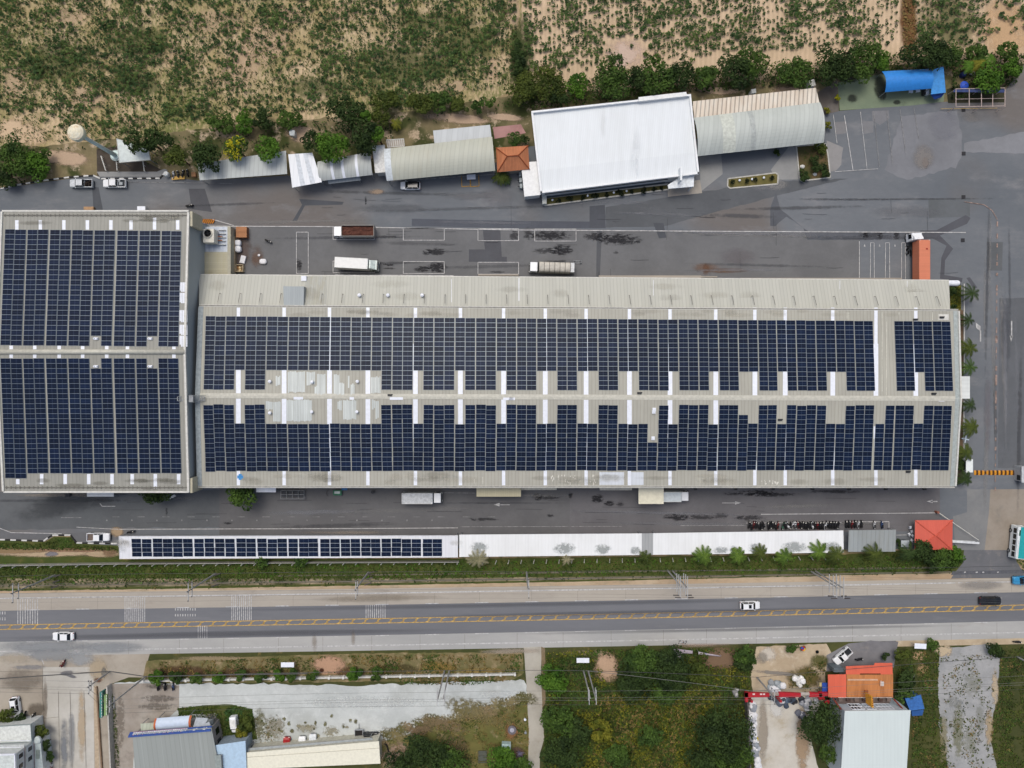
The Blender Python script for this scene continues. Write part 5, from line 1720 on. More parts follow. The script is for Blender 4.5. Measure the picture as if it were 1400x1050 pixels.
shed('carport', 'short grey ribbed carport between the white carport and the red guardhouse', 'carport', [(1160.5, 725), (1225, 724.2), (1224.2, 754.2), (1159.5, 754.5)], [2.9, 2.9, 2.6, 2.6], sl('grey_carport', '8f9697', 0, 1.0, .2, .05, .2, '83857f'))
hip('guardhouse', 'bright red square roofed guardhouse at the factory gate', 'guardhouse', [(1251, 711.3), (1302.5, 710.8), (1302, 751.5), (1250.5, 752)], 2.7, .8, sheet_mat('red_roof_sheet', 'c25a49', .5, 0, .06, .03, .12, 'b84e3c'), plain('b9b7ae', .7, .2), plain('c05542', .6, .3), .49, None, 1.8)
# canopies on the halls
M_cream = plain('d8d4be', .6, .3, name='cream_sheet', var=.05)
M_beigec = sl('beige_canopy', 'bcb598', 0, .5, .1, .03, .1)
shed('canopy', 'long beige loading canopy on the south wall of the long hall', 'canopy', [(651.5, 666.5), (712.5, 666.5), (712.3, 679), (651.5, 679)], [4.3, 4.3, 4.0, 4.0], M_beigec)
shed('canopy', 'square cream loading canopy with a white truck under its east side', 'canopy', [(873, 666), (907.5, 666), (907.3, 689), (873, 689)], [4.6, 4.6, 4.3, 4.3], M_cream)
shed('canopy', 'small white door canopy beside the leafy tree on the south wall', 'canopy', [(350, 665), (377, 665), (377, 673), (350, 673)], [3.4, 3.4, 3.2, 3.2], M_skyl)
shed('canopy', 'white two-strip door canopy on the south wall of the square hall', 'canopy', [(118.5, 671), (155, 671), (155.5, 679), (119, 679)], [3.4, 3.4, 3.0, 3.0], sl('white_canopy', 'd9dcdc', PI / 2, .7, .3))
shed('canopy', 'pale slanting door canopy beside the tree at the corner of the square hall', 'canopy', [(226, 683), (238, 676), (241, 678), (229, 685)], [3.2, 3.2, 3.0, 3.0], M_trim)
shed('canopy', 'white porch canopy halfway along the east wall of the long hall', 'canopy', [(1304, 514.5), (1326, 514.5), (1326, 545), (1304, 545)], [4.6, 4.4, 4.4, 4.6], sl('white_porch', 'd5dad8', PI / 2, .9, .12))
shed('awning', 'low concrete coloured awning strip west of the cream loading canopy', 'awning', [(820, 666), (864, 666), (864, 670.3), (820, 670.3)], [3.2, 3.2, 3.0, 3.0], plain('b9b6aa', .6, .3))
shed('awning', 'low cream awning strip east of the long beige loading canopy', 'awning', [(712.8, 666), (761, 666), (761, 670), (712.8, 670)], [3.2, 3.2, 3.0, 3.0], plain('c4c0b0', .6, .3))
for k, u in enumerate((951, 1006, 1057, 1111, 1161, 1211, 1264)):
 p = W(u, 668.3, 3)
 t = thing('downpipe', 'black square downpipe box on the south wall of the long hall', 'downpipe', (p.x, p.y, 0), group='downpipe boxes on the south wall')
 MB().box(-.3, .3, -.25, .35, 2.6, 3.3).build('hopper', M_dark, t)
 MB().box(-.09, .09, .1, .28, 0, 2.6).build('pipe', M_dark, t)
# vehicles
M_tyre = plain('17181a', .9, .1, name='tyre_rubber')
M_rim = plain('9a9da0', .4, .5, .4, name='wheel_rim')
M_win = plain('0f1418', .08, .6, name='vehicle_glass', var=.02)
M_lamp = plain('e8e6dc', .2, .6, name='headlight', var=.02)
M_red = plain('8d1f1a', .3, .5, name='tail_light', var=.02)
M_carw = plain('dfe2e4', .22, .5, name='white_car_paint', var=.02)
M_black = plain('1b1c1f', .25, .5, name='black_car_paint', var=.03)

def wheels(root, xs, ys, r, w):
 for x in xs:
  for s in (-1, 1):
   mb = MB()
   mb.lathe([(r * .6, -w / 2), (r * .95, -w / 2), (r, -w * .35), (r, w * .35), (r * .95, w / 2), (r * .6, w / 2)], (x, s * ys, r), 18, 0, 'y')
   k = mb.build('wheel', M_tyre, root, smooth=True)
   mb = MB()
   mb.lathe([(r * .2, -w * .52), (r * .62, -w * .5), (r * .62, w * .5), (r * .2, w * .52)], (x, s * ys, r), 12, 0, 'y')
   mb.build('rim', M_rim, k)

def ring(x, hw, z0, z1, n=10, k=.22):
 """rounded-rectangle section of a body at x"""
 c = min(k, hw * .5, (z1 - z0) * .45)
 return [(x, -hw, z0), (x, hw, z0), (x, hw, z1 - c), (x, hw - c * .35, z1 - c * .3), (x, hw - c, z1), (x, -hw + c, z1), (x, -hw + c * .35, z1 - c * .3), (x, -hw, z1 - c)]

def car(label, loc, rot, paint, style='suv', L=4.6, Wd=1.82, cat='car', roof=None, bed=None, sunroof=False, name='parked_car', group=None):
 """x forward; styles: suv, sedan, pickup"""
 t = thing(name, label, cat, loc, rot, group)
 h = L / 2
 hw = Wd / 2
 mb = MB()
 if style == 'pickup':
  mb.loft([ring(h, hw * .74, .45, .80), ring(h - .12, hw * .9, .35, .98), ring(h - .55, hw, .3, 1.05), ring(h - 1.35, hw, .3, 1.12), ring(.25, hw, .3, 1.14), ring(-.82, hw, .3, 1.12), ring(-.84, hw, .3, .72), ring(-h + .04, hw, .34, .72), ring(-h, hw * .97, .40, .70)])
 else:
  rear = .86 if style == 'suv' else .78
  mb.loft([ring(h, hw * .70, .42, .68), ring(h - .10, hw * .86, .34, .84), ring(h - .5, hw * .97, .28, .95), ring(h - 1.3, hw, .26, 1.02), ring(0, hw, .26, 1.04), ring(-h + .9, hw, .26, 1.04), ring(-h + .25, hw * .95, .3, .98), ring(-h, hw * rear, .4, .78)])
 mb.build('body', paint, t, smooth=False)
 # glass house
 if style == 'pickup':
  x0, x1, a, b = h - 1.35, -.80, .62, .16
  zt = 1.68
 elif style == 'suv':
  x0, x1, a, b = h - 1.15, -h + .18, .72, .38
  zt = 1.62
 else:
  x0, x1, a, b = h - 1.30, -h + .62, .85, .62
  zt = 1.40
 zb = 1.03 if style != 'pickup' else 1.1
 g = MB()
 lo = [(x1, -hw * .93, zb), (x0, -hw * .90, zb), (x0, hw * .90, zb), (x1, hw * .93, zb)]
 hi = [(x1 + b, -hw * .74, zt), (x0 - a, -hw * .74, zt), (x0 - a, hw * .74, zt), (x1 + b, hw * .74, zt)]
 g.hexa(lo, hi, 0)
 g.build('windows', M_win, t)
 r = MB()
 r.rbox(((x0 - a + x1 + b) / 2, 0, zt - .02), ((x0 - a) - (x1 + b) + .10, hw * 1.5, .09), .035, 2)
 rf = r.build('roof', roof or paint, t)
 if sunroof:
  MB().box((x0 - a) - 1.0, (x0 - a) - .35, -.42, .42, zt + .06, zt + .085).build('sunroof', M_win, rf)
  for s in (-1, 1):
   MB().tube((x1 + b + .1, s * hw * .70, zt + .1), (x0 - a - .1, s * hw * .70, zt + .1), .03, .03, 6).build('roof_rail', M_dark, rf)
 for s in (-1, 1):
  p = MB()
  p.hexa([(x0 - .02, s * hw * .905 - .03, zb), (x0 + .05, s * hw * .905 - .03, zb), (x0 + .05, s * hw * .905 + .03, zb), (x0 - .02, s * hw * .905 + .03, zb)], [(x0 - a - .04, s * hw * .745 - .03, zt), (x0 - a + .05, s * hw * .745 - .03, zt), (x0 - a + .05, s * hw * .745 + .03, zt), (x0 - a - .04, s * hw * .745 + .03, zt)])
  p.hexa([(x1 - .05, s * hw * .935 - .03, zb), (x1 + .04, s * hw * .935 - .03, zb), (x1 + .04, s * hw * .935 + .03, zb), (x1 - .05, s * hw * .935 + .03, zb)], [(x1 + b - .05, s * hw * .745 - .03, zt), (x1 + b + .05, s * hw * .745 - .03, zt), (x1 + b + .05, s * hw * .745 + .03, zt), (x1 + b - .05, s * hw * .745 + .03, zt)])
  xm = (x0 + x1) / 2 - .05
  p.hexa([(xm - .05, s * hw * .93 - .02, zb), (xm + .05, s * hw * .93 - .02, zb), (xm + .05, s * hw * .93 + .02, zb), (xm - .05, s * hw * .93 + .02, zb)], [(xm - .05, s * hw * .75 - .02, zt), (xm + .05, s * hw * .75 - .02, zt), (xm + .05, s * hw * .75 + .02, zt), (xm - .05, s * hw * .75 + .02, zt)])
  p.build('pillar', paint, t)
  MB().rbox((x0 - .15, s * (hw + .10), 1.0), (.14, .22, .16), .04).build('mirror', paint, t)
  MB().rbox((h - .12, s * hw * .62, .62), (.22, .36, .16), .05).build('headlight', M_lamp, t)
  MB().rbox((-h + .07, s * hw * .74, .66), (.14, .22, .2), .04).build('tail_light', M_red, t)
 if style == 'pickup':
  b = MB()
  y = hw - .14
  b.box(-h + .08, -.86, -y, y, .725, .735, 0)
  for s in (-1, 1):
   b.box(-h + .02, -.84, s * hw - .13 if s > 0 else s * hw, s * hw if s > 0 else s * hw + .13, .7, 1.10, 1)
  b.box(-h, -h + .08, -hw + .13, hw - .13, .7, 1.10, 1)
  b.build('cargo_bed', [bed or M_dark, paint], t)
 wheels(t, (h - .85, -h + .95), hw - .10, .34, .22)
 MB().rbox((h - .03, 0, .32), (.16, Wd * .72, .2), .05).build('bumper', M_dark, t)
 MB().rbox((-h + .02, 0, .34), (.14, Wd * .8, .2), .05).build('bumper', M_dark, t)
 return t

def at(u, v, z=0.0):
 p = W(u, v, z)
 return (p.x, p.y, 0.02)

PIK1 = car('silver pickup truck with a black loaded bed beside the striped kerb', at(110.5, 250.5, 1), PI + .0, plain('c2c7cb', .25, .5), 'pickup', 5.3, 1.85, 'pickup truck', bed=plain('1c1a1b', .9, .1))
mb = MB()
for k in range(9):
 mb.rbox((-1.1 - rnd.uniform(0, 1.2), rnd.uniform(-.5, .5), .74), (rnd.uniform(.3, .6), rnd.uniform(.3, .5), rnd.uniform(.25, .5)), .06, rot=rnd.uniform(0, 1))
mb.build('load', plain('2c2622', .9, .1), PIK1)
PIK2 = car('white pickup truck with boxes in its open bed beside the kerb platform', at(156, 250.5, 1), PI, M_carw, 'pickup', 5.3, 1.85, 'pickup truck', bed=plain('3f4447', .7, .2))
mb = MB()
mb.rbox((-1.6, .1, .74), (.8, .7, .4), .05)
mb.rbox((-1.2, -.5, .74), (.4, .4, .35), .05)
mb.build('load', plain('a4aaac', .6, .3), PIK2)
PIK3 = car('white pickup truck with a brown bed parked by the end of the solar carport', at(134, 734.5, 1), 0, M_carw, 'pickup', 5.2, 1.85, 'pickup truck', bed=plain('6b5f57', .8, .2))
car('white car with a black roof parked below the long arched shed', at(560.8, 253.3, 1), PI, M_carw, 'suv', 4.6, 1.85, roof=plain('23252a', .2, .5))
car('white car driving on the highway lane nearest the side street', at(85.6, 870.5, 1), PI, M_carw, 'sedan', 4.9, 1.9, name='moving_car')
car('white estate car with a sunroof and roof rails driving on the highway', at(1025.8, 828.2, 1), .02, M_carw, 'suv', 4.6, 1.85, sunroof=True, name='moving_car')
car('glossy black saloon car driving on the highway', at(1355, 822, 1), 0, M_black, 'sedan', 5.0, 1.9, name='moving_car')
car('bright blue pickup leaving the picture beside the factory driveway', at(1401, 793.5, 1), PI + .05, plain('2f86b5', .3, .5), 'pickup', 5.2, 1.85, 'pickup truck')
car('white car with a dark sunroof parked in front of the white house', at(20.5, 967, 1), -PI / 2 + .14, M_carw, 'suv', 4.6, 1.85, roof=M_carw, sunroof=True)
car('white and black car parked askew in front of the orange roof', at(1152.5, 897.5, 1), PI + .72, M_carw, 'pickup', 4.7, 1.8, bed=plain('22262a', .6, .3))
car('black car parked beside the dark trailer on the gravel', at(507, 1007.5, 1), 0, M_black, 'suv', 3.9, 1.75)
car('small red car with its back under the cream roof', at(391.5, 1020, 1), PI / 2, plain('9d1f22', .3, .5), 'sedan', 3.9, 1.7)
car('white car with dark windscreen, western one of two beside the red car', at(412.5, 1019.5, 1), PI / 2, M_carw, 'suv', 4.0, 1.75)
car('white car, eastern one of two white cars nosed out of the cream roof', at(427, 1016.5, 1), PI / 2, plain('d3d9dd', .25, .5), 'sedan', 4.1, 1.75)
car('red car just inside the picture beside the white house annex', at(63.5, 1052, 1), PI / 2, plain('8e1f22', .3, .5), 'sedan', 4.2, 1.75)

def cab(root, x, paint, z0=.55, hgt=1.9, Wd=2.3, L=1.9, deflect=False):
 mb = MB()
 mb.rbox((x, 0, z0), (L, Wd, hgt), .12, 2, top=(.88, .92), shift=(-.06, 0))
 c = mb.build('cab', paint, root)
 MB().hexa([(x + L * .47, -Wd * .42, z0 + 1.0), (x + L * .51, -Wd * .42, z0 + 1.0), (x + L * .51, Wd * .42, z0 + 1.0), (x + L * .47, Wd * .42, z0 + 1.0)], [(x + L * .39, -Wd * .40, z0 + hgt - .12), (x + L * .455, -Wd * .40, z0 + hgt - .12), (x + L * .455, Wd * .40, z0 + hgt - .12), (x + L * .39, Wd * .40, z0 + hgt - .12)]).build('windscreen', M_win, c)
 for s in (-1, 1):
  MB().hexa([(x - L * .2, s * Wd * .488 - .03, z0 + 1.0), (x + L * .36, s * Wd * .488 - .03, z0 + 1.0), (x + L * .36, s * Wd * .488 + .03, z0 + 1.0), (x - L * .2, s * Wd * .488 + .03, z0 + 1.0)], [(x - L * .2, s * Wd * .462 - .02, z0 + hgt - .2), (x + L * .3, s * Wd * .462 - .02, z0 + hgt - .2), (x + L * .3, s * Wd * .462 + .02, z0 + hgt - .2), (x - L * .2, s * Wd * .462 + .02, z0 + hgt - .2)]).build('side_window', M_win, c)
  MB().rbox((x + L * .42, s * (Wd / 2 + .14), z0 + 1.05), (.1, .2, .42), .03).build('mirror', M_dark, c)
  MB().rbox((x + L * .5, s * Wd * .36, z0 + .15), (.1, .34, .2), .04).build('headlight', M_lamp, c)
 MB().rbox((x + L * .5, 0, .35), (.2, Wd, .3), .05).build('bumper', M_dark, c)
 if deflect:
  MB().hexa([(x - L * .44, -Wd * .42, z0 + hgt - .02), (x + L * .25, -Wd * .42, z0 + hgt - .02), (x + L * .25, Wd * .42, z0 + hgt - .02), (x - L * .44, Wd * .42, z0 + hgt - .02)], [(x - L * .44, -Wd * .40, z0 + hgt + .8), (x - L * .3, -Wd * .40, z0 + hgt + .8), (x - L * .3, Wd * .40, z0 + hgt + .8), (x - L * .44, Wd * .40, z0 + hgt + .8)]).build('wind_deflector', paint, c)
 return c

def truck(label, loc, rot, L, Wd, cabpaint, kind, body, inner=None, hgt=2.3, cabL=1.9, deflect=False, cat='truck', name='parked_truck', z0=1.0):
 t = thing(name, label, cat, loc, rot)
 h = L / 2
 MB().box(-h + .2, h - .6, -.45, .45, .55, .85).build('chassis', M_dark, t)
 cab(t, h - cabL / 2, cabpaint, .5, 2.0, Wd * .95, cabL, deflect)
 b0, b1 = -h, h - cabL - .15
 if kind == 'box':
  mb = MB()
  mb.rbox(((b0 + b1) / 2, 0, z0), (b1 - b0, Wd, hgt), .05, 1)
  b = mb.build('cargo_box', body, t)
  for s in (-1, 1):
   MB().tube((b0 + .05, s * Wd * .48, z0 + hgt), (b1 - .05, s * Wd * .48, z0 + hgt), .04, .04, 6).build('edge_rail', M_trim, b)
  MB().box(b0 - .03, b0 + .01, -Wd * .46, Wd * .46, z0 + .1, z0 + hgt - .1).build('rear_door', M_trim, b)
 elif kind == 'open':
  mb = MB()
  y = Wd / 2
  mb.box(b0, b1, -y, y, z0, z0 + .12, 0)
  for s in (-1, 1):
   mb.box(b0, b1, s * y - .06, s * y + .06, z0 + .12, z0 + hgt, 1)
  mb.box(b0 - .06, b0 + .06, -y + .06, y - .06, z0 + .12, z0 + hgt, 1)
  mb.box(b1 - .06, b1 + .06, -y + .06, y - .06, z0 + .12, z0 + hgt, 1)
  b = mb.build('cargo_bed', [M_dark, inner], t)
  mb = MB()
  n = 26
  g = [[(b0 + .08 + (b1 - b0 - .16) * i / n, -y + .08 + (2 * y - .16) * j / 8, z0 + hgt * .80 + .35 * mnoise.noise((i * .5, j * .6, 1.3)) - (.25 if j in (0, 8) else 0)) for j in range(9)] for i in range(n + 1)]
  for i in range(n):
   for j in range(8):
    mb.quad(g[i][j], g[i + 1][j], g[i + 1][j + 1], g[i][j + 1])
  mb.build('load', body, b)
 elif kind == 'bows':
  mb = MB()
  y = Wd / 2
  mb.box(b0, b1, -y, y, z0, z0 + .12, 1)
  n = 6
  for k in range(n):
   a, c = b0 + .9 + (b1 - b0 - 1.0) * k / n, b0 + .9 + (b1 - b0 - 1.0) * (k + .96) / n
   secs = []
   for x in (a, (a + c) / 2, c):
    d = .06 if x != (a + c) / 2 else 0
    secs.append([(x, y * math.cos(PI * i / 10), z0 + 1.0 + (hgt - 1.0 - d) * math.sin(PI * i / 10) ** .6) for i in range(11)])
   for s0, s1 in zip(secs[:-1], secs[1:]):
    for i in range(10):
     mb.quad(s0[i], s1[i], s1[i + 1], s0[i + 1], 0)
  b = mb.build('tarpaulin', [body, M_dark], t)
  for s in (-1, 1):
   MB().box(b0 + .8, b1, s * y - .05, s * y + .05, z0, z0 + 1.05).build('side_board', inner, b)
  for k in range(n + 1):
   x = b0 + .9 + (b1 - b0 - 1.0) * (k - .02) / n
   pts = [(x, (y + .02) * math.cos(PI * i / 10), z0 + 1.02 + (hgt - 1.0) * math.sin(PI * i / 10) ** .6) for i in range(11)]
   MB().path(pts, .045, 6).build('bow', M_dark, b)
  MB().rbox((b0 + .42, 0, z0 + .1), (.95, Wd * .9, hgt - .5), .06).build('rear_box', plain('cfd2d2', .5, .3), t)
 r = .48
 xs = [h - cabL * .55, -h + 1.3] + ([-h + 2.4] if L > 8.5 else [])
 wheels(t, xs, Wd / 2 - .2, r, .3)
 for s in (-1, 1):
  MB().rbox((-h + .02, s * Wd * .38, .7), (.1, .3, .16), .03).build('tail_light', M_red, t)
 return t

M_rustload = ground_mat('rust_brown_load', '5a3a30', '4c3028', .6, c3='674a3e', s3=2, fine=.2, sf=8)
truck('truck with a white cab and an open bed of rust brown load', at(485, 317.5, 1.5), PI, 9.4, 2.45, M_carw, 'open', M_rustload, plain('8d8a84', .6, .3), 2.2)
truck('long white box truck with a green nosed cab in the yard', at(489, 362, 1.5), -.055, 9.6, 2.45, plain('cfdcd6', .3, .5), 'box', plain('dfe0dc', .5, .3, var=.03), None, 2.6, 1.9, True)
truck('truck with ribbed beige tarpaulin bows and a white cab in the yard', at(754, 366.3, 1.5), PI - .03, 10.2, 2.4, M_carw, 'bows', plain('bdb9ae', .7, .2, var=.08), plain('8d8a80', .6, .3), 2.3)
truck('grey and white truck parked against the south wall of the long hall', at(577.5, 680, 1.5), 0, 9.0, 2.5, M_carw, 'box', plain('b9bdbf', .5, .3, var=.14), None, 2.2, 1.8)
truck('white box truck half hidden under the square cream canopy', at(917, 677.8, 1.5), 0, 8.0, 2.3, M_carw, 'box', plain('b7c0c3', .5, .3, var=.05), None, 2.3, 1.8)
# articulated lorry backed up to the lean-to
p0, p1 = W(1258.5, 337, 0), W(1258.5, 392, 0)
TR = thing('container_trailer', 'orange red shipping container on a trailer backed to the long hall', 'trailer', (W(1253.5, 360).x - .6, 0, 0))
TR.location = (W(1250, 360).x, W(1250, 360).y, 0.02)
M_cont = sheet_mat('orange_container', 'c87a5c', .28, PI / 2, .22, .03, .12, 'b96c50')
MB().rbox((0, -1.5, 1.35), (2.5, 12.2, 2.7), .04, 1).build('container', M_cont, TR)
MB().box(-.5, .5, -7.4, 4.6, .95, 1.3).build('chassis', M_dark, TR)
for y in (-6.4, -5.2):
 for s in (-1, 1):
  mb = MB()
  mb.lathe([(.3, -.15), (.5, -.15), (.5, .15), (.3, .15)], (0, 0, 0), 16, 0, 'z')
  mb.v = [(s * 1.0 + z, y + x, .5 + yy) for x, yy, z in mb.v]
  mb.build('wheel', M_tyre, TR)
for x in (-1.05, 1.05):
 MB().box(x - .15, x + .15, 4.52, 4.62, 4.0, 4.07).build('corner_casting', M_trim, TR)
MB().box(.25, .7, 2.4, 2.75, 4.053, 4.075).build('decal_mark', plain('8b2a22', .6, .3), TR)
pc = W(1251, 324, 2)
CB = thing('tractor_unit', 'white lorry tractor cab in front of the orange red container', 'lorry cab', (pc.x, pc.y - .8, 0.02), PI / 2 + .06)
cab(CB, .8, M_carw, .55, 2.3, 2.5, 1.9, True)
MB().box(-3.2, 1.4, -.45, .45, .6, .9).build('chassis', M_dark, CB)
MB().lathe([(.7, 1.0), (.7, 1.1)], (-1.6, 0, 0), 14).build('coupling', M_dark, CB)
wheels(CB, (.9, -1.3, -2.4), 1.05, .5, .32)
# bus at the gate
pb = W(1385, 739, 0)
BU = thing('parked_bus', 'white bus with teal roof and green windows parked beside the gate', 'bus', (pb.x, pb.y, .02), PI / 2 - .1)
MB().rbox((0, 0, .45), (7.6, 2.4, 2.3), .18, 3, top=(.97, .92)).build('body', plain('d5dbdc', .4, .4, var=.04), BU)
rf = MB().rbox((.1, -.25, 2.72), (7.2, 1.6, .14), .06).build('roof', plain('23989b', .4, .4, var=.06), BU)
for k in range(5):
 for s in (-1, 1):
  MB().hexa([(-3.3 + k * 1.35, s * 1.19 - .03, 1.5), (-2.2 + k * 1.35, s * 1.19 - .03, 1.5), (-2.2 + k * 1.35, s * 1.19 + .03, 1.5), (-3.3 + k * 1.35, s * 1.19 + .03, 1.5)], [(-3.3 + k * 1.35, s * 1.13 - .03, 2.35), (-2.2 + k * 1.35, s * 1.13 - .03, 2.35), (-2.2 + k * 1.35, s * 1.13 + .03, 2.35), (-3.3 + k * 1.35, s * 1.13 + .03, 2.35)]).build('window', M_win, BU)
MB().rbox((2.3, .6, 2.74), (1.3, .45, .08), .02).build('roof_hatch', plain('1f4d38', .5, .3), BU)
mb = MB()
for s in (.78, 1.12):
 mb.tube((-3.6, s, 2.86), (.6, s, 2.86), .05, .05, 6)
for k in range(9):
 mb.tube((-3.6 + k * .52, .78, 2.86), (-3.6 + k * .52, 1.12, 2.86), .04, .04, 6)
mb.build('roof_rack', M_carw, BU)
wheels(BU, (2.4, -2.3), 1.08, .48, .3)
for s in (-1, 1):
 MB().rbox((3.78, s * .85, .8), (.1, .35, .22), .04).build('headlight', M_lamp, BU)
# dark trailer on the gravel
pt = W(490.5, 1006.5, 1)
TL = thing('flat_trailer', 'empty dark floored trailer with a pale rim standing on the gravel', 'trailer', (pt.x, pt.y, .02), PI / 2 + .02)
mb = MB()
mb.box(-1.4, 1.4, -.9, .9, .6, .7, 0)
for a in ((-1.45, 1.45, -.97, -.88), (-1.45, 1.45, .88, .97), (-1.45, -1.36, -.88, .88), (1.36, 1.45, -.88, .88)):
 mb.box(a[0], a[1], a[2], a[3], .6, 1.0, 1)
mb.build('bed', [plain('2c2a2a', .8, .2), plain('a9adb0', .5, .4)], TL)
MB().tube((1.4, 0, .55), (2.6, 0, .5), .06).build('drawbar', M_dark, TL)
wheels(TL, (-.3,), .95, .3, .2)

# motorcycles
def motorcycle(label, loc, rot, paint, seatm, group=None, tag_='motorcycle'):
 t = thing('parked_motorcycle', label, 'motorcycle', loc, rot, group)
 mb = MB()
 secs = []
 for x, w, z0, z1 in ((.62, .07, .55, .95), (.45, .24, .45, 1.0), (.2, .2, .35, .72), (-.1, .2, .35, .74), (-.5, .19, .55, .80), (-.85, .07, .62, .80)):
  secs.append(ring(x, w, z0, z1, k=.08))
 mb.loft(secs)
 mb.build('body', paint, t)
 MB().rbox((-.32, 0, .76), (.75, .34, .10), .04).build('seat', seatm, t)
 mb = MB()
 mb.tube((.5, -.34, 1.02), (.5, .34, 1.02), .025, .025, 8)
 mb.tube((.52, 0, .7), (.48, 0, 1.02), .04, .04, 8)
 for s in (-1, 1):
  mb.tube((.45, s * .28, 1.02), (.5, s * .36, 1.25), .012, .012, 6)
  mb.obox((.5, s * .38, 1.22), (.03, .11, .08))
 mb.build('handlebar', M_dark, t)
 for x in (.66, -.62):
  w = MB().lathe([(.18, -.05), (.28, -.05), (.3, 0), (.28, .05), (.18, .05)], (x, 0, .3), 16, 0, 'y').build('wheel', M_tyre, t, smooth=True)
  MB().lathe([(.05, -.05), (.17, -.03), (.17, .03), (.05, .05)], (x, 0, .3), 10, 0, 'y').build('rim', M_rim, w)
 MB().rbox((.68, 0, .82), (.14, .18, .14), .04).build('headlight', M_lamp, t)
 MB().rbox((.68, 0, .58), (.45, .12, .05), .02).build('mudguard', paint, t)
 return t

MP = {'dark': (plain('202126', .3, .5), plain('131315', .6, .2)), 'red': (plain('7a1a1e', .3, .5), plain('1a1416', .6, .2)), 'white': (plain('c9ccd0', .3, .5), plain('2a2a2c', .6, .2)), 'blue': (plain('2f4a78', .3, .5), plain('18181a', .6, .2)), 'green': (plain('2f5a48', .3, .5), plain('18181a', .6, .2))}
MPROTO = {}

def moto(kind, u, v, rot, label, group=None):
 p = W(u, v, .6)
 if kind not in MPROTO:
  MPROTO[kind] = motorcycle(label, (p.x, p.y, .04), rot, *MP[kind], group=group)
  return MPROTO[kind]
 return dup(MPROTO[kind], (p.x, p.y, .04), rot, label, group)

GM = 'motorcycles parked along the carport'
ML = {'dark': 'dark motorcycle standing in the packed row along the white carport', 'red': 'red motorcycle standing in the packed row along the white carport', 'white': 'white motorcycle standing in the packed row along the white carport', 'green': 'green motorcycle standing in the packed row along the white carport'}
seq = []
u = 1024
rs = random.Random(3)
while u < 1147:
 if not (1045.5 < u < 1048.5 or 1066 < u < 1069):
  seq.append(u)
 u += rs.uniform(3.0, 3.7)
special = {1078: 'white', 1092: 'red', 1086: 'white', 1119: 'red', 1064: 'red', 1030: 'red', 1071: 'green', 1110: 'white', 1128: 'white'}
for u in seq:
 kind = 'dark'
 for k, val in special.items():
  if abs(u - k) < 2.2:
   kind = val
 moto(kind, u, 718.5 + rs.uniform(-1.3, 1.3), (PI / 2 if rs.random() < .75 else -PI / 2) + rs.uniform(-.3, .3), ML[kind], GM)
for k, u in enumerate((1157, 1161, 1165, 1169, 1173.5, 1178)):
 kind = 'white' if k == 4 else ('red' if k == 2 else 'dark')
 lb = {'white': 'white motorcycle in the short row before the grey carport', 'red': 'dark red motorcycle in the short row before the grey carport', 'dark': 'dark motorcycle in the short row before the grey carport'}[kind]
 moto(kind, u, 717 + rs.uniform(-.5, .5), PI / 2 + rs.uniform(-.12, .12), lb, 'motorcycles before the grey carport')
moto('white', 1195.5, 717.5, PI / 2, 'pale motorcycle standing alone west of the blue one before the grey carport')
moto('blue', 1206, 717.5, PI / 2 + .1, 'blue motorcycle standing before the grey carport')
moto('dark', 178.5, 727, .2, 'dark motorcycle parked beside the solar carport west end')
moto('dark', 366.5, 329.5, -.4, 'black motorcycle standing alone on the stained yard')
moto('dark', 258.5, 281, .2, 'black motorcycle by the corner of the square hall')
for k, (u, r) in enumerate(((237, 1.5), (243.5, 1.7), (250, 1.4), (256.5, 1.65))):
 lb = ('grey motorcycle under the tree beside the yellow bench, closest to the white tank', 'dark motorcycle under the tree, second from the white tank', 'black motorcycle under the tree, third from the white tank', 'black motorcycle under the tree, next to the brown crate')[k]
 moto('white' if k == 0 else 'dark', u, 239 - k * .8, r, lb, 'motorcycles under the tree')
for k, (u, c) in enumerate(((216, 'dark'), (225.5, 'dark'), (236.5, 'blue'))):
 lb = ('dark motorcycle by the white wall, next to the concrete court corner', 'dark motorcycle by the white wall, between another dark one and a blue one', 'blue motorcycle by the white wall of clipped bushes')[k]
 moto(c, u, 939.5, PI / 2 + .1, lb, 'motorcycles by the white wall')
moto('dark', 44.5, 980, 1.2, 'black motorcycle beside the white house, nearer the street')
moto('dark', 34, 978, 1.6, 'black motorcycle beside the white house, nearer the white car')
moto('dark', 1174.5, 901.5, .2, 'black motorcycle before the orange roofed building')
moto('dark', 1391, 877.5, 0, 'dark blue motorcycle on the sandy highway edge near weeds')

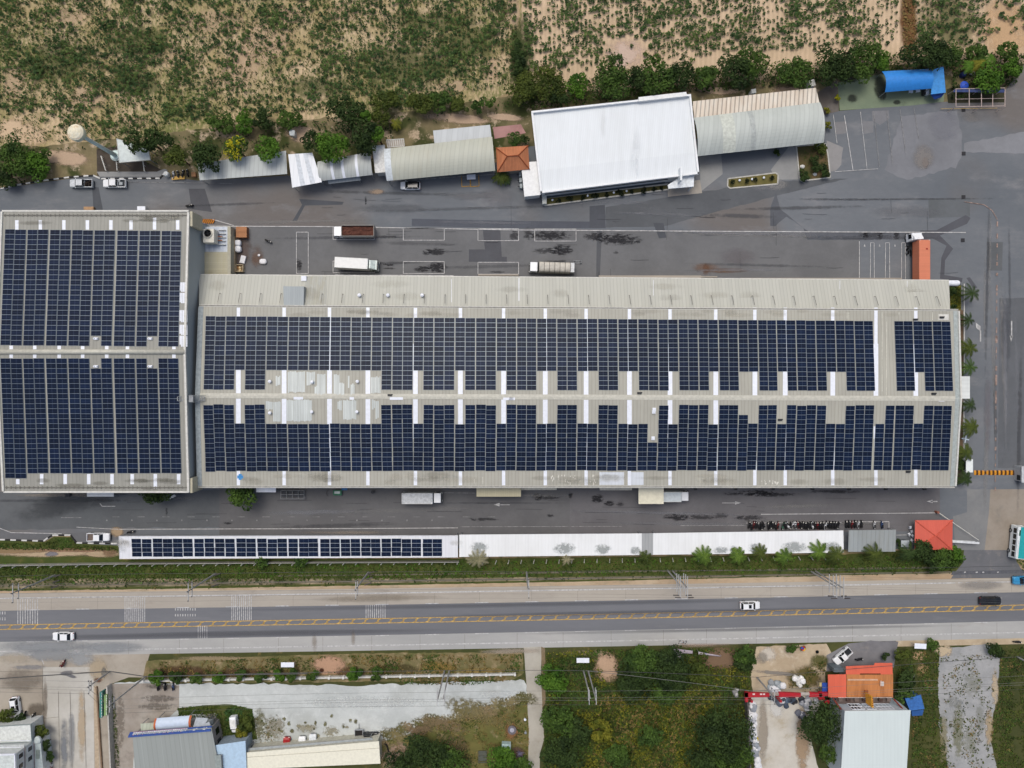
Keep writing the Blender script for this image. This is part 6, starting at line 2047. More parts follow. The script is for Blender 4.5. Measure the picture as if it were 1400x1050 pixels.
def person(label, loc, rot, shirt, trousers, hair, seated=True, group=None):
 """one continuous skinned body; x forward"""
 t = thing('person', label, 'person', loc, rot, group)
 if seated:
  J = {'pel': (0, 0, .86, .15), 'spi': (.03, 0, 1.10, .15), 'che': (.08, 0, 1.32, .17), 'nec': (.11, 0, 1.48, .06), 'hea': (.14, 0, 1.62, .105), 'top': (.15, 0, 1.70, .085)}
  A = [('sh', .10, .19, 1.40, .065), ('el', .32, .27, 1.20, .05), ('wr', .55, .30, 1.06, .035), ('ha', .62, .31, 1.05, .04)]
  Lg = [('hi', .02, .11, .84, .10), ('kn', .42, .17, .78, .075), ('an', .30, .16, .38, .05), ('to', .48, .17, .34, .045)]
 else:
  J = {'pel': (0, 0, .95, .15), 'spi': (0, 0, 1.15, .14), 'che': (0, 0, 1.36, .17), 'nec': (.02, 0, 1.52, .06), 'hea': (.03, 0, 1.64, .105), 'top': (.03, 0, 1.72, .085)}
  A = [('sh', 0, .19, 1.44, .065), ('el', .06, .25, 1.17, .05), ('wr', .22, .24, .98, .035), ('ha', .29, .23, .95, .04)]
  Lg = [('hi', 0, .10, .90, .10), ('kn', .03, .11, .50, .075), ('an', -.02, .11, .09, .05), ('to', .14, .12, .05, .045)]
 V, E, R = [], [], []

 def add(x, y, z, r, par):
  V.append((x, y, z))
  R.append(r)
  if par is not None:
   E.append((par, len(V) - 1))
  return len(V) - 1
 i = None
 idx = {}
 for k, (x, y, z, r) in J.items():
  i = add(x, y, z, r, i)
  idx[k] = i
 for s in (-1, 1):
  i = idx['che']
  for k, x, y, z, r in A:
   i = add(x, s * y, z, r, i)
  for f in range(4):
   q = add(V[i][0] + .05, V[i][1] + (f - 1.5) * .02, V[i][2] - .01, .010, i)
   add(V[q][0] + .03, V[q][1], V[q][2] - .03, .008, q)
  add(V[i][0] + .01, V[i][1] - s * .05, V[i][2] + .02, .010, i)
  i = idx['pel']
  for k, x, y, z, r in Lg:
   i = add(x, s * y, z, r, i)
 me = bpy.data.meshes.new('body')
 me.from_pydata(V, E, [])
 o = bpy.data.objects.new('body', me)
 COL.objects.link(o)
 o.parent = t
 md = o.modifiers.new('Skin', 'SKIN')
 o.modifiers.new('Sub', 'SUBSURF').levels = 1
 o.modifiers['Sub'].render_levels = 1
 sk = me.skin_vertices[0].data
 for k, r in enumerate(R):
  sk[k].radius = (r, r)
 sk[0].use_root = True
 # clothing by height on the one surface
 nt = NT('clothes')
 tc = nt.n('ShaderNodeTexCoord')
 sx = nt.n('ShaderNodeSeparateXYZ')
 nt.l(tc.outputs['Object'], sx.inputs[0])
 skin, sh, tr, hr = lin('9a6a4c'), lin(shirt), lin(trousers), lin(hair)
 z = sx.outputs[2]
 ay = nt.math('ABSOLUTE', sx.outputs[1])
 c = nt.mix(nt.math('GREATER_THAN', z, .98 if not seated else .93), tr, sh)
 if seated:
  c = nt.mix(nt.math('LESS_THAN', z, .42), c, skin)
 c = nt.mix(nt.math('GREATER_THAN', z, 1.49), c, skin)
 arm = nt.math('MULTIPLY', nt.math('GREATER_THAN', sx.outputs[0], .34 if seated else .14), nt.math('GREATER_THAN', z, .9))
 c = nt.mix(nt.math('MULTIPLY', arm, nt.math('GREATER_THAN', ay, .15)), c, skin)
 hair_m = nt.math('MULTIPLY', nt.math('GREATER_THAN', nt.math('SUBTRACT', z, nt.math('MULTIPLY', sx.outputs[0], .35)), 1.60), 1.0)
 c = nt.mix(hair_m, c, hr)
 me.materials.append(nt.done(nt.bsdf(c, .8, 0, .2)))
 hx, hz = (J['hea'][0], J['hea'][2])
 mb = MB()
 for s in (-1, 1):
  mb.obox((hx + .10, s * .035, hz + .0), (.02, .025, .015))
 mb.obox((hx + .10, 0, hz - .06), (.02, .05, .012))
 mb.build('face', plain('3a2420', .6, .2), t)
 mb = MB()
 mb.tube((hx + .09, 0, hz - .01), (hx + .125, 0, hz - .035), .012, .018, 6)
 for s in (-1, 1):
  mb.rbox((hx, s * .105, hz - .03), (.04, .02, .06), .008)
 mb.build('nose_and_ears', plain('9a6a4c', .7, .2), t)
 mb = MB()
 mb.lathe([(.10, .0), (.125, .03), (.12, .09), (.08, .14), (.02, .155)], (hx, 0, hz + .0), 14)
 mb.build('hair', plain(hair, .8, .2), t)
 return t

g = moto('red', 86.3, 907.5, PI / 2 - .35, 'dark red motorcycle with a rider crossing the side street mouth')
g.name = 'ridden_motorcycle'
q = Vector((-.28, 0, 0))
c_, s_ = math.cos(PI / 2 - .35), math.sin(PI / 2 - .35)
p = W(86.3, 907.5, .6)
person('rider in a dark red top on the motorcycle crossing the side street mouth', (p.x - .28 * c_, p.y - .28 * s_, .04), PI / 2 - .35, '6b2430', '23242c', '14110f')
p = W(934.3, 877.3, .6)
g = moto('white', 934.3, 877.3, PI, 'pale motorcycle with a rider on the highway shoulder line')
g.name = 'ridden_motorcycle'
person('rider in a white top on the motorcycle on the highway shoulder', (p.x + .28, p.y, .04), PI, 'd8d8d8', '33363c', '14110f')
# vegetation
G_dark = leaf_mat('dark_leaves', '2b3a1e', '42562b', '24331c')
G_mid = leaf_mat('mid_leaves', '3b5024', '557030', '304521')
G_olive = leaf_mat('olive_leaves', '424f22', '5b662c', '37451f')
G_bright = leaf_mat('bright_leaves', '42631f', '5c7f2d', '36551e')
G_yellow = leaf_mat('yellow_blossom', '9a9a22', 'c2b62c', '6f8426')
G_ygreen = leaf_mat('yellowish_leaves', '6a6d24', '83802f', '525c22')
G_crop = leaf_mat('crop_leaves', '374d2b', '506839', '2f4528')
G_crop2 = leaf_mat('light_crop_leaves', '485d33', '657840', '3e5230')
G_dry = leaf_mat('dry_leaves', '77653c', '8d7b4c', '5f5434')

E1 = 'trees of the field edge'
# (u, v, r, h, material, label[, ry])
north = [
 (18, 214, 26, 5, G_mid, 'dense green bush at the western end of the field edge, beside the kerb'),
 (46, 224, 20, 4, G_bright, 'brighter green bush beside the bare earth plot at the western end'),
 (10, 240, 16, 3.5, G_dark, 'dark low bush touching the striped kerb at the western end'),
 (58, 216, 12, 3, G_mid, 'small bush between the bright bush and the bare earth plot'),
 (197, 189, 36, 6.5, G_dark, 'wide dark tree overhanging the pale pump shelter roof', 19),
 (241, 213, 18, 4.5, G_olive, 'olive green tree between the pump shelter and the motorcycles'),
 (281, 213, 24, 6, G_dark, 'dark round tree west of the yellow blossoming tree'),
 (322, 203, 19, 5, G_mid, 'tree with bright yellow blossom over the grey parking shed'),
 (363, 202, 20, 5, G_bright, 'bright round tree over the grey parking shed, east of the yellow one'),
 (301, 167, 22, 3.5, G_mid, 'bush by the field edge north of the yellow blossoming tree', 15),
 (335, 168, 15, 3, G_bright, 'small bright bush by the field edge between two darker ones'),
 (359, 166, 18, 3.5, G_dark, 'dark bush by the field edge north of the bright round tree', 14),
 (397, 163, 19, 3.2, G_mid, 'low bush by the field edge beside the tiny pump hut', 13),
 (453, 196, 26, 7, G_bright, 'largest bright round tree, overhanging the striped arched shed'),
 (474, 154, 34, 7, G_dark, 'big dark tree north of the largest bright round tree', 22),
 (497, 186, 24, 6, G_dark, 'dark tree just east of the largest bright round tree'),
 (427, 192, 16, 4.5, G_dark, 'dark bush just west of the largest bright round tree'),
 (497, 158, 9, 7.2, G_bright, 'small bright crown rising in front of the big dark tree'),
 (515, 184, 14, 5, G_bright, 'small bright tree beside the white store room roof'),
 (520, 160, 13, 4, G_olive, 'thin olive tree beside the yellowish banana plant'),
 (528, 138, 21, 4, G_olive, 'olive bush at the field edge east of the big dark tree', 15),
 (575, 141, 22, 4, G_olive, 'wide olive bush at the field edge, first above the bare earth strip', 15),
 (603, 138, 20, 3.8, G_mid, 'green bush at the field edge, second above the bare earth strip', 14),
 (630, 143, 17, 3.2, G_olive, 'low olive bush at the field edge above the grey lean-to', 11),
 (660, 143, 18, 3, G_mid, 'low green bush at the field edge above the pink terrace', 10),
 (709, 82, 11, 3.5, G_dark, 'narrow dark shrub strip dividing the two field halves', 32),
 (716, 122, 24, 5, G_olive, 'olive tree at the corner where the two field halves meet'),
 (747, 117, 24, 5, G_olive, 'olive tree behind the west corner of the white office'),
 (763, 134, 19, 4.5, G_dark, 'dark low tree touching the north wall of the white office', 13),
 (788, 121, 16, 4, G_bright, 'small bright tree behind the white office'),
 (838, 112, 27, 6.5, G_mid, 'large round tree behind the middle of the white office'),
 (874, 113, 20, 5.5, G_dark, 'dark tree east of the large round tree behind the office'),
 (899, 108, 24, 6.5, G_mid, 'green tree behind the raised stair core of the office'),
 (932, 104, 20, 5.5, G_dark, 'dark tree behind the east corner of the office'),
 (967, 108, 16, 4.5, G_mid, 'small tree between the office corner and the rusty lean-to'),
 (1008, 95, 23, 6, G_dark, 'dark round tree north of the rusty lean-to, western of two'),
 (1032, 87, 21, 6, G_mid, 'green round tree north of the rusty lean-to, eastern of two'),
 (1088, 97, 23, 5, G_mid, 'round tree beside the tiny white cabin'),
 (1143, 88, 28, 7, G_dark, 'large dark tree north of the green court corner'),
 (1180, 80, 25, 6, G_mid, 'green tree between the large dark tree and the blue shelters'),
 (1206, 84, 14, 4, G_bright, 'small bright tree north of the wide blue shelter'),
 (1270, 72, 32, 7, G_dark, 'widest dark tree north of the blue shelters', 24),
 (1298, 72, 18, 5, G_mid, 'green tree just east of the widest dark tree'),
 (1337, 70, 19, 4, G_mid, 'bush at the field edge behind the banana plants', 12),
 (1381, 68, 17, 4, G_mid, 'bush at the field edge by the eastern picture edge', 11),
 (1354, 106, 22, 5, G_bright, 'bright round tree behind the open steel frame', 19),
 (1385, 90, 14, 4, G_bright, 'small bright tree beside the diagonal asphalt edge'),
 (1128, 235, 8, 1.6, G_dark, 'dark clipped shrub in the kerbed bed, lower east corner'),
 (1114, 224, 9, 1.8, G_dark, 'dark shrub in the middle of the kerbed bed'),
 (1100, 240, 8, 1.4, G_dark, 'dark shrub in the kerbed bed, lower west corner'),
 (1122, 202, 9, 1.4, G_olive, 'olive shrub in the kerbed bed near the arched shed'),
 (1062, 209, 5, 1.4, G_dark, 'small dark shrub on the concrete by the arched shed'),
 (1130, 150, 5, 1.2, G_ygreen, 'small yellowish shrub at the east end of the rusty lean-to'),
 (1131, 172, 6, 1.6, G_ygreen, 'yellow green shrub at the east end of the pale arched shed'),
 (1145, 133, 4, 1.5, G_yellow, 'tiny yellow shrub at the corner of the green court'),
 (702, 190, 10, 2.6, G_mid, 'green shrub between the pink terrace and the tiled pavilion'),
 (718, 191, 7, 2.2, G_dark, 'small dark shrub between the terrace and the white office wall'),
]
for r in north:
 if 720 < r[0] < 980 and r[1] > 100:
  r = (r[0], r[1] - 5) + r[2:]
 small = r[2] < 11
 ry = r[6] if len(r) > 6 else None
 up = 180 < r[1] < 222 and 170 < r[0] < 530 or r[0] == 196
 tree('shrub' if r[3] < 3.4 else 'tree', r[5], r[0], r[1], r[2] * (.88 if up else 1), r[3] + (2.5 if up else 0), r[4], 'shrub' if r[3] < 3.4 else 'tree', zc=5.6 if up else None, ry=ry, leaf=.34 if small else .55, group=E1 if r[1] < 150 and r[3] >= 3.4 else None)
# yellow blossom clusters of one tree
root = [o for o in COL.objects if o.get('label', '').startswith('tree with bright yellow blossom')][0]
C, Nn, S = crown_points((0, 0, 5.7), 2.9, 2.9, 2.2, 14, 420, .42, 77)
leaf_mesh('blossom', C + np.array([0, 0, .4]), Nn, S, G_yellow, root)
# trees by the south walls and in the south lots
south = [
 (211, 671, 27, 6.5, G_dark, 'dark tree growing from under the eave of the square hall', 20),
 (328, 675, 23, 6.5, G_mid, 'leafy tree growing from under the eave of the long hall', 21),
 (359, 764, 12, 2.6, G_mid, 'round bush behind the solar carport, western of two'),
 (412, 765, 12, 2.6, G_mid, 'round bush behind the solar carport, eastern of two'),
 (1264, 754, 16, 4.2, G_dark, 'dark tree overhanging the corner of the red guardhouse'),
 (1289, 765, 17, 3.6, G_mid, 'green tree south of the red guardhouse'),
 (1309, 756, 11, 3, G_bright, 'bright bush at the gate end of the guardhouse verge'),
 (1276, 772, 18, 3, G_dark, 'low dark bush in front of the guardhouse trees', 10),
 (1305, 768, 10, 2, G_mid, 'low green bush beside the driveway corner', 8),
 (990, 1000, 40, 8, G_dark, 'largest dark tree in the overgrown lot, beside the recycling yard'),
 (1002, 1038, 26, 6, G_mid, 'green tree at the bottom of the overgrown lot beside the white bags'),
 (960, 1040, 22, 5, G_dark, 'dark tree at the bottom of the overgrown lot'),
 (890, 1005, 18, 3.2, G_mid, 'lone green bush amid the yellowish scrub'),
 (845, 1035, 18, 3, G_mid, 'green bush at the bottom edge of the yellowish scrub'),
 (770, 1030, 26, 5, G_dark, 'dark bushy tree beside the concrete path, bottom of the overgrown lot'),
 (765, 985, 22, 4, G_mid, 'green bushy tree beside the concrete path, below the cable pole'),
 (755, 930, 22, 3.6, G_bright, 'bright green bush where the overgrown lot meets the path'),
 (790, 1002, 20, 4, G_dark, 'dark bush east of the path trees in the overgrown lot'),
 (820, 1000, 16, 3, G_ygreen, 'yellowish bush west of the yellow scrub'),
 (880, 905, 24, 3.5, G_mid, 'green bush behind the orange earth patch'),
 (920, 920, 30, 4, G_dark, 'dark tree south of the fallen banners'),
 (955, 918, 18, 3.5, G_olive, 'olive bush south of the second fallen banner'),
 (865, 935, 26, 4, G_dark, 'dark bush between the earth patch and the cables'),
 (910, 945, 22, 3.2, G_mid, 'green bush under the cables in the overgrown lot'),
 (1022, 897, 14, 4, G_mid, 'green tree at the corner of the sandy lot entrance'),
 (1018, 910, 12, 3, G_dark, 'dark bush just below the sandy lot corner tree'),
 (1125, 992, 29, 7, G_dark, 'dark round tree leaning on the wall of the white roofed house'),
 (1138, 1034, 16, 4.5, G_mid, 'green tree below the dark round one by the white roofed house'),
 (1083, 886, 9, 1.6, G_mid, 'small bush beside the stall of coloured goods'),
 (1240, 930, 14, 3, G_dark, 'dark bush along the east wall of the orange roof'),
 (1236, 950, 13, 3, G_mid, 'green bush beside the blue tarpaulin hut'),
 (1234, 895, 11, 2.4, G_olive, 'olive bush beside the forecourt of the orange roof'),
 (1211, 899, 6, 1.4, G_dark, 'small dark bush on the forecourt of the orange roof'),
 (1275, 881, 10, 1.5, G_mid, 'low green bush near the white signboard lying in the lot'),
 (1361, 890, 12, 2, G_dark, 'dark low bush where the gravel strip meets the highway'),
 (581, 1030, 34, 5, G_dark, 'dark spreading tree beside the end of the cream roof', 24),
 (612, 1045, 24, 4, G_mid, 'green tree at the bottom edge between the cream roof and the lawn'),
 (548, 1044, 20, 3.6, G_dark, 'dark bush at the corner of the cream roof'),
 (683, 1040, 20, 3.6, G_bright, 'bright leafy bush below the pale water tank'),
 (711, 1045, 14, 2.6, G_mid, 'green bush beside the path end at the bottom edge'),
 (335, 992, 11, 2.4, G_olive, 'olive bush beside the small white van'),
 (330, 1003, 9, 2.6, G_ygreen, 'yellow green shrub below the small white van'),
 (8, 981, 14, 2.6, G_olive, 'olive hedge bush in front of the white house'),
 (25, 987, 10, 2.2, G_dark, 'dark hedge bush below the parked white car'),
 (51, 1001, 12, 3.2, G_olive, 'olive tree at the corner of the white house'),
 (60, 1018, 10, 3, G_dark, 'dark bush beside the curved porch of the white house'),
 (64, 1035, 8, 2.4, G_mid, 'small bush between the white house and the street'),
 (1226, 742, 6, 1.6, G_dark, 'small dark bush beside the white chairs'),
 (1303, 396, 7, 1.8, G_dark, 'dark shrub at the top of the olive lawn strip'),
 (1303, 421, 6, 1.4, G_dark, 'dark shrub at the bottom of the olive lawn strip'),
 (1312, 636, 9, 2.4, G_dark, 'dark shrub behind the white guard booth'),
]
for r in south:
 small = r[2] < 11
 ry = r[6] if len(r) > 6 else None
 tr = r[3] >= 3.4
 tree('tree' if tr else 'shrub', r[5], r[0], r[1], r[2], r[3], r[4], 'tree' if tr else 'shrub', ry=ry, leaf=.34 if small else .55)
# clipped bushes on the white wall south of the highway
wb = [(213, 926.5), (240, 927), (267, 927), (298, 926.5), (328, 924.5), (356.5, 925), (379, 924.5), (400, 925), (425.5, 923.5), (485, 922), (514, 922)]
for k, (u, v) in enumerate(wb):
 nth = ('first', 'second', 'third', 'fourth', 'fifth', 'sixth', 'seventh', 'eighth', 'ninth', 'tenth', 'eleventh')[k]
 tree('clipped_bush', 'round clipped green bush on the white wall, %s from the street' % nth, u, v, 10.5 if k in (0, 9) else 9, 2.6, G_bright if k % 3 == 0 else G_mid, 'bush', group='round bushes on the white wall', leaf=.3, dens=1.8, zc=1.1)
for k, (u, v) in enumerate(((1002, 249), (1021, 247), (1033, 246), (1055, 242.5))):
 nth = ('first', 'second', 'third', 'fourth')[k]
 tree('clipped_bush', 'small clipped bush on the kerbed traffic island, %s from its west end' % nth, u, v, 3.6, 1.2, M_ball, 'bush', group='bushes on the traffic island', leaf=.25, dens=.6, zc=.5)

def palm(label, u, v, rpx, h, mat, group=None, fronds=15, name='palm_tree', cat='palm', seed=None, droop=1.0, wide=1.0, ldens=11):
 g = random.Random(int(u * 3 + v) if seed is None else seed)
 k = (CAM_H - h) / CAM_H
 p = W(u, v, h)
 R = rpx * SCALE * k
 root = thing(name, label, cat, (p.x, p.y, 0), group=group)
 MB().tube((0, 0, 0), (0, 0, h * .97), .2, .13, 8).build('trunk', BARK, root)
 C, N_, S = [], [], []
 mb = MB()
 for i in range(fronds):
  a = 2 * PI * i / fronds + g.uniform(-.22, .22)
  L = R * g.uniform(.72, 1.12)
  up = g.uniform(.1, .9)
  prev = None
  m = ldens
  for j in range(m + 1):
   f = j / m
   r = L * f
   z = h + L * (.45 * up * f - .75 * droop * f * f)
   q = Vector((r * math.cos(a), r * math.sin(a), z))
   if prev is not None:
    d = (q - prev).normalized()
    s = Vector((-math.sin(a), math.cos(a), 0))
    w = L * .21 * wide * math.sin(PI * min(1, .12 + f * .9)) ** .7
    for sg in (-1, 1):
     tip = q + s * sg * w + d * w * .7 - Vector((0, 0, w * .35))
     b = L * .035 + .02
     mb.add([prev, q, tip, prev + s * sg * b], [(0, 1, 2)], 0)
   prev = q
 o = mb.build('fronds', mat, root, fix=False)
 return root

GP = 'palms along the east wall of the long hall'
E_P = [(1328, 401, 14, 3.6, G_dark), (1323, 437, 12, 3.4, G_dark), (1325.5, 475, 14, 3.8, G_olive), (1325, 502, 13, 3.4, G_mid), (1325, 553, 12, 3.2, G_dark), (1327.5, 584, 15, 4, G_olive), (1320, 619, 14, 3.8, G_olive), (1320, 655, 12, 3.2, G_dark)]
for k, (u, v, r, h, m) in enumerate(E_P):
 nth = ('first', 'second', 'third', 'fourth', 'fifth', 'sixth', 'seventh', 'eighth')[k]
 palm('palm along the east wall of the long hall, %s from the yard end' % nth, u + 1, v, r * 1.12, h, m, GP, 11 if k in (0, 1, 3, 4) else 20, wide=1.0)
G_palm = leaf_mat('palm_leaves', '4a6328', '6b8436', '3c5524')
GV = 'palms behind the carports'
G_pdry = leaf_mat('dry_palm_leaves', '8a8668', 'a09a7c', '6f7050')
V_P = [(653, 765, 17, 4, G_pdry, 12, 'pale dry palm behind the plain carport, near its west end'), (775, 765, 11, 3, G_pdry, 10, 'small pale palm behind the middle of the plain carport'), (882, 762, 13, 3.4, G_olive, 11, 'olive palm below the grey carport strip'),
    (962, 760, 18, 4, G_palm, 18, 'bright palm, first east of the grey carport strip'), (1010, 760, 17, 3.6, G_palm, 18, 'bright palm, second east of the grey carport strip'), (1040, 755, 15, 3.6, G_olive, 12, 'olive palm among bright ones behind the white carport'), (1073, 762, 16, 3.6, G_palm, 18, 'bright yellowish palm behind the motorcycle carport'),
    (1121, 754, 16, 4, G_palm, 18, 'bright palm by the east end of the motorcycle carport'), (1144, 759, 17, 3.6, G_olive, 13, 'olive palm by the gap between white and grey carports'), (1197, 757, 17, 4, G_olive, 12, 'dark olive palm behind the short grey carport'), (1243, 756, 17, 4, G_dark, 13, 'dark palm between the grey carport and the guardhouse')]
for (u, v, r, h, m, n, lb) in V_P:
 palm(lb, u, v, r, h, m, GV, n)
palm('dark round cycad beside the tiled pavilion', 685, 240, 14, 2.2, G_olive, None, 20, 'cycad', 'cycad')
palm('small dark cycad under the corner of the white annex', 693, 246, 8, 1.4, G_dark, None, 14, 'cycad', 'cycad')
for k, (u, v, r) in enumerate(((1341, 85, 15), (1354, 79, 12), (1325, 90, 12))):
 palm('banana plant at the field edge, %s' % ('largest, above the bright round tree', 'behind the bright round tree, furthest east', 'closest to the widest dark tree')[k], u, v, r, 3.2, G_ygreen if k == 0 else G_bright, 'banana plants at the field edge', 9, 'banana_plant', 'banana plant', wide=1.5)
palm('yellowish banana plant beside the dark trees', 541, 168, 10, 2.4, G_ygreen, None, 9, 'banana_plant', 'banana plant', wide=1.4)

# the field: plants in rows, one mass
def crop(name, label, poly, pitch, keep, sizes, mats, seed, tilt=.03):
 g = np.random.default_rng(seed)
 us, vs = [p[0] for p in poly], [p[1] for p in poly]
 du = pitch / SCALE
 Us, Vs = np.meshgrid(np.arange(min(us), max(us), du), np.arange(min(vs), max(vs), du * .92))
 U, V = Us.ravel(), Vs.ravel()
 U = U + (V - 60) * tilt + g.normal(size=U.shape) * .6
 V = V + g.normal(size=V.shape) * 2.0
 k = in_poly(U, V, poly)
 U, V = U[k], V[k]
 nz = np.array([mnoise.noise((a * .03, b * .03, seed)) + .7 * mnoise.noise((a * .09, b * .09, seed + 5)) for a, b in zip(U, V)])
 pk = np.array([keep(a, b, n) for a, b, n in zip(U, V, nz)])
 r = g.uniform(size=len(U))
 k = r < pk
 U, V, nz = U[k], V[k], nz[k]
 n = len(U)
 m = 11
 R = g.uniform(*sizes, n) * np.clip(.9 + nz * .5, .5, 1.35)
 a = g.uniform(0, 2 * PI, (n, m))
 q = np.sqrt(g.uniform(.03, 1, (n, m))) * .62
 C = np.stack([((U - 700) * SCALE)[:, None] + np.cos(a) * q * R[:, None], ((525 - V) * SCALE)[:, None] + np.sin(a) * q * R[:, None], (R[:, None] * (1.0 - q * .8)) + .1], 2).reshape(-1, 3)
 Nn = np.stack([np.cos(a) * .6, np.sin(a) * .6, np.full((n, m), .9)], 2).reshape(-1, 3) + g.normal(size=(n * m, 3)) * .3
 S = np.repeat(R, m) * g.uniform(.55, 1.0, n * m)
 mi = np.repeat((g.uniform(size=n) < np.clip(.35 + nz * .5, 0, 1)).astype(int), m)
 o = leaf_mesh(name, C, Nn, S, mats, None, .6, mi)
 o['kind'] = 'stuff'
 o['label'] = label
 o['category'] = 'crop'
 return o

sandy = [(365, 85, 55, 45), (120, 132, 28, 20), (28, 182, 48, 22), (95, 18, 30, 14), (290, 18, 60, 14), (620, 118, 28, 9), (668, 95, 18, 18)]

def keepL(u, v, n):
 p = .66 + n * .8 + .45 * math.exp(-((u - 140) / 90) ** 2 - ((v - 90) / 45) ** 2) + .4 * math.exp(-((u - 590) / 120) ** 2 - ((v - 75) / 60) ** 2)
 for (a, b, c, d) in sandy:
  e = ((u - a) / c) ** 2 + ((v - b) / d) ** 2
  if e < 1:
   p -= .38 * (1 - e * .6)
 if v > 150 and u < 80:
  p -= .5
 return p

crop('crop_plants', 'dense leafy crop plants over the western half of the field', [(-60, -25), (704, -25), (708, 100), (640, 140), (560, 148), (450, 150), (330, 158), (200, 172), (140, 190), (60, 198), (-60, 190)], 1.0, keepL, (.5, .9), [G_crop, G_crop2], 3)

def keepR(u, v, n):
 p = .93 + n * .4
 e = ((u - 855) / 36) ** 2 + ((v - 76) / 26) ** 2
 if e < 1:
  p -= .75
 lim = 108 - (u - 720) * .075
 if v > lim - 14:
  p -= .5
 if 1228 < u < 1254:
  p = .08
 if u > 1345:
  p -= .62
 return p

crop('crop_plants', 'sparser crop plants in sandy rows over the eastern half of the field', [(714, -25), (1470, -25), (1470, 62), (1400, 66), (1260, 62), (1120, 70), (1000, 80), (850, 96), (730, 108), (716, 60)], 1.06, keepR, (.55, 1.0), [G_crop, G_crop2], 8)
scatter('weeds', [(-60, -25), (704, -25), (708, 110), (560, 150), (330, 160), (140, 192), (-60, 196)], 42000, [G_olive, G_crop2, G_crop2, G_crop], .38, .4, 21, thr=-.22, label='low weeds growing between the crop rows of the western field', cat='weeds')
scatter('dry_brush', [(1230, -25), (1252, -25), (1254, 70), (1236, 78)], 700, [G_dry], .5, .5, 22, label='brown dry brush on the strip dividing the eastern field', cat='brush')
scatter('undergrowth', [(-60, 198), (60, 203), (135, 200), (215, 190), (345, 172), (450, 165), (560, 160), (722, 132), (722, 150), (660, 158), (560, 178), (530, 196), (430, 200), (300, 215), (215, 230), (130, 205), (60, 206), (60, 250), (-60, 260)], 12000, [G_dark, G_mid, G_olive], .5, 1.0, 23, thr=-.1, label='undergrowth between the field and the northern sheds', cat='undergrowth')
scatter('undergrowth', [(722, 118), (850, 104), (1000, 90), (1120, 88), (1200, 78), (1300, 70), (1400, 74), (1385, 118), (1300, 138), (1300, 100), (1200, 100), (1120, 112), (1000, 124), (945, 128), (840, 138), (728, 152)], 17000, [G_dark, G_mid, G_olive], .6, 2.3, 24, thr=-.6, label='undergrowth between the eastern field and the roofs', cat='undergrowth')
scatter('verge_grass', [(-40, 771), (626, 767), (1160, 760), (1240, 756), (1316, 754), (1314, 770), (1300, 780), (1100, 782), (700, 789), (300, 796), (-40, 800)], 24000, [G_mid, G_olive, G_bright], .45, .45, 25, label='green grass of the verge between the carports and the highway', cat='grass', nscale=.09)
scatter('verge_grass', [(-40, 741), (60, 743), (74, 735), (96, 735), (106, 745), (162, 748), (162, 752), (-40, 751)], 2200, [G_mid, G_olive], .4, .35, 26, label='grass behind the striped kerb west of the solar carport', cat='grass')
scatter('ditch_weeds', [(-40, 800), (300, 797), (700, 790), (1300, 780), (1300, 784), (700, 796), (300, 804), (-40, 808)], 5000, [G_dark, G_olive, G_dry], .4, .3, 27, thr=-.02, label='weeds along the ditch beside the highway', cat='weeds')
scatter('verge_grass', [(200, 905), (500, 895), (714, 894), (712, 914), (700, 930), (640, 936), (560, 935), (500, 922), (240, 930)], 11000, [G_dry, G_olive, G_mid, G_mid], .4, .35, 28, thr=-.2, label='dry grass of the verge above the white wall', cat='grass')
scatter('undergrowth', [(747, 892), (800, 888), (1030, 886), (1024, 940), (1020, 960), (1030, 1060), (742, 1060), (746, 960)], 26000, [G_dark, G_mid, G_olive, G_ygreen], .55, 1.0, 29, label='tangled undergrowth covering the overgrown lot', cat='undergrowth', nscale=.03)
scatter('yellow_scrub', [(815, 955), (860, 942), (940, 944), (985, 950), (950, 985), (945, 1060), (800, 1060), (818, 1000)], 12000, [G_ygreen, G_dry, G_olive, G_ygreen], .55, 1.1, 30, label='yellowish scrub in the middle of the overgrown lot', cat='scrub')
scatter('lawn_weeds', [(560, 1004), (606, 988), (680, 972), (720, 958), (724, 1010), (716, 1060), (500, 1060), (522, 1040)], 7000, [G_dry, G_olive, G_mid], .38, .3, 31, thr=-.2, label='weeds over the rough lawn beside the concrete path', cat='weeds')
scatter('lot_weeds', [(1226, 890), (1284, 885), (1282, 950), (1298, 1060), (1246, 1060), (1246, 975), (1224, 960)], 7000, [G_olive, G_mid, G_dry], .42, .4, 32, thr=-.25, label='weeds beside the white roofed house and the gravel strip', cat='weeds')
scatter('lot_weeds', [(1366, 890), (1440, 876), (1440, 1060), (1364, 1060), (1354, 1000), (1366, 950)], 7000, [G_olive, G_mid, G_dry], .42, .4, 33, thr=-.3, label='weeds along the eastern edge beyond the gravel strip', cat='weeds')
scatter('gravel_weeds', [(1286, 900), (1364, 890), (1352, 1000), (1362, 1060), (1298, 1060)], 2200, [G_olive, G_dry, G_mid], .42, .25, 34, thr=-.02, label='sparse weeds on the grey gravel strip', cat='weeds')
scatter('sandy_weeds', [(1080, 925), (1130, 900), (1130, 945), (1075, 945)], 900, [G_olive, G_dry], .4, .35, 35, thr=-.1, label='weeds between the sandy lot and the red gateway', cat='weeds')
